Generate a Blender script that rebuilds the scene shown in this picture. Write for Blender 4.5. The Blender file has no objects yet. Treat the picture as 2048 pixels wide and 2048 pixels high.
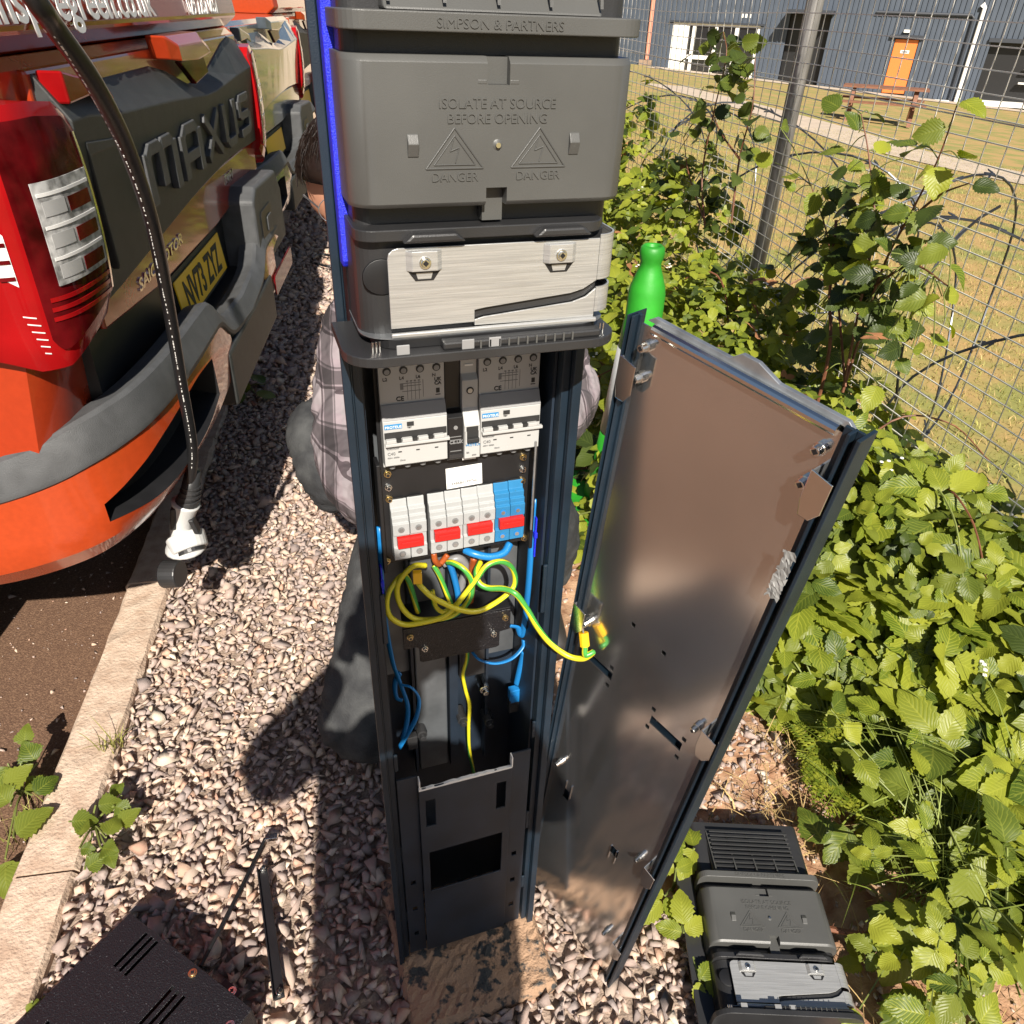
import bpy, bmesh, math, random
import numpy as np
from mathutils import Vector, Matrix, Euler
random.seed(7); rng = np.random.default_rng(7)
SC = bpy.context.scene; COL = SC.collection; RAD = math.radians

# ------------------------------------------------------------------ camera
RC = np.array([[0.98580, -0.06430, 0.15500], [-0.16460, -0.55440, 0.81580], [0.03404, -0.82975, -0.55711]])
u_, s_, vt_ = np.linalg.svd(RC); RC = u_ @ vt_            # columns: right, down, forward in world axes
CAM = np.array([0.0, 0.0, 1.447]); FPX = 1506.0           # eye height in metres, focal length for a 2048 px frame
cd = bpy.data.cameras.new('camera'); cd.sensor_width = 36; cd.lens = FPX / 2048 * 36
cd.clip_start = 0.02; cd.clip_end = 2000
co = bpy.data.objects.new('camera', cd); COL.objects.link(co)
co.matrix_world = Matrix(((RC[0, 0], -RC[0, 1], -RC[0, 2], CAM[0]), (RC[1, 0], -RC[1, 1], -RC[1, 2], CAM[1]),
                          (RC[2, 0], -RC[2, 1], -RC[2, 2], CAM[2]), (0, 0, 0, 1)))
SC.camera = co
# ------------------------------------------------------------------ sky and sun
SUN = Vector((0.05, 1.17, -1.0)).normalized()             # the way the light travels
elev = math.asin(-SUN.z); azim = math.atan2(-SUN.x, -SUN.y)
W = bpy.data.worlds.new('World'); SC.world = W; W.use_nodes = True
nt = W.node_tree; sk = nt.nodes.new('ShaderNodeTexSky'); sk.sky_type = 'NISHITA'; sk.sun_disc = False
sk.sun_elevation = elev; sk.sun_rotation = azim
bg = nt.nodes['Background']; bg.inputs['Strength'].default_value = 0.046
nt.links.new(sk.outputs[0], bg.inputs['Color'])
sd = bpy.data.lights.new('sun', 'SUN'); sd.energy = 5.0; sd.angle = RAD(0.5); sd.color = (1.0, 0.93, 0.83)
so = bpy.data.objects.new('sun', sd); COL.objects.link(so); so.location = (0, -4, 8)
so.rotation_euler = SUN.to_track_quat('-Z', 'Y').to_euler()
SC.view_settings.view_transform = 'Standard'; SC.view_settings.look = 'None'
SC.view_settings.exposure = 0.86; SC.view_settings.gamma = 1.0; SC.view_settings.use_curve_mapping = False
SC.cycles.max_bounces = 8; SC.cycles.transparent_max_bounces = 8

# ------------------------------------------------------------------ measuring: a sight line met with a known plane
def ray(u, v): return RC @ np.array([(u - 1024) / FPX, (v - 1024) / FPX, 1.0])
def on_z(u, v, z=0.0): d = ray(u, v); return CAM + (z - CAM[2]) / d[2] * d
def on_x(u, v, x): d = ray(u, v); return CAM + (x - CAM[0]) / d[0] * d
def on_y(u, v, y): d = ray(u, v); return CAM + (y - CAM[1]) / d[1] * d

# ------------------------------------------------------------------ materials
MATS = {}
def mat(name, col, rough=0.6, metal=0.0, var=0.0, scale=20.0, bump=0.0, bscale=60.0, col2=None, spec=0.5, coat=0.0,
        stretch=None, rvar=0.0, detail=4.0, island=0.0, trans=0.0, lo=0.35, hi=0.65):
    m = bpy.data.materials.new(name); m.use_nodes = True; n = m.node_tree.nodes; l = m.node_tree.links
    b = n['Principled BSDF']; b.inputs['Roughness'].default_value = rough; b.inputs['Metallic'].default_value = metal
    b.inputs['Specular IOR Level'].default_value = spec
    if coat: b.inputs['Coat Weight'].default_value = coat; b.inputs['Coat Roughness'].default_value = 0.06; b.inputs['Coat IOR'].default_value = 1.28
    b.inputs['Base Color'].default_value = (*col, 1)
    tc = n.new('ShaderNodeTexCoord'); mp = n.new('ShaderNodeMapping'); l.new(tc.outputs['Object'], mp.inputs['Vector'])
    if stretch: mp.inputs['Scale'].default_value = stretch
    last = None
    if var or col2:
        t = n.new('ShaderNodeTexNoise'); t.inputs['Scale'].default_value = scale; t.inputs['Detail'].default_value = detail
        l.new(mp.outputs[0], t.inputs['Vector'])
        r = n.new('ShaderNodeValToRGB'); l.new(t.outputs['Fac'], r.inputs['Fac'])
        r.color_ramp.elements[0].position = lo; r.color_ramp.elements[1].position = hi
        c2 = col2 or tuple(min(1, c * (1 + var)) for c in col); c1 = col if col2 else tuple(c * (1 - var) for c in col)
        r.color_ramp.elements[0].color = (*c1, 1); r.color_ramp.elements[1].color = (*c2, 1)
        last = r.outputs['Color']; l.new(last, b.inputs['Base Color'])
    if island:
        g = n.new('ShaderNodeNewGeometry'); h = n.new('ShaderNodeHueSaturation')
        rr = n.new('ShaderNodeMapRange'); rr.inputs['To Min'].default_value = 1 - island; rr.inputs['To Max'].default_value = 1 + island
        l.new(g.outputs['Random Per Island'], rr.inputs['Value']); l.new(rr.outputs[0], h.inputs['Value'])
        if last: l.new(last, h.inputs['Color'])
        else: h.inputs['Color'].default_value = (*col, 1)
        l.new(h.outputs[0], b.inputs['Base Color'])
    if rvar:
        t2 = n.new('ShaderNodeTexNoise'); t2.inputs['Scale'].default_value = scale * 0.6; l.new(mp.outputs[0], t2.inputs['Vector'])
        r2 = n.new('ShaderNodeMapRange'); r2.inputs['To Min'].default_value = max(0.02, rough - rvar); r2.inputs['To Max'].default_value = rough + rvar
        l.new(t2.outputs['Fac'], r2.inputs['Value']); l.new(r2.outputs[0], b.inputs['Roughness'])
    if bump:
        t3 = n.new('ShaderNodeTexNoise'); t3.inputs['Scale'].default_value = bscale; t3.inputs['Detail'].default_value = 5
        l.new(mp.outputs[0], t3.inputs['Vector'])
        bp = n.new('ShaderNodeBump'); bp.inputs['Strength'].default_value = bump; bp.inputs['Distance'].default_value = 0.004
        l.new(t3.outputs['Fac'], bp.inputs['Height']); l.new(bp.outputs[0], b.inputs['Normal'])
    if trans: b.inputs['Transmission Weight'].default_value = trans
    MATS[name] = m; return m

mat('navy', (0.007, 0.016, 0.027), 0.45, var=0.25, scale=14, bump=0.12, bscale=900, rvar=0.1)
mat('navy_inner', (0.010, 0.017, 0.028), 0.5, var=0.3, scale=12, bump=0.1, bscale=700)
mat('galv', (0.42, 0.44, 0.46), 0.42, 0.85, var=0.25, scale=30, bump=0.05)
mat('grey_plastic', (0.074, 0.074, 0.070), 0.42, var=0.10, scale=9, bump=0.10, bscale=1400, rvar=0.06, detail=7)
mat('dark_plastic', (0.024, 0.024, 0.025), 0.38, var=0.2, scale=10, bump=0.08, bscale=900)
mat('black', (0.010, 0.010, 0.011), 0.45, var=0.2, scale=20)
mat('black_speckle', (0.008, 0.008, 0.010), 0.32, col2=(0.13, 0.13, 0.14), scale=420, bump=0.5, bscale=420, lo=0.66, hi=0.76)
mat('blue_trim', (0.012, 0.022, 0.62), 0.45, var=0.25, scale=500, bump=0.5, bscale=900)
mat('brushed', (0.46, 0.46, 0.45), 0.30, 0.55, var=0.14, scale=16, bump=0.10, bscale=60, stretch=(1, 1, 55), rvar=0.10)
mat('sheet', (0.68, 0.67, 0.66), 0.14, 0.96, var=0.10, scale=4, bump=0.008, bscale=7, rvar=0.10, detail=9)
mat('zinc', (0.13, 0.14, 0.15), 0.45, 0.5, var=0.3, scale=14, bump=0.05)
mat('chrome', (0.80, 0.79, 0.75), 0.16, 1.0)
mat('brass', (0.70, 0.55, 0.28), 0.28, 1.0)
mat('breaker', (0.40, 0.40, 0.39), 0.42, var=0.04, scale=8)
mat('breaker_dark', (0.24, 0.24, 0.24), 0.45, var=0.05)
mat('term_grey', (0.33, 0.34, 0.34), 0.45, var=0.06, scale=30)
mat('term_blue', (0.02, 0.16, 0.34), 0.38, var=0.10, scale=30)
mat('red_plastic', (0.46, 0.014, 0.012), 0.35)
mat('label_white', (0.78, 0.77, 0.74), 0.45)
mat('ink', (0.02, 0.02, 0.02), 0.6); mat('ink_blue', (0.03, 0.20, 0.42), 0.5); mat('ink_grey', (0.16, 0.16, 0.16), 0.6)
mat('white_paint', (0.78, 0.76, 0.72), 0.4, var=0.04)
mat('wire_blue', (0.012, 0.17, 0.45), 0.35); mat('wire_brown', (0.32, 0.07, 0.015), 0.4); mat('wire_grey', (0.2, 0.2, 0.2), 0.4)
mat('crimp_yellow', (0.75, 0.42, 0.01), 0.35)
mat('red_paint', (0.33, 0.033, 0.008), 0.24, var=0.04, scale=90, coat=1.0)
mat('orange_paint', (0.36, 0.044, 0.009), 0.27, var=0.05, scale=90, coat=1.0)
mat('grey_paint', (0.16, 0.19, 0.22), 0.25, metal=0.5, var=0.08, coat=1.0)
mat('trim_dark', (0.026, 0.028, 0.027), 0.55, var=0.18, scale=25, bump=0.3, bscale=700)
mat('trim_grey', (0.062, 0.064, 0.066), 0.55, var=0.15, scale=25, bump=0.3, bscale=600)
mat('tyre', (0.012, 0.012, 0.012), 0.8, bump=0.4, bscale=100)
mat('plate_yellow', (0.95, 0.54, 0.015), 0.35)
mat('lens_red', (0.30, 0.004, 0.006), 0.15, var=0.3, scale=7, coat=0.12, spec=0.05)
mat('lens_dark', (0.075, 0.003, 0.004), 0.12, var=0.7, scale=11, spec=0.05, coat=0.12)
mat('lens_bright', (0.27, 0.005, 0.006), 0.12, coat=0.5, var=0.25, scale=6, spec=0.08)
mat('tape', (0.27, 0.27, 0.26), 0.5, var=0.3, scale=60)
mat('lens_clear', (0.34, 0.34, 0.33), 0.14, var=0.55, scale=45, spec=0.12)
mat('glass_dark', (0.012, 0.014, 0.016), 0.05, spec=0.8)
mat('cable_black', (0.012, 0.012, 0.013), 0.35, bump=0.1, bscale=200)
mat('gun_white', (0.50, 0.50, 0.49), 0.35)
mat('kerb', (0.40, 0.285, 0.205), 0.9, col2=(0.54, 0.42, 0.32), scale=24, bump=1.0, bscale=130, detail=9, island=0.05)
mat('concrete', (0.34, 0.215, 0.135), 0.95, col2=(0.045, 0.047, 0.046), scale=44, bump=1.0, bscale=260, detail=12, lo=0.53, hi=0.60)
mat('asphalt', (0.110, 0.057, 0.032), 0.9, col2=(0.24, 0.14, 0.082), scale=240, bump=0.9, bscale=300, detail=3, lo=0.45, hi=0.75)
mat('soil', (0.25, 0.125, 0.066), 0.95, col2=(0.46, 0.29, 0.175), scale=30, bump=1.0, bscale=120, detail=9)
mat('gravel_base', (0.30, 0.225, 0.175), 0.95, var=0.3, scale=60, bump=1.0, bscale=200)
mat('lawn', (0.36, 0.235, 0.085), 0.95, col2=(0.22, 0.215, 0.055), scale=2.2, bump=1.0, bscale=40, detail=10, lo=0.42, hi=0.60)
mat('grass_green', (0.16, 0.20, 0.03), 0.6, island=0.35)
mat('blade', (0.25, 0.24, 0.055), 0.7, island=0.35)
mat('straw', (0.42, 0.29, 0.12), 0.8, island=0.3)
mat('path', (0.46, 0.37, 0.28), 0.9, var=0.1, scale=4)
mat('cane', (0.15, 0.055, 0.025), 0.6, var=0.3, scale=30); mat('cane_green', (0.16, 0.19, 0.045), 0.6, var=0.2)
mat('flower', (0.75, 0.73, 0.68), 0.6); mat('dead_leaf', (0.30, 0.13, 0.05), 0.8, island=0.3)
mat('wire_fence', (0.74, 0.71, 0.64), 0.4, 0.1, var=0.1)
mat('post_steel', (0.22, 0.21, 0.20), 0.45, 0.6, var=0.5, scale=26, stretch=(1, 1, 0.12), detail=8)
mat('razor', (0.055, 0.06, 0.07), 0.35, 0.7, var=0.3)
mat('clad', (0.066, 0.082, 0.108), 0.5, var=0.06, scale=2)
mat('clad_dark', (0.03, 0.035, 0.045), 0.6)
mat('door_orange', (0.70, 0.19, 0.040), 0.5, var=0.05); mat('frame_white', (0.80, 0.78, 0.72), 0.45)
mat('pipe_pink', (0.70, 0.30, 0.20), 0.5); mat('stonework', (0.40, 0.28, 0.19), 0.9, col2=(0.22, 0.15, 0.11), scale=3, bump=0.5, bscale=8)
mat('wood', (0.20, 0.085, 0.045), 0.7, var=0.3, scale=10, stretch=(1, 8, 8))
mat('cone_green', (0.022, 0.26, 0.018), 0.5, var=0.22, scale=7, bump=0.2, bscale=60); mat('sleeve_white', (0.45, 0.46, 0.46), 0.4, var=0.1, scale=80)
mat('skin', (0.55, 0.27, 0.17), 0.5, var=0.10, scale=14); mat('hair', (0.012, 0.0065, 0.0045), 0.4, island=0.3)
mat('jeans', (0.020, 0.021, 0.023), 0.85, col2=(0.062, 0.064, 0.064), scale=17, bump=0.5, bscale=260, detail=9, lo=0.40, hi=0.72)
mat('jeans_dark', (0.016, 0.016, 0.018), 0.85, col2=(0.035, 0.035, 0.036), scale=20, bump=0.5, bscale=300)
mat('boot', (0.025, 0.022, 0.02), 0.6, bump=0.2); mat('jacket', (0.02, 0.024, 0.03), 0.8, bump=0.3)
mat('glass_rim', (0.35, 0.35, 0.36), 0.25, 0.8); mat('render_wall', (0.55, 0.46, 0.36), 0.9, var=0.08, scale=3, bump=0.3, bscale=30)

def stone_mat():
    m = bpy.data.materials.new('stones'); m.use_nodes = True; n = m.node_tree.nodes; l = m.node_tree.links; b = n['Principled BSDF']
    b.inputs['Roughness'].default_value = 0.85
    g = n.new('ShaderNodeNewGeometry'); r = n.new('ShaderNodeValToRGB')
    cols = [(0.0, (0.22, 0.175, 0.16)), (0.16, (0.41, 0.305, 0.255)), (0.34, (0.30, 0.245, 0.225)), (0.50, (0.50, 0.37, 0.29)), (0.64, (0.35, 0.28, 0.25)), (0.80, (0.56, 0.43, 0.32)), (0.91, (0.47, 0.28, 0.20)), (0.97, (0.62, 0.52, 0.41))]
    cr = r.color_ramp; cr.interpolation = 'LINEAR'
    cr.elements[0].position = 0; cr.elements[0].color = (*cols[0][1], 1); cr.elements[1].position = cols[-1][0]; cr.elements[1].color = (*cols[-1][1], 1)
    for p, c in cols[1:-1]: e = cr.elements.new(p); e.color = (*c, 1)
    oi = n.new('ShaderNodeObjectInfo'); ad = n.new('ShaderNodeMath'); ad.operation = 'ADD'; fr = n.new('ShaderNodeMath'); fr.operation = 'FRACT'
    l.new(g.outputs['Random Per Island'], ad.inputs[0]); l.new(oi.outputs['Random'], ad.inputs[1]); l.new(ad.outputs[0], fr.inputs[0]); l.new(fr.outputs[0], r.inputs['Fac'])
    tc = n.new('ShaderNodeTexCoord'); t = n.new('ShaderNodeTexNoise'); t.inputs['Scale'].default_value = 120; t.inputs['Detail'].default_value = 6
    l.new(tc.outputs['Object'], t.inputs['Vector'])
    mr = n.new('ShaderNodeMapRange'); mr.inputs['To Min'].default_value = 0.6; mr.inputs['To Max'].default_value = 1.4; l.new(t.outputs['Fac'], mr.inputs['Value'])
    h = n.new('ShaderNodeHueSaturation'); l.new(r.outputs[0], h.inputs['Color']); l.new(mr.outputs[0], h.inputs['Value']); l.new(h.outputs[0], b.inputs['Base Color'])
    bp = n.new('ShaderNodeBump'); bp.inputs['Strength'].default_value = 0.5; bp.inputs['Distance'].default_value = 0.003; l.new(t.outputs['Fac'], bp.inputs['Height']); l.new(bp.outputs[0], b.inputs['Normal'])
    MATS['stones'] = m
stone_mat()

def leaf_mat(name, c1, c2, trans=0.35):
    m = bpy.data.materials.new(name); m.use_nodes = True; n = m.node_tree.nodes; l = m.node_tree.links; b = n['Principled BSDF']
    b.inputs['Roughness'].default_value = 0.42; b.inputs['Specular IOR Level'].default_value = 0.35
    g = n.new('ShaderNodeNewGeometry'); oi = n.new('ShaderNodeObjectInfo')
    ad = n.new('ShaderNodeMath'); ad.operation = 'ADD'; fr = n.new('ShaderNodeMath'); fr.operation = 'FRACT'
    l.new(g.outputs['Random Per Island'], ad.inputs[0]); l.new(oi.outputs['Random'], ad.inputs[1]); l.new(ad.outputs[0], fr.inputs[0])
    mx = n.new('ShaderNodeMix'); mx.data_type = 'RGBA'; mx.inputs[6].default_value = (*c1, 1); mx.inputs[7].default_value = (*c2, 1); l.new(fr.outputs[0], mx.inputs[0])
    uv = n.new('ShaderNodeUVMap'); sp = n.new('ShaderNodeSeparateXYZ'); l.new(uv.outputs[0], sp.inputs[0])
    sb = n.new('ShaderNodeMath'); sb.operation = 'SUBTRACT'; sb.inputs[1].default_value = 0.5; l.new(sp.outputs[0], sb.inputs[0])
    ab = n.new('ShaderNodeMath'); ab.operation = 'ABSOLUTE'; l.new(sb.outputs[0], ab.inputs[0])
    m1 = n.new('ShaderNodeMath'); m1.operation = 'MULTIPLY_ADD'; m1.inputs[1].default_value = -0.75; l.new(ab.outputs[0], m1.inputs[0]); l.new(sp.outputs[1], m1.inputs[2])
    m2 = n.new('ShaderNodeMath'); m2.operation = 'MULTIPLY'; m2.inputs[1].default_value = 9.0; l.new(m1.outputs[0], m2.inputs[0])
    f2 = n.new('ShaderNodeMath'); f2.operation = 'PINGPONG'; f2.inputs[1].default_value = 0.5; l.new(m2.outputs[0], f2.inputs[0])
    vein = n.new('ShaderNodeMapRange'); vein.inputs['From Max'].default_value = 0.16; l.new(f2.outputs[0], vein.inputs['Value'])
    mid = n.new('ShaderNodeMapRange'); mid.inputs['From Max'].default_value = 0.035; l.new(ab.outputs[0], mid.inputs['Value'])
    mn = n.new('ShaderNodeMath'); mn.operation = 'MINIMUM'; l.new(vein.outputs[0], mn.inputs[0]); l.new(mid.outputs[0], mn.inputs[1])
    mc = n.new('ShaderNodeMix'); mc.data_type = 'RGBA'; l.new(mn.outputs[0], mc.inputs[0])
    mc.inputs[6].default_value = tuple(min(1, c * 1.05 + 0.004) for c in c2) + (1,); l.new(mx.outputs[2], mc.inputs[7])
    l.new(mc.outputs[2], b.inputs['Base Color'])
    bp = n.new('ShaderNodeBump'); bp.inputs['Strength'].default_value = 0.4; bp.inputs['Distance'].default_value = 0.002; l.new(f2.outputs[0], bp.inputs['Height']); l.new(bp.outputs[0], b.inputs['Normal'])
    tr = n.new('ShaderNodeBsdfTranslucent'); hs = n.new('ShaderNodeHueSaturation'); hs.inputs['Value'].default_value = 1.3; hs.inputs['Saturation'].default_value = 1.1
    l.new(mc.outputs[2], hs.inputs['Color']); l.new(hs.outputs[0], tr.inputs['Color'])
    ms = n.new('ShaderNodeMixShader'); ms.inputs[0].default_value = trans; l.new(b.outputs[0], ms.inputs[1]); l.new(tr.outputs[0], ms.inputs[2])
    l.new(ms.outputs[0], n['Material Output'].inputs['Surface']); MATS[name] = m
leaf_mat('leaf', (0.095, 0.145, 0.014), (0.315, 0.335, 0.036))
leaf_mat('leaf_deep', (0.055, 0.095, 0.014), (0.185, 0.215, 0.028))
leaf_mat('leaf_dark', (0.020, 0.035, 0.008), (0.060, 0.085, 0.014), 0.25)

def stripe_mat(name, base, stripe, axis, freq, duty=0.5, rough=0.5):
    m = bpy.data.materials.new(name); m.use_nodes = True; n = m.node_tree.nodes; l = m.node_tree.links; b = n['Principled BSDF']; b.inputs['Roughness'].default_value = rough
    uv = n.new('ShaderNodeUVMap'); sp = n.new('ShaderNodeSeparateXYZ'); l.new(uv.outputs[0], sp.inputs[0])
    mu = n.new('ShaderNodeMath'); mu.operation = 'MULTIPLY_ADD'; mu.inputs[1].default_value = freq; l.new(sp.outputs[axis], mu.inputs[0]); l.new(sp.outputs[1 - axis], mu.inputs[2])
    fr = n.new('ShaderNodeMath'); fr.operation = 'FRACT'; l.new(mu.outputs[0], fr.inputs[0])
    gt = n.new('ShaderNodeMath'); gt.operation = 'GREATER_THAN'; gt.inputs[1].default_value = 1 - duty; l.new(fr.outputs[0], gt.inputs[0])
    mx = n.new('ShaderNodeMix'); mx.data_type = 'RGBA'; mx.inputs[6].default_value = (*base, 1); mx.inputs[7].default_value = (*stripe, 1); l.new(gt.outputs[0], mx.inputs[0]); l.new(mx.outputs[2], b.inputs['Base Color'])
    MATS[name] = m
stripe_mat('wire_earth', (0.60, 0.53, 0.02), (0.05, 0.27, 0.045), 0, 1.0, 0.30, 0.35)

def plaid_mat():
    m = bpy.data.materials.new('plaid'); m.use_nodes = True; n = m.node_tree.nodes; l = m.node_tree.links; b = n['Principled BSDF']; b.inputs['Roughness'].default_value = 0.9
    tc = n.new('ShaderNodeTexCoord'); nz = n.new('ShaderNodeTexNoise'); nz.inputs['Scale'].default_value = 7; l.new(tc.outputs['Object'], nz.inputs['Vector'])
    va = n.new('ShaderNodeVectorMath'); va.operation = 'MULTIPLY_ADD'; va.inputs[1].default_value = (0.02,) * 3; l.new(nz.outputs['Color'], va.inputs[0]); l.new(tc.outputs['Object'], va.inputs[2])
    sp = n.new('ShaderNodeSeparateXYZ'); l.new(va.outputs[0], sp.inputs[0])
    ax = n.new('ShaderNodeMath'); ax.operation = 'ADD'; l.new(sp.outputs[0], ax.inputs[0]); ax.inputs[1].default_value = 0.0
    outs = []
    for src, per in ((ax.outputs[0], 0.060), (sp.outputs[2], 0.070)):
        mu = n.new('ShaderNodeMath'); mu.operation = 'MULTIPLY'; mu.inputs[1].default_value = 1 / per; l.new(src, mu.inputs[0])
        fr = n.new('ShaderNodeMath'); fr.operation = 'FRACT'; l.new(mu.outputs[0], fr.inputs[0])
        r = n.new('ShaderNodeValToRGB'); r.color_ramp.interpolation = 'CONSTANT'; l.new(fr.outputs[0], r.inputs[0])
        r.color_ramp.elements[0].color = (1, 1, 1, 1); r.color_ramp.elements[1].position = 0.36; r.color_ramp.elements[1].color = (0.28, 0.25, 0.26, 1)
        for p, v in ((0.42, 0.85), (0.46, 0.34), (0.74, 0.8), (0.78, 0.42), (0.82, 1.0)): e = r.color_ramp.elements.new(p); e.color = (v, v * 0.96, v * 0.98, 1)
        outs.append(r.outputs[0])
    mx = n.new('ShaderNodeMix'); mx.data_type = 'RGBA'; mx.blend_type = 'MULTIPLY'; mx.inputs[0].default_value = 1; l.new(outs[0], mx.inputs[6]); l.new(outs[1], mx.inputs[7])
    m2 = n.new('ShaderNodeMix'); m2.data_type = 'RGBA'; m2.blend_type = 'MULTIPLY'; m2.inputs[0].default_value = 1; l.new(mx.outputs[2], m2.inputs[6]); m2.inputs[7].default_value = (0.235, 0.205, 0.213, 1)
    l.new(m2.outputs[2], b.inputs['Base Color'])
    n2 = n.new('ShaderNodeTexNoise'); n2.inputs['Scale'].default_value = 22; l.new(tc.outputs['Object'], n2.inputs['Vector'])
    bp = n.new('ShaderNodeBump'); bp.inputs['Strength'].default_value = 0.9; bp.inputs['Distance'].default_value = 0.02; l.new(n2.outputs['Fac'], bp.inputs['Height']); l.new(bp.outputs[0], b.inputs['Normal'])
    MATS['plaid'] = m
plaid_mat()

# ------------------------------------------------------------------ mesh building
class MB:
    def __init__(s): s.v = []; s.f = []; s.uv = {}
    def add(s, vs, fs):
        k = len(s.v); s.v += [tuple(map(float, p)) for p in vs]; s.f += [tuple(i + k for i in f) for f in fs]; return s
    def box(s, x0, x1, y0, y1, z0, z1):
        return s.add([(x0, y0, z0), (x1, y0, z0), (x1, y1, z0), (x0, y1, z0), (x0, y0, z1), (x1, y0, z1), (x1, y1, z1), (x0, y1, z1)],
                     [(0, 3, 2, 1), (4, 5, 6, 7), (0, 1, 5, 4), (1, 2, 6, 5), (2, 3, 7, 6), (3, 0, 4, 7)])
    def obox(s, c, ax, ay, az):                               # oriented box: centre and three half-vectors
        c, ax, ay, az = map(np.array, (c, ax, ay, az)); P = [c + a * ax + b * ay + d * az for d in (-1, 1) for a, b in ((-1, -1), (1, -1), (1, 1), (-1, 1))]
        return s.add(P, [(0, 3, 2, 1), (4, 5, 6, 7), (0, 1, 5, 4), (1, 2, 6, 5), (2, 3, 7, 6), (3, 0, 4, 7)])
    def prism(s, poly, axis, a, b):
        put = {'x': lambda p, t: (t, p[0], p[1]), 'y': lambda p, t: (p[0], t, p[1]), 'z': lambda p, t: (p[0], p[1], t)}[axis]
        n = len(poly); vs = [put(p, a) for p in poly] + [put(p, b) for p in poly]
        return s.add(vs, [tuple(range(n))[::-1], tuple(range(n, 2 * n))] + [(i, (i + 1) % n, (i + 1) % n + n, i + n) for i in range(n)])
    def loft(s, rings, close=True, cap=True):                 # list of equal-length rings of 3D points
        n = len(rings[0]); vs = [p for r in rings for p in r]; fs = []
        for k in range(len(rings) - 1):
            for i in range(n if close else n - 1):
                j = (i + 1) % n; fs.append((k * n + i, k * n + j, (k + 1) * n + j, (k + 1) * n + i))
        if cap and close: fs += [tuple(range(n))[::-1], tuple(range((len(rings) - 1) * n, len(rings) * n))]
        return s.add(vs, fs)
    def cyl(s, p0, p1, r0, n=12, r1=None, cap=True):
        p0, p1 = Vector(p0), Vector(p1); d = (p1 - p0).normalized(); a = d.orthogonal().normalized(); b = d.cross(a); r1 = r0 if r1 is None else r1
        ring = lambda p, r: [p + (a * math.cos(t) + b * math.sin(t)) * r for t in [2 * math.pi * i / n for i in range(n)]]
        return s.loft([ring(p0, r0), ring(p1, r1)], True, cap)
    def lathe(s, prof, c=(0, 0, 0), n=24):
        rings = [[(c[0] + r * math.cos(2 * math.pi * i / n), c[1] + r * math.sin(2 * math.pi * i / n), c[2] + z) for i in range(n)] for r, z in prof]
        return s.loft(rings)
    def tube(s, path, r, n=8, flat=None, uv=False):
        P = [Vector(p) for p in path]; m = len(P); rings = []; a = None; L = 0; lens = []
        for i in range(m):
            d = (P[min(i + 1, m - 1)] - P[max(i - 1, 0)]).normalized()
            a = d.orthogonal().normalized() if a is None else (a - d * a.dot(d)).normalized()
            b = d.cross(a); ri = r(i / (m - 1)) if callable(r) else r
            rings.append([P[i] + (a * math.cos(t) * (flat or 1) + b * math.sin(t)) * ri for t in [2 * math.pi * j / n for j in range(n)]])
            L += (P[i] - P[i - 1]).length if i else 0; lens.append(L)
        k = len(s.f); s.loft(rings)
        if uv:
            for q in range((m - 1) * n):
                i, j = divmod(q, n); s.uv[k + q] = [(j / n, lens[i] * 3), ((j + 1) / n, lens[i] * 3), ((j + 1) / n, lens[i + 1] * 3), (j / n, lens[i + 1] * 3)]
        return s
    def plate(s, xs, zs, holes, y0, y1):                      # flat plate with rectangular openings; xs, zs outer limits
        X = sorted({xs[0], xs[1], *[h[0] for h in holes], *[h[1] for h in holes]}); Z = sorted({zs[0], zs[1], *[h[2] for h in holes], *[h[3] for h in holes]})
        solid = lambda i, j: 0 <= i < len(X) - 1 and 0 <= j < len(Z) - 1 and not any(h[0] <= (X[i] + X[i + 1]) / 2 <= h[1] and h[2] <= (Z[j] + Z[j + 1]) / 2 <= h[3] for h in holes)
        V = {}; vs = []; fs = []
        def vt(i, j, k):
            if (i, j, k) not in V: V[i, j, k] = len(vs); vs.append((X[i], (y0, y1)[k], Z[j]))
            return V[i, j, k]
        for i in range(len(X) - 1):
            for j in range(len(Z) - 1):
                if not solid(i, j): continue
                fs.append((vt(i, j, 0), vt(i + 1, j, 0), vt(i + 1, j + 1, 0), vt(i, j + 1, 0))); fs.append((vt(i, j, 1), vt(i, j + 1, 1), vt(i + 1, j + 1, 1), vt(i + 1, j, 1)))
                if not solid(i - 1, j): fs.append((vt(i, j, 0), vt(i, j + 1, 0), vt(i, j + 1, 1), vt(i, j, 1)))
                if not solid(i + 1, j): fs.append((vt(i + 1, j, 0), vt(i + 1, j, 1), vt(i + 1, j + 1, 1), vt(i + 1, j + 1, 0)))
                if not solid(i, j - 1): fs.append((vt(i, j, 0), vt(i, j, 1), vt(i + 1, j, 1), vt(i + 1, j, 0)))
                if not solid(i, j + 1): fs.append((vt(i, j + 1, 0), vt(i + 1, j + 1, 0), vt(i + 1, j + 1, 1), vt(i, j + 1, 1)))
        return s.add(vs, fs)
    def mesh(s, name):
        me = bpy.data.meshes.new(name); me.from_pydata(s.v, [], s.f); me.validate(clean_customdata=False)
        if s.uv:
            ul = me.uv_layers.new(name='UVMap').data
            for pi, p in enumerate(me.polygons):
                if pi in s.uv:
                    for li, c in zip(p.loop_indices, s.uv[pi]): ul[li].uv = c
        bm = bmesh.new(); bm.from_mesh(me); bmesh.ops.recalc_face_normals(bm, faces=bm.faces); bm.to_mesh(me); bm.free()
        return me
    def build(s, name, m, parent=None, smooth=False, bevel=0.0, seg=2, ang=35):
        return link(name, s.mesh(name), m, parent, smooth, bevel, seg, ang)

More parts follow.
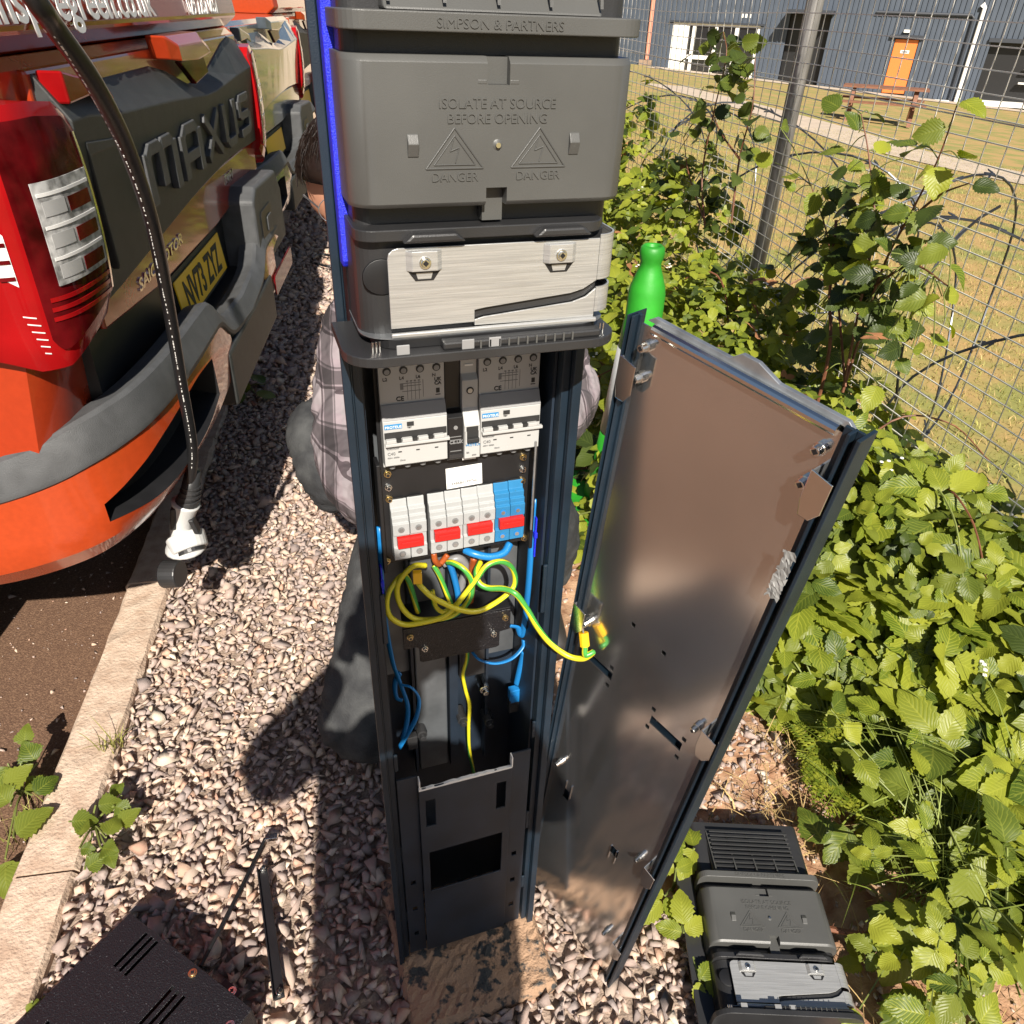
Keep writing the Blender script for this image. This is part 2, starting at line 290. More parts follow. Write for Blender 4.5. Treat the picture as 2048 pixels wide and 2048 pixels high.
def link(name, me, m, parent=None, smooth=False, bevel=0.0, seg=2, ang=35):
    if m and not me.materials: me.materials.append(MATS[m])
    o = bpy.data.objects.new(name, me); COL.objects.link(o); o.parent = parent
    if smooth:
        me.polygons.foreach_set('use_smooth', [True] * len(me.polygons))
        if smooth == 'auto': me.set_sharp_from_angle(angle=RAD(28))
    if bevel:
        b = o.modifiers.new('bevel', 'BEVEL'); b.width = bevel; b.segments = seg; b.limit_method = 'ANGLE'; b.angle_limit = RAD(ang); b.harden_normals = False
    return o
def tag(o, label, cat, group=None):
    o['label'] = label; o['category'] = cat
    if group: o['group'] = group
    return o
def struct(o): o['kind'] = 'structure'; return o
def thing(name, label, cat, loc=(0, 0, 0), rz=0.0, group=None, parent=None):
    o = bpy.data.objects.new(name, None); COL.objects.link(o); o.location = loc; o.rotation_euler = (0, 0, rz); o.empty_display_size = 0.1
    return tag(o, label, cat, group)
def copy_tree(o, parent=None):
    c = o.copy(); COL.objects.link(c); c.parent = parent
    for ch in list(o.children): copy_tree(ch, c)
    return c
def text(s, size, loc, m, parent, name='lettering', rot=(math.pi / 2, 0, 0), ext=0.0004, align='LEFT', sx=1.0, shear=0.0, bold=0.0):
    cu = bpy.data.curves.new(name, 'FONT'); cu.body = s; cu.size = size; cu.extrude = ext; cu.align_x = align; cu.shear = shear; cu.offset = bold; cu.resolution_u = 3
    t = bpy.data.objects.new('tmp', cu); me = bpy.data.meshes.new_from_object(t); bpy.data.objects.remove(t)
    me.name = name
    if sx != 1.0: me.transform(Matrix.Scale(sx, 4, (1, 0, 0)))
    me.materials.clear(); o = link(name, me, m, parent); o.location = loc; o.rotation_euler = rot; return o
def screw(parent, p, n, r=0.004, h=0.004, m='chrome', name='screw'):
    p, n = Vector(p), Vector(n).normalized(); b = MB(); b.cyl(p - n * 0.002, p + n * h * 0.4, r * 1.25, 14); b.cyl(p + n * h * 0.4, p + n * h, r, 14, r * 0.85)
    a = n.orthogonal().normalized() * r * 0.45; c = n.cross(a)
    o = b.build(name, m, parent, bevel=0.0004)
    MB().obox(p + n * h, a, c, n * 0.0003).build('drive_recess', 'black', o); return o
def spline(pts, n=8):
    P = [Vector(p) for p in pts]; P = [P[0] * 2 - P[1]] + P + [P[-1] * 2 - P[-2]]; out = []
    for i in range(1, len(P) - 2):
        for k in range(n):
            t = k / n; a, b, c, d = P[i - 1:i + 3]
            out.append(0.5 * ((2 * b) + (c - a) * t + (2 * a - 5 * b + 4 * c - d) * t * t + (3 * b - a - 3 * c + d) * t ** 3))
    return out + [P[-2]]
def rrect(x0, x1, y0, y1, r, n=4):                            # rounded rectangle, r one radius or four (x0y0, x1y0, x1y1, x0y1)
    r = (r,) * 4 if not isinstance(r, tuple) else r; out = []
    for (cx, cy, a0), q in zip(((x0 + r[0], y0 + r[0], 180), (x1 - r[1], y0 + r[1], 270), (x1 - r[2], y1 - r[2], 0), (x0 + r[3], y1 - r[3], 90)), r):
        out += [(cx + q * math.cos(RAD(a0 + 90 * k / n)), cy + q * math.sin(RAD(a0 + 90 * k / n))) for k in range(n + 1)] if q else [(cx, cy)]
    return out
# ================================================================== ground
def gz(x): return -0.054 * max(0.0, x - 1.5)
def sheet(name, xs, ys, m, zf, parent=None):
    vs = [(x, y, zf(x, y)) for y in ys for x in xs]; nx = len(xs)
    fs = [(j * nx + i, j * nx + i + 1, (j + 1) * nx + i + 1, (j + 1) * nx + i) for j in range(len(ys) - 1) for i in range(nx - 1)]
    return struct(MB().add(vs, fs).build(name, m, parent, smooth=True))
sheet('lawn', [1.36, 1.5, 4, 10, 20, 40, 90, 300], [-40, -10, 0, 5, 10, 20, 40, 90, 300], 'lawn', lambda x, y: gz(x) - 0.03)
sheet('asphalt', [-300, -40, -10, -4, -2, -0.785], [-40, -5, 0, 2, 5, 10, 40, 300], 'asphalt', lambda x, y: -0.065)
hs = lambda x, y: -0.014 - 0.03 * min(1.0, max(0.0, (float(xr(y)) - x) / 0.05)) + 0.012 * math.sin(x * 9 + 1.3) * math.sin(y * 7.1) + 0.008 * math.sin(x * 23 + y * 19)
def xr(y): return np.interp(y, [0, 0.55, 0.8, 1.0, 1.3, 1.8, 3, 40], [0.60, 0.56, 0.47, 0.36, 0.36, 0.50, 0.56, 0.6])
soil = sheet('soil', list(np.linspace(0.2, 1.37, 40)), list(np.linspace(-3, 14, 300)), 'soil', hs)
gravel = sheet('gravel_bed', [-0.67, -0.3, 0.1, 0.62], list(np.linspace(-3, 40, 40)), 'gravel_base', lambda x, y: -0.024)
sheet('far_yard', [-0.67, 0.2, 1.37], [13.9, 20, 60, 300], 'path', lambda x, y: -0.02)

# kerb of edging stones, butted end to end
kerb = struct(bpy.data.objects.new('kerb', None)); COL.objects.link(kerb); kerb.location = (-0.725, 0, 0)
yy = 0.965 - 0.9 * 4
while yy < 22:
    jz = random.uniform(-0.004, 0.004); jx = random.uniform(-0.003, 0.003); b = MB()
    n = 18; prof = []
    for i in range(n + 1):
        t = yy + 0.004 + (0.892) * i / n; w = lambda: random.gauss(0, 0.0016)
        prof.append([(-0.06 + jx + w(), t, -0.16), (-0.0605 + jx + w(), t, -0.010 + jz), (-0.052 + jx + w(), t, 0.001 + jz + w()), (0.0 + jx, t, 0.002 + jz + w()), (0.052 + jx + w(), t, 0.001 + jz + w()), (0.0605 + jx + w(), t, -0.010 + jz), (0.06 + jx, t, -0.16)])
    b.loft(prof); b.build('kerb_stone', 'kerb', kerb); yy += 0.9
    if yy > 9: yy += 0.0

# ------------------------------------------------------------------ crushed stone
def hull_protos(k, n=7, flat=0.70, seed=1):
    r = np.random.default_rng(seed); out = []
    for i in range(k):
        p = r.normal(size=(n, 3)); p /= np.linalg.norm(p, axis=1)[:, None]; p *= r.uniform(0.65, 1.2, (n, 1)); p *= np.array([1.05, r.uniform(0.5, 0.88), flat * r.uniform(0.6, 1.15)])
        bm = bmesh.new(); [bm.verts.new(q) for q in p]; bmesh.ops.convex_hull(bm, input=bm.verts)
        bmesh.ops.delete(bm, geom=[v for v in bm.verts if not v.link_faces], context='VERTS'); bmesh.ops.recalc_face_normals(bm, faces=bm.faces); bm.verts.index_update()
        out.append((np.array([v.co[:] for v in bm.verts]), np.array([[v.index for v in f.verts] for f in bm.faces]))); bm.free()
    return out
def euler_mats(a, b, c):
    ca, sa, cb, sb, cc, sc_ = np.cos(a), np.sin(a), np.cos(b), np.sin(b), np.cos(c), np.sin(c)
    return np.stack([np.stack([cc * cb, cc * sb * sa - sc_ * ca, cc * sb * ca + sc_ * sa], -1), np.stack([sc_ * cb, sc_ * sb * sa + cc * ca, sc_ * sb * ca - cc * sa], -1), np.stack([-sb, cb * sa, cb * ca], -1)], -2)
def fast_mesh(name, V, Fs, uvs=None):                          # V (n,3) and triangles (m,3)
    me = bpy.data.meshes.new(name); me.vertices.add(len(V)); me.vertices.foreach_set('co', V.astype(np.float32).ravel())
    me.loops.add(Fs.size); me.loops.foreach_set('vertex_index', Fs.astype(np.int32).ravel()); me.polygons.add(len(Fs))
    me.polygons.foreach_set('loop_start', np.arange(0, Fs.size, Fs.shape[1], dtype=np.int32)); me.polygons.foreach_set('loop_total', np.full(len(Fs), Fs.shape[1], np.int32))
    if uvs is not None: me.uv_layers.new(name='UVMap').data.foreach_set('uv', uvs.astype(np.float32).ravel())
    me.update(calc_edges=True); return me
PROTO = hull_protos(24)
def stones_mesh(name, pos, size, seed):
    r = np.random.default_rng(seed); n = len(pos); R_ = euler_mats(r.normal(0, 0.36, n), r.normal(0, 0.36, n), r.uniform(0, 6.28, n)); kind = r.integers(0, len(PROTO), n); Vs = []; Fs = []; k = 0
    for q, (pv, pf) in enumerate(PROTO):
        ix = np.where(kind == q)[0]
        if not len(ix): continue
        v = np.einsum('nij,vj->nvi', R_[ix], pv) * size[ix][:, None, None] + pos[ix][:, None, :]; Vs.append(v.reshape(-1, 3))
        Fs.append((pf[None] + (np.arange(len(ix)) * len(pv))[:, None, None] + k).reshape(-1, 3)); k += v.shape[0] * v.shape[1]
    return fast_mesh(name, np.concatenate(Vs), np.concatenate(Fs))
def proj_np(P):
    c = (P - CAM) @ RC; return 1024 + FPX * c[:, 0] / c[:, 2], 1024 + FPX * c[:, 1] / c[:, 2]
pos = []
for y0, y1, st in ((0.30, 1.6, 0.0148), (1.6, 3.2, 0.0158), (3.2, 5.5, 0.026), (5.5, 11, 0.045)):
    gx, gy = np.meshgrid(np.arange(-0.655, 0.6, st), np.arange(y0, y1, st)); p = np.stack([gx.ravel(), gy.ravel()], 1); p += rng.uniform(-0.55, 0.55, p.shape) * st
    p = p[(p[:, 0] < xr(p[:, 1]) + rng.normal(0, 0.03, len(p)))]; pos.append(np.column_stack([p, np.full(len(p), st)]))
pos = np.concatenate(pos)
# no stones inside the concrete foot of the pedestal
ca_, sa_ = math.cos(RAD(9)), math.sin(RAD(9)); lx = (pos[:, 0] - 0.087) * ca_ + (pos[:, 1] - 0.71) * sa_; ly = -(pos[:, 0] - 0.087) * sa_ + (pos[:, 1] - 0.71) * ca_
pos = pos[~((np.abs(lx + 0.0) < 0.132) & (ly > -0.115) & (ly < 0.16))]
size = pos[:, 2] * rng.lognormal(0.03, 0.28, len(pos)); size = np.clip(size, 0.006, 0.05)
P3 = np.column_stack([pos[:, :2], -0.020 + rng.uniform(-0.003, 0.010, len(pos))])
uu, vv = proj_np(P3); vis = (uu > 10) & (uu < 2038) & (vv > 0) & (vv < 2040); d = np.linalg.norm(P3 - CAM, axis=1); score = np.where(vis, size / d, 0)
top = np.argsort(-score)[:300]; rest = np.setdiff1d(np.arange(len(P3)), top)
so_ = link('loose_stones', stones_mesh('loose_stones', P3[rest], size[rest], 3), 'stones', gravel); so_['kind'] = 'stuff'
pm = [fast_mesh('stone', pv, pf) for pv, pf in PROTO]
for i, k in enumerate(top):
    o = link('stone', pm[i % len(pm)], 'stones', gravel); o.location = P3[k] + np.array([0, 0, 0.003]); o.scale = (size[k],) * 3; o.rotation_euler = (random.gauss(0, 0.4), random.gauss(0, 0.4), random.uniform(0, 6.28))
# stones and crumbs in the soil and on the asphalt
n = 4200; q = np.column_stack([rng.uniform(0.36, 1.36, n), rng.uniform(0.35, 3.4, n), np.zeros(n)]); q[:1600, 0] = rng.uniform(0.5, 1.0, 1600); q[:1600, 1] = rng.uniform(0.85, 1.6, 1600); q[:, 2] = [hs(a, b) + 0.002 for a, b in q[:, :2]]
o = link('soil_stones', stones_mesh('soil_stones', q, rng.lognormal(-4.95, 0.6, n).clip(0.003, 0.03), 5), 'stones', soil); o['kind'] = 'stuff'
n = 900; q = np.column_stack([rng.uniform(-1.6, -0.79, n), rng.uniform(0.7, 2.2, n), np.full(n, -0.064)])
o = link('asphalt_grit', stones_mesh('asphalt_grit', q, rng.lognormal(-5.8, 0.65, n).clip(0.0015, 0.014), 6), 'stones', bpy.data.objects['asphalt']); o['kind'] = 'stuff'

# grass: short dry turf behind the fence, taller green wisps among the bramble
def blades(name, pos, hgt, wid, lean, m, seed, parent=None, segs=2):
    r = np.random.default_rng(seed); n = len(pos); a = r.uniform(0, 6.28, n); dx, dy = np.cos(a), np.sin(a); b = r.uniform(0, 6.28, n); L = lean * r.uniform(0.3, 1.3, n) * hgt
    side = np.column_stack([dx, dy, np.zeros(n)]) * wid[:, None] * 0.5; out = np.column_stack([np.cos(b), np.sin(b), np.zeros(n)]) * L[:, None]; up = np.zeros((n, 3)); up[:, 2] = hgt
    v = [];
    for t in np.linspace(0, 1, segs + 1)[:-1]:
        c = pos + up * (t - 0.25 * t * t * lean) + out * t * t; w = (1 - 0.55 * t); v += [c - side * w, c + side * w]
    v.append(pos + up * (1 - 0.25 * lean) + out); k = len(v); V = np.stack(v, 1).reshape(-1, 3); base = (np.arange(n) * k)[:, None]; F = []
    for s_ in range(segs - 1): i = 2 * s_; F += [base + np.array([[i, i + 1, i + 3]]), base + np.array([[i, i + 3, i + 2]])]
    F.append(base + np.array([[k - 3, k - 2, k - 1]])); o = link(name, fast_mesh(name, V, np.concatenate(F)), m, parent); return o
n = 95000; q = np.column_stack([1.6 + 9 * rng.random(n) ** 1.5, rng.uniform(0.6, 16, n), np.zeros(n)]); q[:, 2] = [gz(x) - 0.03 for x in q[:, 0]]
o = blades('turf', q, rng.uniform(0.015, 0.045, n), rng.uniform(0.0025, 0.006, n), 0.9, 'blade', 11); o['kind'] = 'stuff'; tag(o, 'short dry yellow green turf beyond the mesh fence', 'grass')
n = 45000; q = np.column_stack([1.6 + 9 * rng.random(n) ** 1.5, rng.uniform(0.6, 16, n), np.zeros(n)]); q[:, 2] = [gz(x) - 0.03 for x in q[:, 0]]
o = blades('dry_grass', q, rng.uniform(0.015, 0.045, n), rng.uniform(0.0025, 0.006, n), 0.9, 'straw', 12); o['kind'] = 'stuff'; tag(o, 'straw coloured dead grass scattered over the lawn', 'grass')

# ================================================================== building across the lawn
WO = np.array([22.3, 33.6, 0.0]); Wd = np.array([0.84, -0.54, 0.0]); Wd /= np.linalg.norm(Wd)
bld = thing('clad_building', 'long dark blue grey building with ribbed metal cladding across the lawn', 'building', WO, math.atan2(Wd[1], Wd[0]))
# local x along the wall (to the right), y into the building, z up; openings left in the cladding
op = [(-9.92, -6.05, -1.28, 1.10), (-0.52, 0.42, -1.15, 0.89), (3.05, 9.0, -1.12, 0.90), (-4.9, -3.2, -1.4, 1.6)]
def clad(x0, x1, z0, z1, b):
    pitch = 0.20; xs = []
    x = math.floor(x0 / pitch) * pitch
    while x < x1:
        for dx, dy in ((0, 0), (0.13, 0), (0.15, -0.045), (0.185, -0.045), (0.2, 0)):
            if x0 <= x + dx <= x1: xs.append((x + dx, dy))
        x += pitch
    xs = [(x0, 0)] + [p for p in xs if x0 + 1e-3 < p[0] < x1 - 1e-3] + [(x1, 0)]
    b.add([(x, y, z0) for x, y in xs] + [(x, y, z1) for x, y in xs], [(i, i + 1, len(xs) + i + 1, len(xs) + i) for i in range(len(xs) - 1)])
b = MB(); X = sorted({-14.0, 12.0, *[a for o_ in op for a in o_[:2]]})
for i in range(len(X) - 1):
    mid = (X[i] + X[i + 1]) / 2; o_ = [h for h in op if h[0] < mid < h[1]]
    if not o_: clad(X[i], X[i + 1], -1.30, 6.0, b)
    else:
        clad(X[i], X[i + 1], o_[0][3], 6.0, b)
b.build('cladding', 'clad', bld)
b = MB(); b.box(-14, 12, 0.4, 8, -3, 5.9); b.build('wall_core', 'clad_dark', bld)
b = MB(); b.box(-14.2, 12.2, -0.3, 8.2, 6.0, 6.25); b.build('roof', 'clad_dark', bld)
b = MB(); b.box(-14, 12, -0.05, 0.3, -1.38, -1.301); b.build('base_flashing', 'clad_dark', bld)
b = MB(); b.box(-14, 12, 0.02, 0.38, -3.0, -1.381); b.build('stone_plinth', 'stonework', bld)
b = MB(); b.box(-0.50, 0.40, 0.05, 0.10, -1.10, 0.86); dr = b.build('door', 'door_orange', bld, bevel=0.01)
b = MB(); b.box(-0.19, 0.15, 0.035, 0.047, 0.37, 0.48); b.build('door_sign', 'label_white', dr)
b = MB(); b.box(-0.12, 0.08, 0.028, 0.034, 0.40, 0.45); b.build('door_sign_print', 'ink_grey', dr)
b = MB(); b.box(-0.53, 0.43, 0.0, 0.05, -1.26, -1.12); b.build('door_step', 'black', bld)
b = MB(); b.box(-0.72, 0.56, -0.12, 0.05, 0.90, 1.02); b.build('door_lintel', 'clad_dark', bld)
b = MB(); b.box(-0.27, -0.03, -0.16, 0.0, 1.10, 1.20); b.build('wall_lamp', 'frame_white', bld)
b = MB(); b.tube([(-1.5, -0.08, 1.76), (2.05, -0.08, 1.77), (2.15, -0.08, 1.68), (2.18, -0.08, -1.2)], 0.06, 8); b.build('gutter_pipe', 'clad_dark', bld)
b = MB(); b.tube([(2.30, -0.1, 2.05), (2.36, -0.1, 2.15), (2.42, -0.1, 2.05), (2.44, -0.1, -1.28)], 0.075, 8); b.build('downpipe', 'frame_white', bld)
b = MB(); b.tube([(-10.95, -0.1, 6.0), (-10.95, -0.1, -0.4)], 0.09, 8); b.build('downpipe', 'pipe_pink', bld)
b = MB(); b.box(-11.3, -10.7, -0.16, 0.02, -1.3, -0.42); b.build('brick_pier', 'stonework', bld)
# glazed front with white frame
w = bpy.data.objects.new('window', None); COL.objects.link(w); w.parent = bld
b = MB(); b.plate((-9.30, -6.05), (-1.28, 1.10), [(-9.18, -9.02, -0.12, 1.02), (-8.86, -8.02, -0.12, 1.02), (-7.88, -7.12, -0.12, 1.02), (-6.95, -6.16, -0.55, 1.02), (-9.18, -9.02, -1.10, -0.28), (-8.86, -8.02, -1.10, -0.28), (-7.88, -7.12, -1.10, -0.28), (-6.95, -6.16, -1.2, -0.7)], 0.02, 0.12); b.build('frame', 'frame_white', w)
b = MB(); b.box(-9.92, -9.31, 0.0, 0.10, -1.28, 1.10); b.build('white_panel', 'frame_white', w)
for (x0, x1, z0, z1) in ((-9.18, -9.02, -0.12, 1.02), (-8.86, -8.02, -0.12, 1.02), (-7.88, -7.12, -0.12, 1.02), (-6.95, -6.16, -0.55, 1.02), (-9.18, -9.02, -1.10, -0.28), (-8.86, -8.02, -1.10, -0.28), (-7.88, -7.12, -1.10, -0.28), (-6.95, -6.16, -1.2, -0.7)):
    MB().box(x0 - 0.01, x1 + 0.01, 0.065, 0.075, z0 - 0.01, z1 + 0.01).build('pane', 'glass_dark', w)
b = MB(); b.box(-10.1, -5.9, -0.10, 0.02, 1.105, 1.18); b.build('window_lintel', 'clad_dark', bld)
for k in range(3): MB().box(-6.95 + 0.16 * k, -6.86 + 0.16 * k, -0.02, 0.0, 1.38, 1.52).build('wall_vent', 'frame_white', bld)
# porch and open bay, with black sheets painted in for the shade inside
b = MB(); b.box(-4.9, -3.2, 0.34, 0.39, -1.4, 1.6); b.build('porch_shade_wall', 'black', bld)
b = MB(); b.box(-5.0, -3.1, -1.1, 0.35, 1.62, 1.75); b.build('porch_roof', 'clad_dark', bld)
b = MB(); b.box(3.05, 9.0, 0.30, 0.39, -1.12, 0.90); b.build('bay_shade_sheet', 'black', bld)
b = MB(); b.box(2.95, 9.1, -0.12, 0.0, 0.91, 1.05); b.build('bay_lintel', 'clad_dark', bld)
b = MB(); b.box(2.80, 9.1, -0.25, 0.3, -1.30, -1.13); b.build('bay_sill', 'frame_white', bld)
b = MB(); b.box(4.55, 5.4, 0.0, 0.2, 0.02, 0.08); b.box(4.5, 5.4, 0.0, 0.2, -0.48, -0.42); b.build('shelf', 'frame_white', bld)
ac = thing('air_conditioner', 'cream outdoor air conditioning unit beside the orange door', 'air conditioner', WO + Wd * 1.9 + np.array([0, 0, -1.78]) - np.array([0.5, 0.8, 0]) * 0.3, math.atan2(Wd[1], Wd[0]))
MB().box(-0.28, 0.28, -0.2, 0.2, 0, 0.58).build('casing', 'frame_white', ac, bevel=0.01)
b = MB(); b.cyl((-0.05, -0.2, 0.3), (-0.05, -0.215, 0.3), 0.2, 20); b.build('fan_grille', 'ink_grey', ac)

# path curving over the lawn
pts = [(9.24, 26.1), (9.54, 21.0), (9.5, 16.9), (9.2, 13.8), (9.5, 11.9), (10.2, 10.3), (12.5, 8.0), (16, 5)]
sp = spline([(a, b, 0) for a, b in pts], 8); b = MB(); vs = []
for i, p in enumerate(sp):
    d = (sp[min(i + 1, len(sp) - 1)] - sp[max(i - 1, 0)]).normalized(); nrm_ = Vector((-d.y, d.x, 0)); wv = 0.75
    for s in (wv, -wv): c = p - nrm_ * s; vs.append((c.x, c.y, gz(c.x) - 0.030 + 0.012))
b.add(vs, [(2 * i, 2 * i + 1, 2 * i + 3, 2 * i + 2) for i in range(len(sp) - 1)]); struct(b.build('path', 'path'))
p0 = WO + Wd * -7.5; b = MB(); n0 = np.array([-Wd[1], Wd[0], 0]) * -1
q = [p0 - Wd * 3 + n0 * 0.1, p0 + Wd * 14 + n0 * 0.1, p0 + Wd * 14 + n0 * 2.2, p0 - Wd * 3 + n0 * 2.2]
b.add([(c[0], c[1], gz(c[0]) - 0.012) for c in q], [(0, 1, 2, 3)]); struct(b.build('paved_apron', 'path'))

# picnic table in front of the orange door
pt = thing('picnic_table', 'reddish brown wooden picnic table with benches in front of the orange door', 'picnic table', (12.3, 18.9, gz(12.3) - 0.02), math.atan2(Wd[1], Wd[0]))
for k in range(5): MB().box(-0.95, 0.95, -0.38 + 0.155 * k, -0.24 + 0.155 * k, 0.72, 0.76).build('plank', 'wood', pt)
for s in (-1, 1):
    for k in range(2): MB().box(-0.95, 0.95, s * 0.72 - 0.13 + 0.135 * k, s * 0.72 - 0.005 + 0.135 * k, 0.43, 0.47).build('bench_plank', 'wood', pt)
    for e in (-0.7, 0.7):
        MB().obox((e, s * 0.42, 0.36), (0.045, 0, 0), (0, 0.05, 0), (0, -s * 0.22, 0.36)).build('leg', 'wood', pt)
for e in (-0.7, 0.7): MB().box(e - 0.02, e + 0.02, -0.8, 0.8, 0.36, 0.425).build('crossbar', 'wood', pt)

# far end of the yard: pale rendered wall closing the gravel strip, with timber posts
fw = thing('rendered_wall', 'pale cream rendered wall at the far end of the gravel strip', 'wall', (0, 13.0, 0))
MB().box(-1.25, 1.3, 0, 0.3, -0.05, 3.2).build('wall_face', 'render_wall', fw, bevel=0.01)
MB().box(-1.35, 1.4, -0.04, 0.34, 3.2, 3.3).build('coping', 'kerb', fw)
tp = thing('timber_post', 'pale squared timber post standing at the far kerb', 'post', (-0.62, 8.6, 0)); MB().box(-0.06, 0.06, -0.06, 0.06, 0, 2.4).build('shaft', 'render_wall', tp, bevel=0.006); MB().box(-0.07, 0.07, -0.07, 0.07, 2.4, 2.43).build('cap', 'kerb', tp)

# ================================================================== mesh fence
XF = 1.54; Y0, Y1 = -1.5, 12.0; ZT = 1.99
fe = thing('mesh_fence', 'galvanised welded wire mesh fence behind the brambles', 'fence', (XF, 0, gz(XF)))
def thin(b, p0, p1, r): b.cyl(p0, p1, r, 5)
def wob(y, z): return 0.012 * math.sin(y * 1.7 + z * 2) + 0.008 * math.sin(y * 4.1 + 1)
b = MB(); zz_ = 0.06; k = 0
while zz_ < ZT:
    pth = [(wob(y, zz_), y, zz_ + 0.006 * math.sin(y * 2.3 + zz_)) for y in np.linspace(Y0, Y1, 60)]; b.tube(pth, 0.0021, 4); zz_ += 0.05; k += 1
yv = Y0; pth = []
while yv < Y1:
    b.tube([(wob(yv, z) + 0.003, yv + 0.004 * math.sin(z * 5 + yv), z) for z in np.linspace(0.03, ZT, 7)], 0.00165, 4); yv += 0.075
b.build('wire_mesh', 'wire_fence', fe)
for yp in (-0.6, 3.02, 6.6, 10.2):
    o = MB(); o.cyl((0.045, yp, -0.3), (0.045 + 0.03, yp + 0.02, 2.3), 0.031, 18); o.build('post', 'post_steel', fe, smooth=False)
for z in (0.55, 1.25, 1.95):
    o = MB(); o.tube([(0.008, y, z) for y in np.linspace(Y0, Y1, 30)], 0.0024, 4); o.build('strain_wire', 'wire_fence', fe)
# concertina razor wire lying behind the fence
def coil(cx, cz, rad, y0, turns, pitch, ph, label):
    t = thing('razor_wire', label, 'razor wire', (cx, y0, gz(cx)), 0, 'razor wire coils behind the fence'); pth = []; n = 36
    for i in range(turns * n + 1):
        a = 2 * math.pi * i / n + ph; rr = rad * (1 + 0.16 * math.sin(a * 0.37) + 0.05 * math.sin(a * 2.7 + 1)); pth.append((rr * math.cos(a), pitch * i / n + 0.22 * math.sin(a * 1.3), cz + rr * 0.96 * math.sin(a)))
    MB().tube(pth, 0.0046, 5).build('core_wire', 'razor', t)
    bb = MB()
    for i in range(2, len(pth) - 2, 2):
        p = Vector(pth[i]); d = (Vector(pth[i + 1]) - Vector(pth[i - 1])).normalized(); a = d.orthogonal().normalized()
        bb.obox(p, d * 0.030, a * 0.006, d.cross(a) * 0.0015)
        if i % 4 == 0:
            for s in (-1, 1): bb.obox(p + a * s * 0.012 + d * s * 0.012, d * 0.012 + a * s * 0.006, a * 0.004, d.cross(a) * 0.0012)
    o = bb.build('barbs', 'razor', t); o['kind'] = 'stuff'
coil(2.02, 0.46, 0.42, 0.45, 5, 0.55, 0.3, 'dark coil of razor wire right behind the fence at the near end')
coil(2.05, 0.62, 0.42, 2.0, 6, 0.75, 2.0, 'taller loose coil of razor wire hanging behind the steel post')
# ================================================================== charging pedestal (local x to the right, y into it, z up)
PL = (0.087, 0.71, 0.0); PR = RAD(9)
ped = thing('charging_pedestal', 'navy blue metal charging pedestal with its front opened showing wiring', 'charging pedestal', PL, PR)
ZT_ = 1.62
def rail(sgn, c):
    X = lambda a, b: (c + sgn * a, c + sgn * b) if sgn > 0 else (c - b, c - a)
    def bx(m, a, b, y0, y1, z0=0.0, z1=ZT_): x = X(a, b); m.box(x[0], x[1], y0, y1, z0, z1)
    m = MB(); bx(m, 0.1165 + 0.0025 * (sgn < 0), 0.127, 0.0, 0.005); bx(m, 0.1086, 0.1116, 0.0205, 0.118); bx(m, 0.1165, 0.1192, 0.0052, 0.020)
    m.build('side_rail', 'navy', ped, bevel=0.0012)
    m = MB(); bx(m, 0.1075, 0.1162, 0.010, 0.013, 0.0, 1.19); bx(m, 0.1075, 0.1098, 0.0132, 0.026, 0.0, 1.19); m.build('inner_return', 'navy', ped, bevel=0.0008)
    m = MB(); bx(m, 0.1040, 0.1072, 0.0262, 0.117, 0.02, 1.19); m.build('inner_wall', 'navy_inner', ped)
    for z0, z1 in ((0.12, 0.155), (0.30, 0.345), (0.53, 0.565), (0.78, 0.86)):   # locking lugs on the return
        m = MB(); bx(m, 0.1015, 0.1074, 0.0085, 0.0125, z0, z1); m.build('locking_lug', 'navy', ped, bevel=0.0015)
rail(-1, -0.002); rail(1, -0.002)
MB().box(-0.1135, 0.1095, 0.1185, 0.122, 0.0, ZT_).build('back_plate', 'navy_inner', ped)
MB().box(-0.1045, 0.1005, 0.112, 0.1165, 0.62, 1.19).build('back_liner', 'zinc', ped)
for x0, x1 in ((-0.062, -0.058), (-0.005, 0.008), (0.052, 0.056)): MB().box(x0, x1, 0.094, 0.1115, 0.40, 1.0).build('cable_channel', 'navy_inner', ped)
MB().box(-0.055, -0.008, 0.100, 0.1115, 0.40, 0.86).build('cable_duct', 'zinc', ped, bevel=0.002)
MB().box(0.010, 0.050, 0.092, 0.1115, 0.60, 0.78).build('cable_duct', 'dark_plastic', ped, bevel=0.002)
# lower fixed panel with openings
m = MB(); m.plate((-0.078, 0.0665), (0.028, 0.490), [(-0.069, -0.054, 0.395, 0.460), (0.043, 0.058, 0.393, 0.458), (-0.0665, 0.055, 0.215, 0.326)], -0.002, 0.0006)
lp = m.build('lower_panel', 'navy_inner', ped, bevel=0.0006)
m = MB(); cut = [(-0.078 + 0.1445 * i / 22, 0.4903 + random.uniform(-0.0012, 0.0018)) for i in range(23)]
m.prism([(-0.078, 0.4870)] + [(x, z) for x, z in cut] + [(0.0665, 0.4870)], 'y', -0.0028, 0.0016); m.build('cut_edge', 'white_paint', lp)
for x0, x1, zt in ((-0.108, -0.0785, 0.512), (0.067, 0.0985, 0.508)):
    hl = [(x0 + 0.010, x0 + 0.018, z, z + 0.012) for z in (0.075, 0.155, 0.235)]
    MB().plate((x0, x1), (0.020, zt), hl, 0.006, 0.009).build('panel_wing', 'navy_inner', lp, bevel=0.0005)
for x in (-0.0772, 0.0652): MB().box(x, x + 0.0016, -0.004, 0.006, 0.491, 0.512).build('wing_edge', 'white_paint', lp)
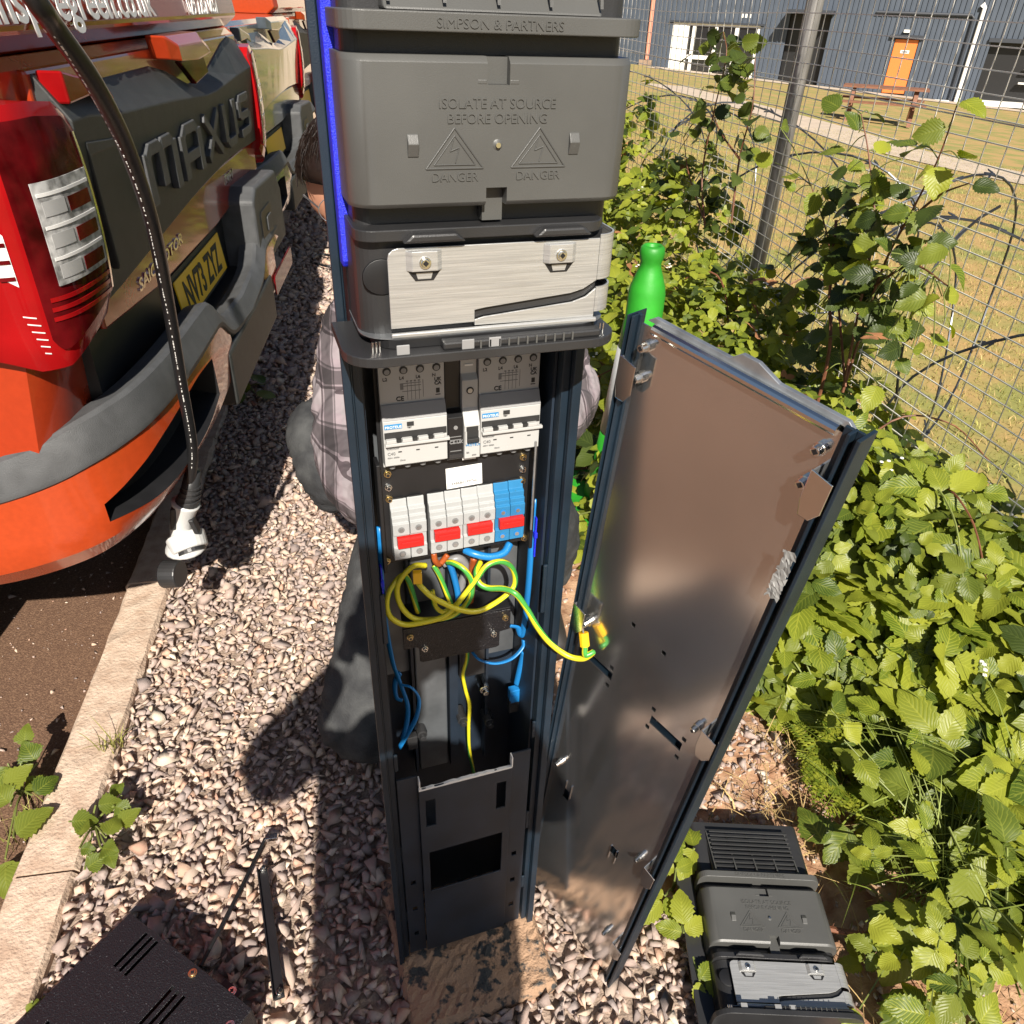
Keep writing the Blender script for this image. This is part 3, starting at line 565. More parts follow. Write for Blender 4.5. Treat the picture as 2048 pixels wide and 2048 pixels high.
# concrete foot, rough on top
xs = np.linspace(-0.134, 0.134, 34); ys = np.linspace(-0.118, 0.17, 34); b = MB()
hz = {(i, j): 0.012 + 0.0025 * (math.sin(i * 0.5 + j * 0.3) * math.sin(j * 0.4 + 2) + random.uniform(-0.9, 0.9)) - (0.012 if i in (0, 33) or j in (0, 33) else 0) for i in range(34) for j in range(34)}
vs = [(x + random.uniform(-.002, .002), y + random.uniform(-.002, .002), hz[i, j]) for j, y in enumerate(ys) for i, x in enumerate(xs)]
fs = [(j * 34 + i, j * 34 + i + 1, (j + 1) * 34 + i + 1, (j + 1) * 34 + i) for j in range(33) for i in range(33)]
ring = [i for i in range(34)] + [j * 34 + 33 for j in range(1, 34)] + [33 * 34 + i for i in range(32, -1, -1)] + [j * 34 for j in range(32, 0, -1)]
k0 = len(vs); vs += [(vs[i][0] * 1.03, vs[i][1] * 1.02, -0.12) for i in ring]; nr = len(ring); fs += [(ring[i], ring[(i + 1) % nr], k0 + (i + 1) % nr, k0 + i) for i in range(nr)]
ft = thing('concrete_foot', 'rough stained concrete footing under the charging pedestal', 'footing', (PL[0], PL[1], -0.006), PR); b.add(vs, fs); b.build('block', 'concrete', ft, smooth=False)

# mounting plate and its screws
MB().box(-0.0925, 0.0885, 0.052, 0.055, 0.872, 1.16).build('mounting_plate', 'black', ped, bevel=0.0008)
for x in (-0.098, 0.0892):
    MB().box(x, x + 0.0045, 0.038, 0.060, 0.868, 1.02).build('plate_bracket', 'black', ped, bevel=0.001)
for x, zs in ((-0.084, (1.000, 0.982, 0.966)), (0.080, (0.998, 0.981, 0.965))):
    for z in zs: screw(ped, (x, 0.052, z), (0, -1, 0), 0.0036, 0.005, 'brass' if z != zs[1] else 'chrome')
MB().box(0.0855, 0.0875, 0.028, 0.030, 0.905, 1.03).build('plate_edge', 'galv', ped)
for x in (-0.092, 0.086): screw(ped, (x, 0.050, 0.878), (0, -1, 0), 0.0036, 0.004, 'brass')

def local(o): o.location = Matrix.Translation(PL) @ Matrix.Rotation(PR, 4, 'Z') @ Vector(o.location); o.rotation_euler = (0, 0, PR); return o
def dev(name, label, cat, loc, group=None): return local(thing(name, label, cat, loc, 0, group))
# ------------------------------------------------------------------ modular devices on the rail
def rcbo(x0, label):
    t = dev('circuit_breaker', label, 'circuit breaker', (x0, 0.05, 1.012)); w = 0.0705; W2 = w
    prof = [(0, 0.0), (-0.004, 0.0), (-0.004, 0.006), (-0.018, 0.009), (-0.018, 0.063), (-0.0105, 0.077), (-0.0085, 0.079), (-0.0085, 0.124), (0, 0.126)]
    MB().prism(prof, 'x', 0, w).build('case', 'breaker', t, bevel=0.0007)
    MB().prism([(-0.0100, 0.0795), (-0.0176, 0.0645), (-0.0186, 0.0645), (-0.0108, 0.0795)], 'x', 0.0004, w - 0.0004).build('sloped_band', 'breaker_dark', t)
    MB().box(0.001, w - 0.001, -0.0190, -0.0181, 0.0430, 0.0505).build('switch_slot', 'ink', t)
    lv = MB(); lv.box(0.0005, w + 0.0015, -0.0245, -0.0195, 0.0360, 0.0395); lo = lv.build('lever', 'breaker', t, bevel=0.0006)
    for k in range(4):
        MB().box(0.0018 + k * 0.0176, 0.0128 + k * 0.0176, -0.0242, -0.0192, 0.0397, 0.0440).build('toggle', 'breaker', lo, bevel=0.0005)
        MB().box(0.0135 + k * 0.0176, 0.0185 + k * 0.0176, -0.0235, -0.0192, 0.0398, 0.0436).build('gap', 'ink', lo) if k < 3 else None
        b = MB(); cx = 0.0093 + k * 0.0176; b.cyl((cx, -0.0084, 0.1165), (cx, -0.0091, 0.1165), 0.0044, 16); h = b.build('terminal_hole', 'ink', t)
        b = MB(); b.cyl((cx, -0.0091, 0.1160), (cx, -0.0096, 0.1160), 0.0030, 12); b.build('terminal_screw', 'breaker_dark', h)
        b = MB(); b.cyl((cx, -0.0042, -0.0005), (cx, -0.0048, 0.0035), 0.004, 12); b.build('terminal_hole', 'ink_grey', t)
        text(('L2', 'L4', 'L6', 'N')[k], 0.0052, (cx - 0.005, -0.0087, 0.1060), 'ink', t)
    MB().box(0.026, 0.0335, -0.0192, -0.0180, 0.0565, 0.0610).build('test_button', 'ink', t)
    MB().box(0.0015, 0.0205, -0.0187, -0.0181, 0.0545, 0.0600).build('brand_strip', 'ink_blue', t)
    text('PROTEUS', 0.0043, (0.0020, -0.0190, 0.0555), 'label_white', t, ext=0.0002)
    text('TEST', 0.0022, (0.0262, -0.0183, 0.0535), 'ink', t)
    text('C40', 0.0052, (0.0030, -0.0183, 0.0225), 'ink_grey', t); text('PL40C3ORP', 0.0026, (0.0028, -0.0183, 0.0295), 'ink_grey', t)
    text('400V~ 6000A', 0.0024, (0.0028, -0.0183, 0.0185), 'ink_grey', t); text('30mA', 0.0026, (0.0165, -0.0183, 0.0140), 'ink_grey', t)
    for cx in (0.015, 0.035, 0.056): MB().box(cx, cx + 0.004, -0.0184, -0.0180, 0.0250, 0.0263).build('print_mark', 'ink', t)
    text('CE', 0.0072, (0.0175, -0.0087, 0.0820), 'ink', t, bold=0.00012); text('UK', 0.0055, (0.0595, -0.0087, 0.1010), 'ink', t, bold=0.0001); text('CA', 0.0055, (0.0595, -0.0087, 0.0965), 'ink', t, bold=0.0001)
    b = MB()                                               # printed circuit diagram
    for k in range(4):
        x = 0.030 + k * 0.0042; b.box(x, x + 0.0005, -0.0088, -0.0084, 0.082, 0.103); b.box(x - 0.001, x + 0.0015, -0.0088, -0.0084, 0.1032, 0.1042)
    for z in (0.101, 0.098, 0.092): b.box(0.0245, 0.045, -0.00885, -0.0084, z, z + 0.0005)
    b.box(0.0225, 0.026, -0.0088, -0.0084, 0.0945, 0.1015); b.box(0.047, 0.0475, -0.0088, -0.0084, 0.084, 0.104)
    b.build('printed_diagram', 'ink_grey', t)
    b = MB(); b.box(0.0605, 0.066, -0.0088, -0.0084, 0.0845, 0.0855); b.box(0.0612, 0.0652, -0.0088, -0.0084, 0.087, 0.0925); b.build('print_mark', 'ink', t)
    return t
rcbo(-0.0885, 'left four pole light grey circuit breaker inside the pedestal')
rcbo(0.0205, 'right four pole light grey circuit breaker inside the pedestal')
t = dev('surge_module', 'narrow black module between the grey circuit breakers', 'electrical module', (-0.0165, 0.05, 1.012))
MB().prism([(0, 0), (-0.005, 0), (-0.016, 0.006), (-0.016, 0.058), (-0.003, 0.064), (-0.003, 0.13), (0, 0.13)], 'x', 0, 0.0172).build('case', 'black', t, bevel=0.0006)
text('CE UK', 0.0056, (0.0012, -0.0163, 0.026), 'breaker_dark', t); MB().box(0.001, 0.0162, -0.0168, -0.0161, 0.0075, 0.0125).build('label_slot', 'dark_plastic', t)
b = MB(); b.cyl((0.0086, -0.0161, 0.046), (0.0086, -0.0168, 0.046), 0.0024, 12); b.build('indicator', 'wire_grey', t)
for z in (0.034, 0.030, 0.026, 0.016): MB().box(0.002, 0.0150, -0.0164, -0.0160, z, z + 0.001).build('print_line', 'ink_grey', t)
MB().box(0.0005, 0.0165, -0.008, -0.006, 0.001, 0.0045).build('clip', 'breaker', t)
t = dev('miniature_breaker', 'single pole white circuit breaker with a small blue name print', 'circuit breaker', (0.0012, 0.05, 1.012))
MB().prism([(0, 0), (-0.004, 0), (-0.004, 0.004), (-0.020, 0.007), (-0.020, 0.048), (-0.010, 0.066), (-0.010, 0.098), (-0.004, 0.104), (-0.004, 0.128), (0, 0.13)], 'x', 0, 0.0180).build('case', 'breaker', t, bevel=0.0006)
MB().box(0.0022, 0.0158, -0.0206, -0.0199, 0.032, 0.047).build('switch_slot', 'ink', t); MB().box(0.0022, 0.0158, -0.0262, -0.0204, 0.0300, 0.0345).build('lever', 'ink', t, bevel=0.0006)
for x in (0.0004, 0.0158): MB().box(x, x + 0.0018, -0.0222, -0.0201, 0.026, 0.042).build('lever_guard', 'breaker', t)
text('PROTEUS', 0.0040, (0.0014, -0.0203, 0.0225), 'ink_blue', t); text('B6', 0.0034, (0.0020, -0.0203, 0.0135), 'ink_grey', t); text('6000', 0.0026, (0.0085, -0.0203, 0.0100), 'ink_grey', t)
MB().box(0.0008, 0.0170, -0.0203, -0.0199, 0.0260, 0.0266).build('print_line', 'ink_blue', t)
b = MB(); b.cyl((0.009, -0.0099, 0.086), (0.009, -0.0106, 0.086), 0.0042, 16); h = b.build('terminal_hole', 'ink', t); b = MB(); b.cyl((0.009, -0.0106, 0.0858), (0.009, -0.0110, 0.0858), 0.0028, 12); b.build('terminal_screw', 'galv', h)
MB().box(0.0045, 0.0135, -0.0050, -0.0041, 0.1125, 0.1145).build('clip', 'label_white', t); MB().box(0.001, 0.017, -0.0075, -0.0042, -0.002, 0.0035).build('foot_clip', 'label_white', t)
# barcode label without its square code
t = dev('serial_label', 'white sticker with a serial number between breakers and terminals', 'label', (-0.0150, 0.0512, 0.968)); t.rotation_euler = (0, RAD(-2), PR)
MB().box(0, 0.044, -0.0003, 0.0003, 0, 0.028).build('paper', 'label_white', t); text('34868d1997e0', 0.0054, (0.0055, -0.0006, 0.0045), 'ink', t, ext=0.0001)
# feed-through terminal blocks with red jumper bridges
names = ['first', 'second', 'third', 'fourth', 'fifth', 'sixth']
xs = [-0.0845, -0.0638, -0.0395, -0.0190, 0.0015, 0.0215, 0.0420, 0.0610]
for i, x in enumerate(xs):
    blue = i >= 6; w = 0.0198 if not blue else 0.0186
    lab = f'light grey terminal block, {names[i]} from the left of the row' if not blue else ('blue terminal block beside the grey ones', 'outer blue terminal block at the right end of the row')[i - 6]
    t = dev('terminal_block', lab, 'terminal block', (x, 0.05, 0.886 + 0.0004 * i), 'row of terminal blocks')
    MB().prism([(0, 0.0), (-0.014, 0.001), (-0.015, 0.019), (-0.0125, 0.020), (-0.0125, 0.036), (-0.015, 0.037), (-0.015, 0.053), (-0.012, 0.054), (-0.012, 0.060), (-0.009, 0.061), (-0.009, 0.068), (-0.004, 0.070), (-0.002, 0.080), (0, 0.080)], 'x', 0, w).build('body', 'term_blue' if blue else 'term_grey', t, bevel=0.0006)
    for z in (0.010, 0.045):
        b = MB(); b.cyl((w / 2, -0.0149, z), (w / 2, -0.0156, z), 0.0040, 16); h = b.build('screw_hole', 'ink_grey' if not blue else 'wire_blue', t); b = MB(); b.cyl((w / 2, -0.0156, z - 0.0006), (w / 2, -0.0160, z - 0.0006), 0.0027, 12); b.build('clamp_screw', 'galv', h)
    MB().box(0.003, w - 0.003, -0.0014, 0.0, 0.0802, 0.0812).build('marker', 'ink', t)
for i, lab in enumerate(('lowest red jumper bridge at the left of the terminal row', 'red jumper bridge, second from the left in the terminal row', 'red jumper bridge, third from the left in the terminal row', 'red jumper bridge on the two blue terminal blocks')):
    x = xs[2 * i] + 0.004; t = dev('jumper_bridge', lab, 'jumper bridge', (x, 0.0375, 0.9075 + 0.0015 * i), 'red jumper bridges')
    MB().box(0, 0.0315, -0.0085, 0.0, 0, 0.0135).build('bridge_body', 'red_plastic', t, bevel=0.0008); MB().box(0.004, 0.0275, -0.0098, -0.0086, 0.006, 0.0095).build('ridge', 'red_plastic', t, bevel=0.0005)
# black cover bracket below
t = dev('cover_bracket', 'black bent metal bracket with screws below the terminal blocks', 'bracket', (0, 0.045, 0.70))
MB().prism([(-0.079, 0.030), (-0.079, 0.066), (0.070, 0.066), (0.070, 0.030), (0.055, 0.028), (0.055, 0.002), (0.050, 0), (-0.055, 0.0), (-0.058, 0.003), (-0.058, 0.027), (-0.063, 0.030)], 'y', -0.0015, 0.0015).build('face', 'black_speckle', t, bevel=0.0007)
MB().prism([(-0.079, 0), (0.070, 0), (0.068, 0.045), (-0.074, 0.045)], 'z', 0.0663, 0.0685).build('top_flange', 'black', t, bevel=0.0006)
for x, z, mm in ((-0.070, 0.052, 'brass'), (0.062, 0.053, 'brass'), (-0.051, 0.026, 'chrome'), (0.046, 0.027, 'chrome')): screw(t, (x, -0.0015, z), (0, -1, 0), 0.0036, 0.005, mm)
# ------------------------------------------------------------------ wires (paths in the pedestal's own axes)
MP = Matrix.Translation(PL) @ Matrix.Rotation(PR, 4, 'Z')
def wire(name, label, pts, r, m, n=7, flat=None, parent=None, nn=9):
    pw = [MP @ Vector(p) for p in spline(pts, nn)]; o = MB().tube(pw, r, n, flat, uv=True).build(name, m, None, smooth=True); return tag(o, label, 'wire')
def q5(x, y, dep):                                             # sight line met with a plane inside the pedestal
    u, v = 650 + x * 0.31056, 1050 + y * 0.31056; d_ = ray(u, v); n_ = np.array([math.sin(PR), -math.cos(PR), 0]); o_ = np.array(PL) - n_ * dep
    p = CAM + ((o_ - CAM) @ n_) / (d_ @ n_) * d_; l_ = MP.inverted() @ Vector(p); return (l_.x, l_.y, l_.z)
E1 = [q5(1200, 690, .05)] and [q5(600, 560, .060), q5(520, 330, .056), q5(430, 400, .045), q5(398, 500, .038), q5(420, 590, .034), q5(510, 640, .030), q5(640, 625, .026), q5(760, 590, .024), q5(840, 520, .024), q5(960, 370, .026), q5(1040, 265, .028), q5(1130, 235, .030), q5(1200, 270, .032), q5(1225, 350, .032), q5(1200, 420, .028), q5(1100, 500, .020), q5(980, 555, .014), q5(850, 540, .014), q5(700, 470, .018), q5(630, 410, .024), q5(600, 375, .03)]
wire('earth_wire', 'green and yellow earth wire looped below the terminals with a yellow crimp', E1, 0.0037, 'wire_earth')
E2 = [q5(650, 260, .055), q5(560, 270, .050), q5(470, 380, .045), q5(480, 500, .040), q5(560, 595, .034), q5(680, 610, .030), q5(830, 580, .026), q5(930, 480, .026), q5(945, 370, .028), q5(900, 290, .034), q5(830, 245, .045), q5(790, 240, .055)]
wire('earth_wire', 'second green and yellow earth wire curling round the left loop', E2, 0.0037, 'wire_earth')
E3 = [q5(1000, 240, .05), q5(975, 300, .036), q5(990, 370, .026), q5(1050, 405, .018), q5(1150, 410, .008), q5(1230, 445, -.004)]
E3_more = lambda dp: [q5(x, y, -.004 + (dp + .004) * k) for x, y, k in ((1300, 540, .12), (1370, 660, .28), (1450, 760, .46), (1560, 840, .70), (1660, 860, .90), (1725, 820, 1.0))]
E3_tail = lambda e: wire('earth_wire', 'long green and yellow earth wire running out to the loose cover panel', E3 + E3_more(e[0][1]) + e, 0.0040, 'wire_earth')
E4 = [q5(700, 260, .062), q5(740, 330, .058), q5(780, 430, .055), q5(810, 520, .052), q5(760, 560, .05), q5(710, 520, .05), q5(690, 420, .055)]
wire('earth_wire', 'thin green earth wire standing behind the left loop', E4, 0.0034, 'wire_earth')
E5 = [q5(920, 740, .075), q5(915, 860, .08), q5(890, 960, .082), q5(905, 1060, .085), q5(930, 1160, .085), q5(925, 1300, .086), q5(930, 1450, .086), q5(958, 1600, .088), q5(970, 1720, .09)]
wire('earth_wire', 'yellow earth wire dropping straight down the back of the cavity', E5, 0.0030, 'wire_earth')
MB().obox(MP @ Vector(q5(595, 335, .028)), (0.0055, 0, 0), (0, 0.004, 0), (0, 0, 0.0085)).build('crimp_terminal', 'crimp_yellow', None, bevel=0.001); tag(bpy.data.objects['crimp_terminal'], 'yellow crimp terminal on the looped earth wire', 'crimp')
for lab, pts, r, mm in (
    ('blue cable sagging under the blue terminal blocks', [q5(900, 160, .055), q5(960, 185, .045), q5(1060, 205, .04), q5(1150, 180, .042), q5(1190, 120, .05)], 0.0052, 'wire_blue'),
    ('blue cable rising behind the earth wires', [q5(800, 240, .065), q5(830, 330, .068), q5(855, 440, .070), q5(860, 540, .070)], 0.0046, 'wire_blue'),
    ('brown cable hanging below the grey terminals', [q5(700, 180, .05), q5(710, 230, .05), q5(740, 250, .055), q5(790, 190, .055)], 0.0040, 'wire_brown'),
    ('brown cable running down behind the bracket', [q5(960, 210, .06), q5(945, 300, .07), q5(940, 450, .07), q5(925, 540, .07)], 0.0048, 'wire_brown'),
    ('grey cable arching behind the earth wire loops', [q5(760, 250, .075), q5(860, 215, .072), q5(910, 280, .075), q5(880, 380, .08), q5(870, 520, .08)], 0.0060, 'wire_grey')):
    wire('power_cable', lab, pts, r, mm)
for lab, pts in (
    ('thin blue data cable down the left wall with a tied flat loop', [(-0.100, 0.05, 0.93), (-0.1005, 0.05, 0.80), q5(430, 860, .06), q5(470, 980, .065), q5(500, 1060, .06), q5(530, 1150, .055), q5(530, 1250, .055), q5(500, 1380, .055)]),
    ('flat blue data cable loop bulging to the right at lower left', [q5(500, 1030, .06), q5(560, 1050, .05), q5(605, 1120, .045), q5(590, 1230, .045), q5(540, 1330, .05), q5(480, 1430, .055)]),
    ('flat blue data cable folded back against the left wall', [q5(480, 950, .07), q5(450, 1020, .07), q5(460, 1110, .065), q5(500, 1130, .06)]),
    ('blue data cable coiled under the right of the bracket', [(0.094, 0.045, 0.94), (0.094, 0.045, 0.80), q5(1270, 700, .07), q5(1240, 660, .07), q5(1190, 650, .07)]),
    ('blue data cable arcing below the right of the bracket', [q5(950, 820, .075), q5(1000, 870, .06), q5(1100, 890, .055), q5(1200, 860, .058), q5(1270, 790, .065), q5(1275, 740, .07)]),
    ('thin blue data cable ending in a plug on the right wall', [q5(1280, 820, .07), q5(1255, 920, .075), q5(1230, 1030, .08)])):
    wire('data_cable', lab, pts, 0.0048, 'wire_blue', flat=0.4)
for lab, (a, b_), mm in (('blue network plug clipped into the right wall', (1215, 1090), 'wire_blue'), ('black network socket at the left wall', (560, 1390), 'dark_plastic'), ('black network socket under the right plug', (1210, 1150), 'dark_plastic')):
    t = thing('network_plug' if 'plug clipped' in lab else 'network_socket', lab, 'connector', MP @ Vector(q5(a, b_, .08)), PR)
    MB().box(-0.008, 0.008, -0.006, 0.006, -0.014, 0.014).build('shell', mm, t, bevel=0.0012); MB().box(-0.006, 0.006, -0.0075, -0.0062, -0.010, 0.004).build('latch', mm, t)
for lab, x, z in (('blue cable tie on the right inner wall', 0.0965, 0.885), ('blue cable tie on the left inner wall', -0.1015, 0.85)):
    t = dev('cable_tie', lab, 'cable tie', (x, 0.04, z)); MB().box(-0.001, 0.001, -0.004, 0.004, -0.03, 0.03).build('strap', 'blue_trim', t); MB().box(-0.002, 0.002, -0.005, 0.005, 0.0, 0.008).build('head', 'blue_trim', t)
for (a, b_) in ((620, 1330), (1050, 1250), (880, 1240), (1020, 1040)):
    p = q5(a, b_, .09); b = MB(); b.cyl((p[0], p[1] + 0.02, p[2]), (p[0], p[1] - 0.008, p[2]), 0.008, 14); b.cyl((p[0], p[1] - 0.008, p[2]), (p[0], p[1] - 0.016, p[2]), 0.005, 12); b.build('cable_gland', 'dark_plastic' if b_ > 1100 else 'chrome', ped, bevel=0.001)
# ================================================================== charge point unit (local origin at its lower back edge)
def make_head(full=True):
    t = thing('charge_point_unit', '', 'charge point'); Z = lambda z: z - 1.19
    def block(name, x0, x1, yf, yb, z0, z1, m, r=0.016, bev=0.0015, par=None, smooth=True):
        return MB().prism(rrect(x0, x1, yf, yb, (r, r, 0.001, 0.001), 7), 'z', Z(z0), Z(z1)).build(name, m, par or t, bevel=bev, seg=3, ang=50)
    block('rear_housing', -0.113, 0.107, -0.058, -0.001, 1.206, 1.56, 'dark_plastic', 0.012)
    block('top_ledge', -0.1175, 0.1115, -0.086, -0.003, 1.4305, 1.4425, 'grey_plastic', 0.018, 0.0025)
    text('SIMPSON & PARTNERS', 0.0088, (-0.003, -0.0862, Z(1.4333)), 'grey_plastic', t, align='CENTER', ext=0.0006, sx=1.08)
    # slanted vent block above the ledge
    MB().prism([(-0.004, Z(1.4427)), (-0.078, Z(1.4427)), (-0.070, Z(1.452)), (-0.055, Z(1.545)), (-0.004, Z(1.545))], 'x', -0.085, 0.078).build('vent_block', 'grey_plastic', t, bevel=0.002)
    for k in range(5): MB().prism([(-0.0785, Z(1.4475)), (-0.0725, Z(1.455)), (-0.0600, Z(1.540)), (-0.0565, Z(1.540))], 'x', -0.083 + 0.0395 * k, -0.0805 + 0.0395 * k).build('vent_rib', 'grey_plastic', t)
    for k in range(9): MB().prism([(-0.0715, Z(1.458 + 0.009 * k)), (-0.0735, Z(1.459 + 0.009 * k)), (-0.0727, Z(1.463 + 0.009 * k)), (-0.0707, Z(1.462 + 0.009 * k))], 'x', -0.0795, 0.0765).build('vent_slat', 'dark_plastic', t)
    block('neck', -0.110, 0.104, -0.050, -0.0035, 1.2995, 1.4302, 'black', 0.014)  # black colour stands in for the shadow under the ledge
    # big cover with a key slot at top and bottom, its upper and lower edges chamfered
    xc = -0.003
    def cover(x0, x1, rl, rr, z0, z1, ct, cb):
        def ring(z, ins):
            f = -0.0815 + ins; q = []
            q += [(x0, -0.004, z)] + ([(x0 + 0.022 * (1 - math.cos(RAD(a))), f + 0.022 * (1 - math.sin(RAD(a))), z) for a in range(0, 91, 9)] if rl else [(x0, f, z)])
            q += ([(x1 - 0.022 * (1 - math.sin(RAD(a))), f + 0.022 * (1 - math.cos(RAD(a))), z) for a in range(0, 91, 9)] if rr else [(x1, f, z)]) + [(x1, -0.004, z)]
            return q
        rg = ([ring(z0, 0.003), ring(z0 + 0.0024, 0.0006), ring(z0 + 0.0034, 0)] if cb else [ring(z0, 0)]) + ([ring(z1 - 0.0044, 0), ring(z1 - 0.0034, 0.0006), ring(z1, 0.0045)] if ct else [ring(z1, 0)])
        return MB().loft(rg).build('cover', 'grey_plastic', t, smooth='auto')
    cover(-0.117, xc - 0.0086, True, False, 1.3145 - 1.19, 1.4165 - 1.19, True, True); cover(xc + 0.0086, 0.111, False, True, 1.3145 - 1.19, 1.4165 - 1.19, True, True)
    cover(xc - 0.0086, xc + 0.0086, False, False, 1.328 - 1.19, 1.3985 - 1.19, False, False)
    MB().box(xc - 0.0085, xc + 0.0085, -0.0745, -0.004, Z(1.3987), Z(1.4160)).build('slot_floor', 'grey_plastic', t); MB().box(xc - 0.0085, xc + 0.0085, -0.0700, -0.004, Z(1.301), Z(1.3278)).build('slot_floor', 'grey_plastic', t)
    for q in (-1, 1): MB().box(xc + q * 0.0125 - 0.0035, xc + q * 0.0125 + 0.0035, -0.0818, -0.0800, Z(1.3990), Z(1.4020)).build('slot_nib', 'grey_plastic', t, bevel=0.0006)
    Y = -0.0819
    text('ISOLATE AT SOURCE', 0.0098, (xc, Y, Z(1.3835)), 'grey_plastic', t, align='CENTER', ext=0.0005, sx=1.0); text('BEFORE OPENING', 0.0098, (xc, Y, Z(1.3735)), 'grey_plastic', t, align='CENTER', ext=0.0005)
    for cx in (xc - 0.034, xc + 0.034):
        text('DANGER', 0.0092, (cx, Y, Z(1.3335)), 'grey_plastic', t, align='CENTER', ext=0.0005)
        tri = [(cx, 1.3705), (cx + 0.0225, 1.3425), (cx - 0.0225, 1.3425)]; b = MB()
        for f, rr in ((1.0, 0.0006), (0.72, 0.0004)):
            c0 = (cx, 1.3518); pp = [(c0[0] + (x - c0[0]) * f, Y, Z(c0[1] + (z - c0[1]) * f)) for x, z in tri]
            for i in range(3): b.cyl(pp[i], pp[(i + 1) % 3], rr, 6)
        zz2 = [(cx - 0.001, 1.3625), (cx - 0.0035, 1.3545), (cx + 0.0035, 1.357), (cx + 0.0005, 1.3465)]
        for p, q in zip(zz2, zz2[1:]): b.cyl((p[0], Y, Z(p[1])), (q[0], Y, Z(q[1])), 0.0004, 6)
        b.build('warning_triangle', 'grey_plastic', t)
    for cx in (xc - 0.066, xc + 0.063):
        MB().prism([(Y + 0.0008, Z(1.3505)), (Y - 0.0004, Z(1.351)), (Y - 0.0036, Z(1.360)), (Y - 0.0004, Z(1.3665)), (Y + 0.0008, Z(1.367))], 'x', cx - 0.0042, cx + 0.0042).build('clip_bump', 'grey_plastic', t, bevel=0.0006)
    b = MB(); b.lathe([(0.0001, 0.0004), (0.0060, 0.0001), (0.0062, -0.0006)], (0, 0, 0), 20); o = b.build('dimple', 'grey_plastic', t, smooth=True); o.location = (xc, Y + 0.0006, Z(1.3585)); o.rotation_euler = (math.pi / 2, 0, 0)
    b = MB(); b.cyl((xc, Y, Z(1.3585)), (xc, Y - 0.0022, Z(1.3585)), 0.0019, 12); b.build('security_pin', 'chrome', t)
    # lower lip, dark shoulders and metal bracket
    block('lower_lip', -0.1165, 0.0975, -0.079, -0.003, 1.2895, 1.2985, 'dark_plastic', 0.016, 0.002)
    for cx in (-0.055, 0.055): MB().prism([(cx - 0.026, Z(1.2896)), (cx - 0.018, Z(1.2965)), (cx + 0.018, Z(1.2965)), (cx + 0.026, Z(1.2896))], 'y', -0.0885, -0.0792).build('lip_bump', 'dark_plastic', t, bevel=0.002)
    block('shoulder', -0.1165, 0.105, -0.070, -0.002, 1.2065, 1.2893, 'dark_plastic', 0.020, 0.002)
    b = MB(); b.lathe([(0.0001, 0.002), (0.0155, 0.0025), (0.0165, 0.0)], (0, 0, 0), 20); o = b.build('finger_dent', 'black', t, smooth=True); o.location = (-0.096, -0.0708, Z(1.260)); o.rotation_euler = (math.pi / 2, 0, 0); o.scale = (1, 0.9, 0.25)
    # brushed bracket wrapping round the right corner, with the angled cut-out
    c = [(-0.0925, Z(1.2190)), (-0.0925, Z(1.276)), (-0.0915, Z(1.2805)), (-0.088, Z(1.2835)), (-0.084, Z(1.2845)), (0.092, Z(1.2845)), (0.092, Z(1.2485)), (0.080, Z(1.2415)), (0.068, Z(1.2385)), (-0.010, Z(1.2315)), (-0.020, Z(1.2300)), (-0.020, Z(1.2195))]
    MB().prism(c[:12], 'y', -0.0800, -0.0782).build('bracket_plate', 'brushed', t, bevel=0.0004)
    MB().prism([(-0.020, Z(1.2190)), (-0.020, Z(1.2215)), (-0.012, Z(1.2235)), (0.070, Z(1.2305)), (0.083, Z(1.2345)), (0.092, Z(1.2415)), (0.092, Z(1.2150)), (-0.02, Z(1.2165))], 'y', -0.0802, -0.0783).build('bracket_plate', 'brushed', t, bevel=0.0004)
    ring = lambda z0: [(0.0922 + 0.0195 * math.sin(RAD(a)), -0.0800 + 0.0195 * (1 - math.cos(RAD(a))), z0) for a in range(0, 91, 10)] + [(0.1117, -0.010, z0), (0.1101, -0.010, z0)] + [(0.0922 + 0.0179 * math.sin(RAD(a)), -0.0784 + 0.0179 * (1 - math.cos(RAD(a))), z0) for a in range(90, -1, -10)]
    MB().loft([ring(Z(1.2200)), ring(Z(1.2425))]).build('bracket_bend', 'brushed', t); MB().loft([ring(Z(1.2490)), ring(Z(1.2875))]).build('bracket_bend', 'brushed', t)
    MB().prism([(-0.020, Z(1.2216)), (-0.020, Z(1.2299)), (0.068, Z(1.2384)), (0.080, Z(1.2414)), (0.0922, Z(1.2484)), (0.0922, Z(1.2416)), (0.083, Z(1.2346)), (0.070, Z(1.2306)), (-0.012, Z(1.2236))], 'y', -0.0765, -0.0705).build('cutout_backing', 'dark_plastic', t)
    MB().box(-0.0930, 0.0935, -0.0845, -0.0804, Z(1.2120), Z(1.2160)).build('bracket_foot', 'brushed', t, bevel=0.001)
    for cx in (-0.063, 0.055):
        MB().prism([(cx - 0.0150, -0.0803), (cx - 0.0105, -0.0845), (cx + 0.0105, -0.0845), (cx + 0.0150, -0.0803)], 'z', Z(1.2665), Z(1.2825)).build('fixing_tab', 'brushed', t, bevel=0.0006)
        MB().prism([(cx - 0.0130, Z(1.2655)), (cx + 0.0130, Z(1.2655)), (cx + 0.0075, Z(1.2580)), (cx - 0.0075, Z(1.2580))], 'y', -0.0805, -0.0801).build('tab_opening', 'black', t)
        MB().prism([(cx - 0.0070, Z(1.2645)), (cx + 0.0070, Z(1.2645)), (cx + 0.0055, Z(1.2595)), (cx - 0.0055, Z(1.2595))], 'y', -0.0808, -0.0804).build('tab_lip', 'brushed', t)
        screw(t, (cx, -0.0846, Z(1.2735)), (0, -1, 0), 0.0040, 0.0028)
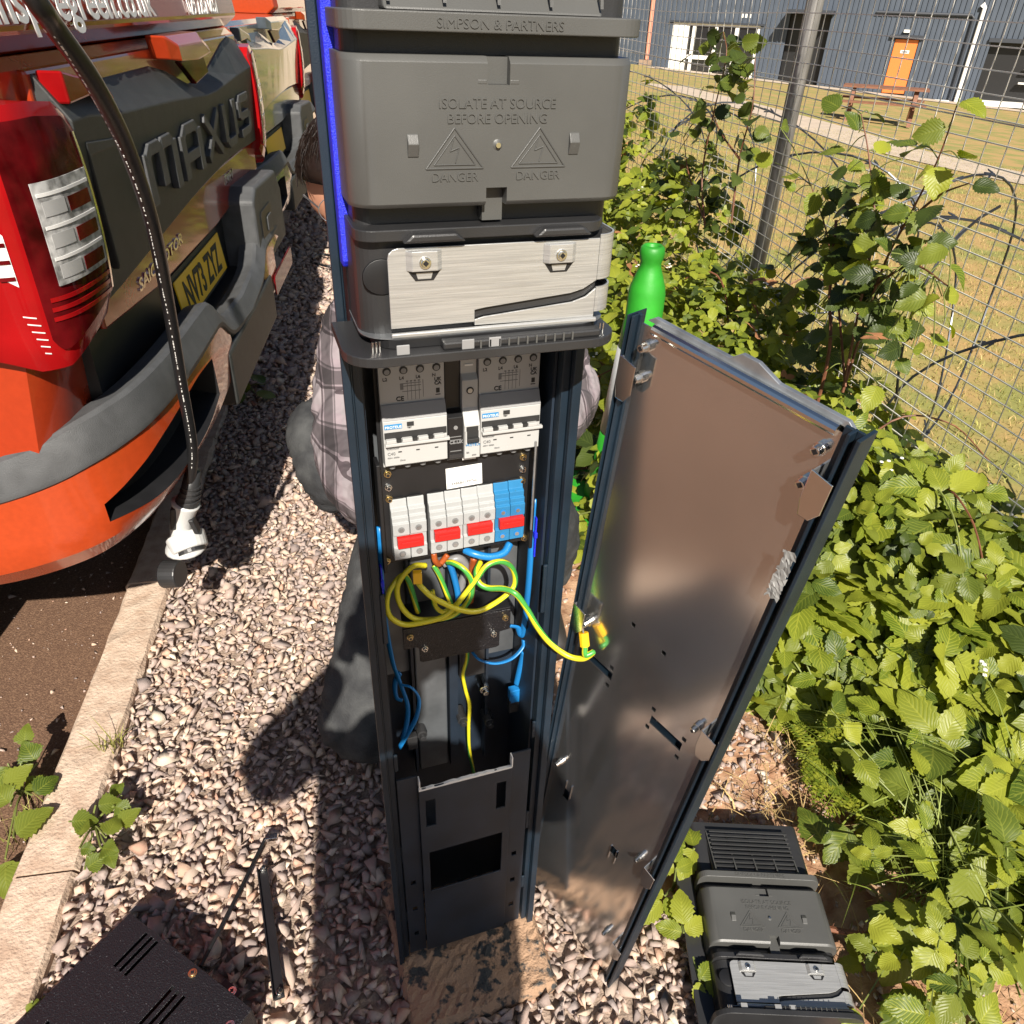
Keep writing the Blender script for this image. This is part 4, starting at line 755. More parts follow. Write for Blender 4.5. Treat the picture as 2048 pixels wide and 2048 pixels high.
    # tray: white-edged gasket, ribbed connector row and black lid with rounded front
    block('gasket_edge', -0.1170, 0.1080, -0.0835, -0.003, 1.2113, 1.2119, 'galv', 0.026, 0.0)
    block('inner_tray', -0.108, 0.100, -0.084, -0.003, 1.2024, 1.2112, 'black', 0.022, 0.0008)
    MB().box(-0.052, 0.094, -0.0960, -0.0845, Z(1.2023), Z(1.2095)).build('connector_row', 'dark_plastic', t, bevel=0.002)
    for k in range(11): MB().box(-0.020 + 0.0085 * k, -0.0185 + 0.0085 * k, -0.0975, -0.0962, Z(1.2023), Z(1.2092)).build('connector_rib', 'grey_plastic', t)
    for x in (-0.036, -0.092, -0.012): MB().box(x, x + 0.011, -0.0975, -0.0962, Z(1.2023), Z(1.2110)).build('latch', 'breaker_dark', t, bevel=0.001)
    for x in (-0.110, -0.107, -0.104, 0.097, 0.1): MB().cyl((x, -0.086, Z(1.2022)), (x, -0.086, Z(1.2112)), 0.0009, 6).build('pin', 'chrome', t)
    block('lower_lid', -0.1345, 0.1145, -0.1000, -0.004, 1.1935, 1.2022, 'dark_plastic', 0.030, 0.0018)
    return t
hd = make_head(); tag(hd, 'grey plastic charge point unit mounted at the top of the pedestal', 'charge point')
hd.location = MP @ Vector((0, 0, 1.19)); hd.rotation_euler = (0, 0, PR)
# bright blue side trims belonging to the pedestal top
for x0, x1 in ((-0.1208, -0.1048), (0.1125, 0.1215)):
    MB().prism([(-0.016, 1.254), (-0.020, 1.260), (-0.020, ZT_), (-0.0005, ZT_), (-0.0005, 1.254)], 'x', x0, x1).build('side_trim', 'blue_trim', ped, bevel=0.002)
MB().box(-0.1285, 0.1245, -0.0005, 0.122, ZT_ + 0.001, ZT_ + 0.012).build('top_cap', 'navy', ped, bevel=0.002)
# the spare unit lying on its back in the soil
h2 = copy_tree(hd); tag(h2, 'spare grey charge point unit lying on its back on the soil', 'charge point')
Zl = Vector((0.19, 0.982, 0.03)).normalized(); Yl = Vector((0, 0.03, -1)); Yl = (Yl - Zl * Yl.dot(Zl)).normalized(); Xl = Yl.cross(Zl)
tgt = Vector((0.665, 0.815, 0.012)); org = tgt - Zl * (1.545 - 1.19)
h2.matrix_world = Matrix(((Xl.x, Yl.x, Zl.x, org.x), (Xl.y, Yl.y, Zl.y, org.y), (Xl.z, Yl.z, Zl.z, org.z), (0, 0, 0, 1)))
MB().box(-0.150, -0.118, -0.030, -0.026, -0.08, 0.37).build('side_flange', 'dark_plastic', h2, bevel=0.001)
MB().prism(rrect(-0.10, 0.09, -0.30, -0.02, 0.02), 'y', -0.075, -0.06).build('front_tray', 'dark_plastic', h2, bevel=0.002)
for k in range(2): MB().prism(rrect(-0.085 + 0.09 * k, -0.01 + 0.085 * k, -0.28, -0.04, 0.01), 'y', -0.079, -0.0752).build('tray_pocket', 'grey_plastic', h2, bevel=0.001)

# ================================================================== loose front cover panel leaning beside the pedestal
PM = Matrix(((0.508, 0.861, 0.018, 0.337), (-0.853, 0.506, -0.129, 0.606), (-0.120, 0.051, 0.991, -0.006), (0, 0, 0, 1)))
cv = thing('pedestal_front_cover', 'tall metal front cover panel taken off and leaned upright beside the pedestal', 'panel'); cv.matrix_world = PM
PMi = PM.inverted()
def pp(u, v):                                                  # sight line met with the panel's inner face -> panel x, z
    d_ = Vector(ray(u, v)); n_ = PM.to_3x3().col[1]; o_ = PM.translation; p = Vector(CAM) + d_ * ((o_ - Vector(CAM)).dot(n_) / d_.dot(n_)); q = PMi @ p; return q.x, q.z
def pa(x, y): return pp(1100 + x * 0.36232, 600 + y * 0.36232)
def pb(x, y): return pp(1048 + x * 0.41408, 1248 + y * 0.41408)
W_, H_ = 0.241, 1.2
holes = []
def hole(c, w, h): holes.append((c[0] - w / 2, c[0] + w / 2, c[1] - h / 2, c[1] + h / 2))
for c, w, h in ((pb(360, 195), 0.050, 0.015), (pb(685, 525), 0.050, 0.016), (pb(205, 820), 0.013, 0.026), (pb(438, 1100), 0.014, 0.022)): hole(c, w, h)
for c in (pa(462, 1792), pb(676, 140), pb(425, 210), pb(403, 293), pb(628, 410), pb(597, 493), pb(775, 556), pb(738, 640)): hole(c, 0.006, 0.007)
ok = []
for h in holes:
    if h[0] > -W_ + 0.022 and h[1] < -0.022 and not any(h[0] < g[1] and g[0] < h[1] and h[2] < g[3] and g[2] < h[3] for g in ok): ok.append(h)
MB().plate((-W_ + 0.0085, -0.020), (0.004, H_ - 0.004), ok, -0.0010, 0.0006).build('inner_sheet', 'sheet', cv)
MB().box(-W_ + 0.019, -0.019, 0.0075, 0.0105, 0.0, H_).build('outer_skin', 'navy', cv)
for s in (0, 1):
    X = (lambda a: -a) if s else (lambda a: -W_ + a * 0.42)
    for a, b_, y0, y1 in ((0.0, 0.0035, -0.014, 0.012), (0.0036, 0.0095, -0.002, 0.001), (0.0096, 0.0125, -0.012, 0.001), (0.0126, 0.0195, -0.0035, 0.0)):
        x = sorted((X(a), X(b_))); MB().box(x[0], x[1], y0, y1, 0.0, H_ + 0.004).build('edge_rail', 'navy', cv, bevel=0.0006)
# rolled top lip and the raised flange behind it
MB().cyl((-W_ + 0.024, -0.001, H_ - 0.004), (-0.024, -0.001, H_ - 0.004), 0.0055, 12).build('top_roll', 'chrome', cv, smooth=False)
prof = [(-W_ + 0.012, 1.199), (-W_ + 0.02, 1.205), (-0.135, 1.205), (-0.125, 1.2135), (-0.108, 1.2135), (-0.085, 1.205), (-0.02, 1.205), (-0.012, 1.199)]
MB().prism([(x, z) for x, z in prof] , 'y', 0.0022, 0.0072).build('top_flange', 'galv', cv, bevel=0.0006)
for q in (pa(535, 247), pa(495, 415), pa(1505, 812), pa(1420, 995), pa(192, 1745)):
    screw(cv, (min(max(q[0], -W_ + 0.021), -0.021), -0.0010, q[1]), (0, -1, 0), 0.0048, 0.0110)
for (a, b_), ln in ((pb(845, 490), 1), (pb(565, 1120), 1), (pb(405, 1475), 1), (pb(155, 630), 0)):
    screw(cv, (min(max(a, -W_ + 0.024), -0.022), -0.0010, b_), (0, -1, 0), 0.0042, 0.0120)
for q in (pa(450, 400), pa(1520, 1050), pa(165, 1700), pb(890, 540), pb(590, 1160), pb(430, 1510)):
    x = -0.014 if q[0] > -0.12 else -W_ + 0.014; z = q[1]
    b = MB(); b.prism([(x - 0.0115, z + 0.022), (x + 0.0095, z + 0.018), (x + 0.0095, z - 0.013), (x + 0.002, z - 0.024), (x - 0.008, z - 0.024), (x - 0.0115, z - 0.008)], 'y', -0.0165, -0.0150); b.build('spring_tab', 'chrome', cv, bevel=0.0006)
    MB().box(x - 0.0115, x - 0.0100, -0.0148, -0.0012, z - 0.006, z + 0.020).build('tab_web', 'galv', cv)
for cx, cz in (pb(215, 800), pb(430, 1110)):
    for k in (-1, 1): MB().box(cx + k * 0.006 - 0.0008, cx + k * 0.006 + 0.0008, -0.0030, -0.0012, cz - 0.02, cz + 0.02).build('latch_leg', 'chrome', cv)
b = MB(); za = pa(1390, 1350)[1]; zb_ = pa(1300, 1620)[1]; n = 26                     # torn tape on the near rail
vs = []
for i in range(n + 1):
    z = za + (zb_ - za) * i / n; w = 0.0062 * (0.7 + 0.5 * random.random())
    for j in range(5): vs.append((-0.0140 + (j / 4 - 0.5) * 2 * w, -0.0158 - random.uniform(0, 0.0012), z + random.uniform(-0.003, 0.003)))
b.add(vs, [(i * 5 + j, i * 5 + j + 1, (i + 1) * 5 + j + 1, (i + 1) * 5 + j) for i in range(n) for j in range(4)])
b.build('tape_remnant', 'tape', cv, smooth=False)
l0, l1, l2, l3 = pp(1172, 1232), pp(1181, 1256), pp(1188, 1280), pp(1192, 1296)
MB().tube([(l0[0], -0.009, l0[1]), ((l0[0] + l1[0]) / 2, -0.011, (l0[1] + l1[1]) / 2), (l1[0], -0.013, l1[1])], 0.0040, 8, 0.4).build('lug_tongue', 'chrome', cv)
MB().tube([(l1[0], -0.013, l1[1]), ((l1[0] + l2[0]) / 2, -0.015, (l1[1] + l2[1]) / 2), (l2[0], -0.017, l2[1])], 0.0064, 10).build('earth_lug', 'crimp_yellow', cv, smooth='auto')
lw = [MP.inverted() @ (PM @ Vector(p_)) for p_ in ((l3[0], -0.020, l3[1]), (l2[0], -0.017, l2[1]))]
E3_tail([tuple(p_) for p_ in lw])

# ================================================================== charging cable with connector hanging by the truck
ep = [(30, -60), (110, 55), (190, 170), (255, 300), (305, 450), (335, 600), (362, 760), (385, 900), (378, 985)]
yd = [0.98, 1.03, 1.10, 1.20, 1.30, 1.42, 1.51, 1.57, 1.60]
path = [tuple(on_y(u, v, y)) for (u, v), y in zip(ep, yd)]
path = [(path[0][0] - 0.16, 0.95, 1.86), (path[0][0] - 0.09, 0.96, 1.66)] + path
cb = thing('charging_cable', 'thick black charging cable hanging with a white connector in front of the orange truck', 'charging cable', tuple(on_y(378, 985, 1.60)))
def rel(p): return tuple(np.array(p) - np.array(cb.location))
MB().tube([rel(p) for p in spline(path, 10)], 0.0114, 14).build('cable', 'cable_black', cb, smooth=True)
# printed line along the cable
pth = spline(path, 10); L = 0; b = MB(); f = Vector(RC[:, 2]); rgt = Vector(RC[:, 0])
for i in range(24, len(pth) - 8):
    d = (pth[i + 1] - pth[i]); m_ = d.length
    k = 0
    while k < m_:
        dn = d.normalized(); o1 = (-f + dn * f.dot(dn)).normalized(); s1 = dn.cross(o1).normalized(); s1 = s1 if s1.dot(rgt) > 0 else -s1; oo = o1 * 0.90 + s1 * 0.436; c = pth[i] + dn * k + oo * 0.0113; tt = dn.cross(oo).normalized(); b.obox(rel(c), tuple(dn * random.uniform(0.0008, 0.0026)), tuple(tt * random.uniform(0.0005, 0.0010)), tuple(oo * 0.0004)); k += random.choice((0.006, 0.008, 0.013, 0.03))
b.build('cable_print', 'label_white', cb)
gs = [on_y(u, v, 1.60) for u, v in ((376, 985), (366, 1030), (362, 1060))]
MB().tube([rel(on_y(u, v, 1.60)) for u, v in ((386, 940), (380, 985), (374, 1005))], lambda t: 0.017 + 0.010 * t, 16).build('strain_relief', 'dark_plastic', cb, smooth=True)
for k in range(4): q = on_y(383 - 2 * k, 972 + 9 * k, 1.60); dd = Vector((-0.1, 0, -1)).normalized(); MB().cyl(rel(Vector(q) - dd * 0.003), rel(Vector(q) + dd * 0.003), 0.0225 + 0.0015 * k, 18).build('boot_ring', 'dark_plastic', cb, bevel=0.001)
hp = [on_y(u, v, 1.60) for u, v in ((372, 1005), (366, 1030), (362, 1055), (368, 1080), (372, 1096))]
gun = MB().tube([rel(p) for p in spline([tuple(p) for p in hp], 6)], lambda t: 0.033 - 0.008 * math.sin(math.pi * min(1, t * 1.25)) + (0.016 * max(0, t - 0.6) / 0.4), 18).build('connector_handle', 'gun_white', cb, smooth=True)
q = on_y(373, 1078, 1.60); ax = Vector((0.30, -0.62, -0.72)).normalized(); b = MB(); b.cyl(rel(Vector(q) - ax * 0.012), rel(Vector(q) + ax * 0.030), 0.047, 26, 0.043); b.build('connector_head', 'gun_white', cb, bevel=0.005, seg=3)
b = MB(); b.cyl(rel(Vector(q) + ax * 0.030), rel(Vector(q) + ax * 0.038), 0.034, 24); b.build('connector_socket', 'dark_plastic', cb)
q = on_y(348, 1035, 1.585); b = MB(); b.obox(rel(q), (0.007, 0.0, 0.0), (0, 0.012, 0), (0.006, 0, 0.030)); b.build('grip_pad', 'dark_plastic', cb, bevel=0.004, seg=3)
q = on_y(389, 1050, 1.585); b = MB(); b.obox(rel(q), (0.006, 0.0, 0.0), (0, 0.012, 0), (-0.004, 0, 0.020)); b.build('release_button', 'dark_plastic', cb, bevel=0.003, seg=3)
t0 = on_y(343, 1082, 1.6); t1 = on_y(347, 1118, 1.6); MB().tube([rel(t0), rel((t0 + t1) / 2 + np.array([-0.004, 0, 0])), rel(t1)], 0.0028, 6).build('cap_tether', 'cable_black', cb)
q = on_y(345, 1148, 1.60); ax = Vector((0.96, -0.25, 0.1)).normalized(); b = MB(); b.cyl(rel(Vector(q) - ax * 0.022), rel(Vector(q) + ax * 0.022), 0.036, 24, 0.034); b.build('dust_cap', 'dark_plastic', cb, bevel=0.003, seg=2)
# ================================================================== pickup trucks backed up to the kerb
# local axes of a truck: x along the tailgate (near side to far side), y towards the bonnet, z up
LET = {  # squared capitals as strokes on a 1 x 1 cell
 'M': [[(0, 0), (0, 0.85), (0.12, 1), (0.42, 1), (0.5, 0.9), (0.58, 1), (0.88, 1), (1, 0.85), (1, 0)], [(0.5, 0.9), (0.5, 0.25)]],
 'A': [[(0, 0), (0, 0.8), (0.2, 1), (0.8, 1), (1, 0.8), (1, 0)], [(0, 0.36), (1, 0.36)]],
 'X': [[(0, 0), (1, 1)], [(0, 1), (1, 0)]], 'U': [[(0, 1), (0, 0.2), (0.2, 0), (0.8, 0), (1, 0.2), (1, 1)]],
 'S': [[(1, 1), (0.15, 1), (0, 0.85), (0, 0.6), (0.12, 0.5), (0.88, 0.5), (1, 0.4), (1, 0.15), (0.85, 0), (0, 0)]]}
def make_truck(name, label, paint, loc, rz, full=True, canopy=True):
    t = thing(name, label, 'pickup truck', loc, rz, None); TW = 1.92
    # ---- body shell: side silhouette lofted across, with shoulder curvature
    def sil(x):
        e = min(x + 0.06, TW + 0.06 - x); inset = 0.05 * max(0, 1 - e / 0.10) ** 2
        return [(0.06 + inset, 0.72), (0.045 + inset * 0.6, 0.93), (0.03 + inset, 1.335), (0.05 + inset, 1.352), (1.55, 1.352), (1.58, 1.72 - inset), (2.9, 1.74 - inset), (3.75, 1.18), (5.2, 1.06), (5.32, 0.62), (4.9, 0.45), (0.55, 0.42), (0.50, 0.62), (0.10, 0.66)]
    rings = []
    for x in (-0.06, -0.04, 0.0, 0.06, TW / 2, TW - 0.06, TW, TW + 0.04, TW + 0.06): rings.append([(x, y, z) for y, z in sil(x)])
    body = MB().loft(rings).build('body', paint, t, smooth='auto')
    if canopy:
        prof = [(0.055, 1.353), (0.010, 1.388), (0.02, 1.46), (0.10, 1.82), (1.5, 1.90), (1.5, 1.353)]
        MB().loft([[(x, y + (0.02 if x in (-0.03, TW + 0.03) else 0), z) for y, z in prof] for x in (-0.03, 0.03, TW - 0.03, TW + 0.03)]).build('canopy', paint, t, bevel=0.008)
        MB().prism([(0.22, 1.50), (1.70, 1.50), (1.62, 1.76), (0.30, 1.76)], 'y', 0.012, 0.05).build('canopy_window', 'glass_dark', t, bevel=0.01) if False else None
    # ---- tailgate garnish
    tg = MB().prism([(0.11, 0.905), (0.11, 1.335), (1.84, 1.335), (1.84, 0.90)], 'y', -0.034, 0.02).build('tailgate', paint, t, bevel=0.006); tg.location = (0, 0.05, 0)
    top = [(0.125, 1.330), (0.20, 1.318), (0.33, 1.300), (0.77, 1.302), (0.90, 1.284), (1.06, 1.240), (1.25, 1.240), (1.33, 1.255), (1.60, 1.318), (1.70, 1.332), (1.815, 1.318)]
    crease = [(0.125, 1.262), (0.20, 1.262), (0.40, 1.246), (0.77, 1.232), (0.95, 1.222), (1.10, 1.214), (1.22, 1.214), (1.35, 1.220), (1.55, 1.230), (1.70, 1.236), (1.815, 1.240)]
    low = [(0.118, 0.955), (0.20, 0.958), (0.36, 0.968), (0.60, 0.984), (0.82, 0.998), (1.00, 1.006), (1.20, 1.012), (1.35, 1.016), (1.55, 1.012), (1.70, 1.006), (1.815, 1.003)]
    n = len(top); vs = [(x, -0.036, z) for x, z in top] + [(x, -0.082, z) for x, z in crease] + [(x, -0.064, z) for x, z in low] + [(x, -0.036, z - 0.004) for x, z in low]
    vs += [(x, -0.030, z) for x, z in top] + [(x, -0.030, z - 0.004) for x, z in low]
    fs = [(k * n + i, k * n + i + 1, (k + 1) * n + i + 1, (k + 1) * n + i) for k in range(3) for i in range(n - 1)] + [(4 * n + i, 4 * n + i + 1, 5 * n + i + 1, 5 * n + i) for i in range(n - 1)] + [(i, i + 1, 4 * n + i + 1, 4 * n + i) for i in range(n - 1)] + [(3 * n + i, 3 * n + i + 1, 5 * n + i + 1, 5 * n + i) for i in range(n - 1)]
    fs += [(0, n, 2 * n, 3 * n, 5 * n, 4 * n), (n - 1, 2 * n - 1, 3 * n - 1, 4 * n - 1, 6 * n - 1, 5 * n - 1)]
    MB().add(vs, fs).build('tailgate_panel', 'trim_dark' if paint != 'grey_paint' else paint, tg, bevel=0.004, ang=15)
    # panel relief: raised swage frames each side of the lettering
    MB().prism([(0.16, 1.225), (0.40, 1.205), (0.40, 1.195), (0.175, 1.20), (0.185, 1.02), (0.17, 1.0)], 'y', -0.082, -0.066).build('panel_swage', 'trim_dark', tg, bevel=0.003)
    MB().prism([(0.130, 1.335), (0.135, 1.285), (0.26, 1.290), (0.36, 1.272), (0.32, 1.306), (0.18, 1.326)], 'y', -0.082, -0.040).build('corner_wing', 'lens_bright' if full else paint, tg, bevel=0.004)
    # handle
    b = MB(); h0 = [(0.80, 1.362), (1.12, 1.362), (1.24, 1.322), (1.02, 1.306), (0.82, 1.312)]; h1 = [(0.84, 1.352), (1.08, 1.352), (1.17, 1.322), (1.02, 1.312), (0.85, 1.318)]
    b.loft([[(x, -0.030, z) for x, z in h0], [(x, -0.075, z) for x, z in h0], [(x, -0.095, z - 0.01) for x, z in h1]]); b.build('tailgate_handle', paint, tg, bevel=0.004)
    MB().prism([(0.90, 1.304), (1.15, 1.310), (1.19, 1.262), (1.03, 1.246)], 'y', -0.0760, -0.060).build('handle_recess', 'lens_dark', tg, bevel=0.003)
    # strip under the panel
    MB().prism([(0.115, 0.900), (0.115, 0.948), (0.36, 0.962), (0.82, 0.990), (1.20, 1.004), (1.60, 1.002), (1.835, 0.992), (1.835, 0.90), (1.1, 0.866), (0.5, 0.872)], 'y', -0.048, -0.036).build('lower_strip', paint, tg, bevel=0.005)
    MB().box(0.09, 1.86, 0.032, 0.06, 0.62, 0.885).build('valance', 'black', t)
    if full:
        x = 0.445
        for ch, w in (('M', 0.265), ('A', 0.215), ('X', 0.215), ('U', 0.205), ('S', 0.205)):
            b = MB(); h = 0.118; z0 = 1.056; th_ = 0.0165
            for st in LET[ch]:
                P = [(x + th_ + px * (w - 2 * th_ - 0.02), z0 + th_ * 0.6 + pz * (h - th_ * 1.2)) for px, pz in st]
                for (a, c), (d_, e) in zip(P, P[1:]):
                    L = math.hypot(d_ - a, e - c); ux, uz = (d_ - a) / L, (e - c) / L; tt = th_ * (1.35 if abs(uz) > 0.7 else 0.75)
                    b.prism([(a - ux * tt * 0.5 - uz * tt, c - uz * tt * 0.5 + ux * tt), (d_ + ux * tt * 0.5 - uz * tt, e + uz * tt * 0.5 + ux * tt), (d_ + ux * tt * 0.5 + uz * tt, e + uz * tt * 0.5 - ux * tt), (a - ux * tt * 0.5 + uz * tt, c - uz * tt * 0.5 - ux * tt)], 'y', -0.0870 + random.uniform(0, 0.0012), -0.070)
            b.build('badge_letter', 'trim_grey', tg, bevel=0.002); x += w + 0.032
        text('SAIC MOTOR', 0.036, (0.33, -0.0492, 0.905), 'chrome', tg, 'badge', ext=0.002, sx=1.75, shear=0.15, bold=0.0006).rotation_euler = (math.pi / 2, RAD(-1.5), 0)
        text('T90EV', 0.040, (1.27, -0.0492, 0.945), 'chrome', tg, 'badge', ext=0.002, sx=1.2, shear=0.15, bold=0.0008)
        text('inspiregreen.co.uk', 0.088, (0.035, 0.006, 1.400), 'label_white', t, 'canopy_lettering', ext=0.001, sx=1.30, bold=0.0015, rot=(RAD(90 - 9), 0, 0))
        text('029 2252 0657', 0.064, (1.22, 0.006, 1.398), 'label_white', t, 'canopy_lettering', ext=0.001, sx=1.0, rot=(RAD(90 - 9), 0, 0))
    # ---- tail lights: a curved red lens round the corner, smoked panel and clear cells set in it
    lp_ = [(p.x, p.y) for p in spline([(-0.100, 0.34, 0), (-0.100, 0.20, 0), (-0.099, 0.11, 0), (-0.093, 0.055, 0), (-0.077, 0.018, 0), (-0.047, -0.008, 0), (0.0, -0.022, 0), (0.06, -0.028, 0), (0.118, -0.030, 0)], 6)]; ln = len(lp_)
    lt_ = np.interp(range(ln), [0, 12, 24, 36, 44, 48], [1.270, 1.288, 1.300, 1.303, 1.295, 1.270]); lb_ = np.interp(range(ln), [0, 10, 20, 28, 36, 44, 48], [0.960, 0.930, 0.900, 0.900, 0.925, 0.948, 0.975])
    for far in (False, True):
        lo = bpy.data.objects.new('tail_light', None); COL.objects.link(lo); lo.parent = t
        def LP(i, z, off):
            i0, i1 = max(int(i) - 1, 0), min(int(i) + 1, ln - 1); f_ = min(int(i), ln - 2); w_ = i - f_; x_ = lp_[f_][0] * (1 - w_) + lp_[f_ + 1][0] * w_; y_ = lp_[f_][1] * (1 - w_) + lp_[f_ + 1][1] * w_
            d_ = Vector((lp_[i1][0] - lp_[i0][0], lp_[i1][1] - lp_[i0][1])).normalized(); zt, zl = np.interp(i, range(ln), lt_), np.interp(i, range(ln), lb_); tt = min(1, max(0, (z - zl) / (zt - zl))); bul = 0.016 * math.sin(math.pi * tt) ** 0.5 - 0.006
            x_ += d_.y * (off + bul); y_ += -d_.x * (off + bul); return (TW - x_ if far else x_, y_, z)
        def patch(i0, i1, zf0, zf1, off, m_, name_, par, ni=10, nz=6, thick=0.004):
            I_ = np.linspace(i0, i1, ni + 1); vs_ = []; fs_ = []
            for i_ in I_:
                za, zc = (zf0(i_) if callable(zf0) else zf0), (zf1(i_) if callable(zf1) else zf1)
                for k in range(nz + 1): vs_.append(LP(i_, za + (zc - za) * k / nz, off))
            n_ = len(vs_)
            for i_ in I_:
                za, zc = (zf0(i_) if callable(zf0) else zf0), (zf1(i_) if callable(zf1) else zf1)
                for k in range(nz + 1): vs_.append(LP(i_, za + (zc - za) * k / nz, off - thick))
            w_ = nz + 1
            for i_ in range(ni):
                for k in range(nz): fs_ += [(i_ * w_ + k, i_ * w_ + k + 1, (i_ + 1) * w_ + k + 1, (i_ + 1) * w_ + k), (n_ + i_ * w_ + k, n_ + (i_ + 1) * w_ + k, n_ + (i_ + 1) * w_ + k + 1, n_ + i_ * w_ + k + 1)]
                for k in (0, nz): fs_.append((i_ * w_ + k, (i_ + 1) * w_ + k, n_ + (i_ + 1) * w_ + k, n_ + i_ * w_ + k))
            for i_ in (0, ni):
                for k in range(nz): fs_.append((i_ * w_ + k, i_ * w_ + k + 1, n_ + i_ * w_ + k + 1, n_ + i_ * w_ + k))
            return MB().add(vs_, fs_).build(name_, m_, par, smooth='auto')
        ztf = lambda i_: float(np.interp(i_, range(ln), lt_)); zbf = lambda i_: float(np.interp(i_, range(ln), lb_))
        patch(0, ln - 1, zbf, ztf, 0.0, 'lens_bright', 'outer_lens', lo, 48, 14, 0.045)
        ed = lambda i_: 0.030 * (max(0, (27.0 - i_) / 3.0) ** 2 + max(0, (i_ - 44.0) / 3.0) ** 2)
        dk = patch(24.5, 46.5, lambda i_: zbf(i_) + 0.034 + ed(i_), lambda i_: ztf(i_) - 0.020 - ed(i_), 0.0035, 'lens_dark', 'smoked_lens', lo, 24, 12)
        cp = patch(29, 45.2, lambda i_: 1.040 + 0.25 * ed(i_), 1.196, 0.0060, 'lens_clear', 'clear_lens', lo, 14, 8, 0.0022)
        for k, z in enumerate((1.178, 1.130, 1.082)):
            patch(29.6, 44.8, z - 0.0025, z + 0.0025, 0.0072, 'label_white', 'reflector_bar', cp, 10, 2, 0.001)
            patch(30.2, 36.0, z - 0.032, z - 0.010, 0.0068, 'breaker', 'lamp_cell', cp, 6, 3, 0.0006); patch(37.0, 44.2, z - 0.034, z - 0.012, 0.0068, 'lens_dark', 'lamp_cell', cp, 6, 3, 0.0016)
        for k in range(3): patch(26.0 + k * 0.2, 45.8, 0.985 + 0.016 * k + 0.0, 0.992 + 0.016 * k, 0.0050, 'lens_bright', 'lamp_rib', dk, 12, 1, 0.0014)
        patch(45.4, 46.2, 0.99, 1.25, 0.0065, 'chrome', 'lens_edge', lo, 2, 8, 0.002)
        for k, (i0, i1) in enumerate(((20.0, 22.6), (20.4, 23.0), (20.8, 23.4), (21.2, 23.6), (21.6, 23.6), (22.0, 23.4))): patch(i0, i1, lambda i_, k=k: 1.000 - 0.0125 * k - 0.002 * (i_ - 20), lambda i_, k=k: 1.0018 - 0.0125 * k - 0.002 * (i_ - 20), 0.0012, 'label_white', 'lens_tick', lo, 3, 1, 0.0012)
        patch(18.0, 21.2, lambda i_: 1.068 - 0.006 * (i_ - 18), lambda i_: 1.160 - 0.010 * (i_ - 18), 0.0015, 'label_white', 'side_reflector', lo, 4, 4, 0.0016)
        for k in range(3): patch(18.2, 21.0, 1.060 + 0.026 * k, 1.066 + 0.026 * k, 0.0032, 'lens_dark', 'reflector_rib', lo, 3, 1, 0.0014)
    # ---- bumper swept round the corner; band heights rise from the side to the rear
    plan = [(-0.10, 0.62), (-0.10, 0.40), (-0.096, 0.24), (-0.078, 0.12), (-0.038, 0.035), (0.035, -0.020), (0.11, -0.050), (0.22, -0.068), (0.34, -0.078), (0.46, -0.082), (0.60, -0.084), (0.72, -0.085), (TW / 2, -0.088)]
    zb = [0.40, 0.41, 0.43, 0.455, 0.475, 0.49, 0.50, 0.505, 0.51, 0.515, 0.53, 0.54, 0.54]
    z1 = [0.57, 0.60, 0.63, 0.66, 0.69, 0.705, 0.715, 0.722, 0.728, 0.732, 0.735, 0.66, 0.64]
    z2 = [0.64, 0.68, 0.705, 0.74, 0.772, 0.785, 0.792, 0.797, 0.80, 0.802, 0.80, 0.715, 0.70]
    hb = [0.53, 0.53, 0.53, 0.54, 0.560, 0.556, 0.560, 0.566, 0.575, 0.60, 0.66, 0.6, 0.58]; ht = [0.54, 0.54, 0.54, 0.55, 0.600, 0.640, 0.672, 0.694, 0.706, 0.700, 0.67, 0.62, 0.6]
    q_ = np.linspace(0, len(plan) - 1, (len(plan) - 1) * 4 + 1); zb, z1, z2, hb, ht = [list(np.interp(q_, range(len(plan)), a)) for a in (zb, z1, z2, hb, ht)]
    for a in (zb, z1, z2, hb, ht): a[1:-1] = [(a[i - 1] + 2 * a[i] + a[i + 1]) / 4 for i in range(1, len(a) - 1)]
    plan = [(p.x, p.y) for p in spline([(a, b_, 0) for a, b_ in plan], 4)]
    full_plan = plan + [(TW - x, y) for x, y in plan[-2::-1]]; mir = lambda a: a + a[-2::-1]
    zb, z1, z2, hb, ht = map(mir, (zb, z1, z2, hb, ht)); N = len(full_plan)
    nrm2 = []
    for i in range(N):
        a, b_ = full_plan[max(i - 1, 0)], full_plan[min(i + 1, N - 1)]; d_ = Vector((b_[0] - a[0], b_[1] - a[1])).normalized(); nrm2.append((d_.y, -d_.x))
    P = lambda i, off, z: (full_plan[i][0] + nrm2[i][0] * off, full_plan[i][1] + nrm2[i][1] * off, z)
    bp = bpy.data.objects.new('rear_bumper', None); COL.objects.link(bp); bp.parent = t
    holes_ = set(range(16, 36)) | set(range(N - 37, N - 17))
    mid_ = set(range(44, N - 44))
    vs = []; fs = []
    for i in range(N): vs += [P(i, -0.10, zb[i] + 0.03), P(i, -0.035, zb[i]), P(i, 0.0, zb[i] + 0.045), P(i, 0.006, hb[i]), P(i, 0.004, ht[i]), P(i, -0.002, z1[i]), P(i, -0.03, z1[i] + 0.002)]
    for i in range(N - 1):
        if i in mid_ or i + 1 in mid_: continue
        for k in range(6):
            if k == 3 and i in holes_: continue
            fs.append((i * 7 + k, (i + 1) * 7 + k, (i + 1) * 7 + k + 1, i * 7 + k + 1))
    MB().add(vs, fs).build('painted_skin', paint if not full else 'orange_paint', bp, smooth='auto')
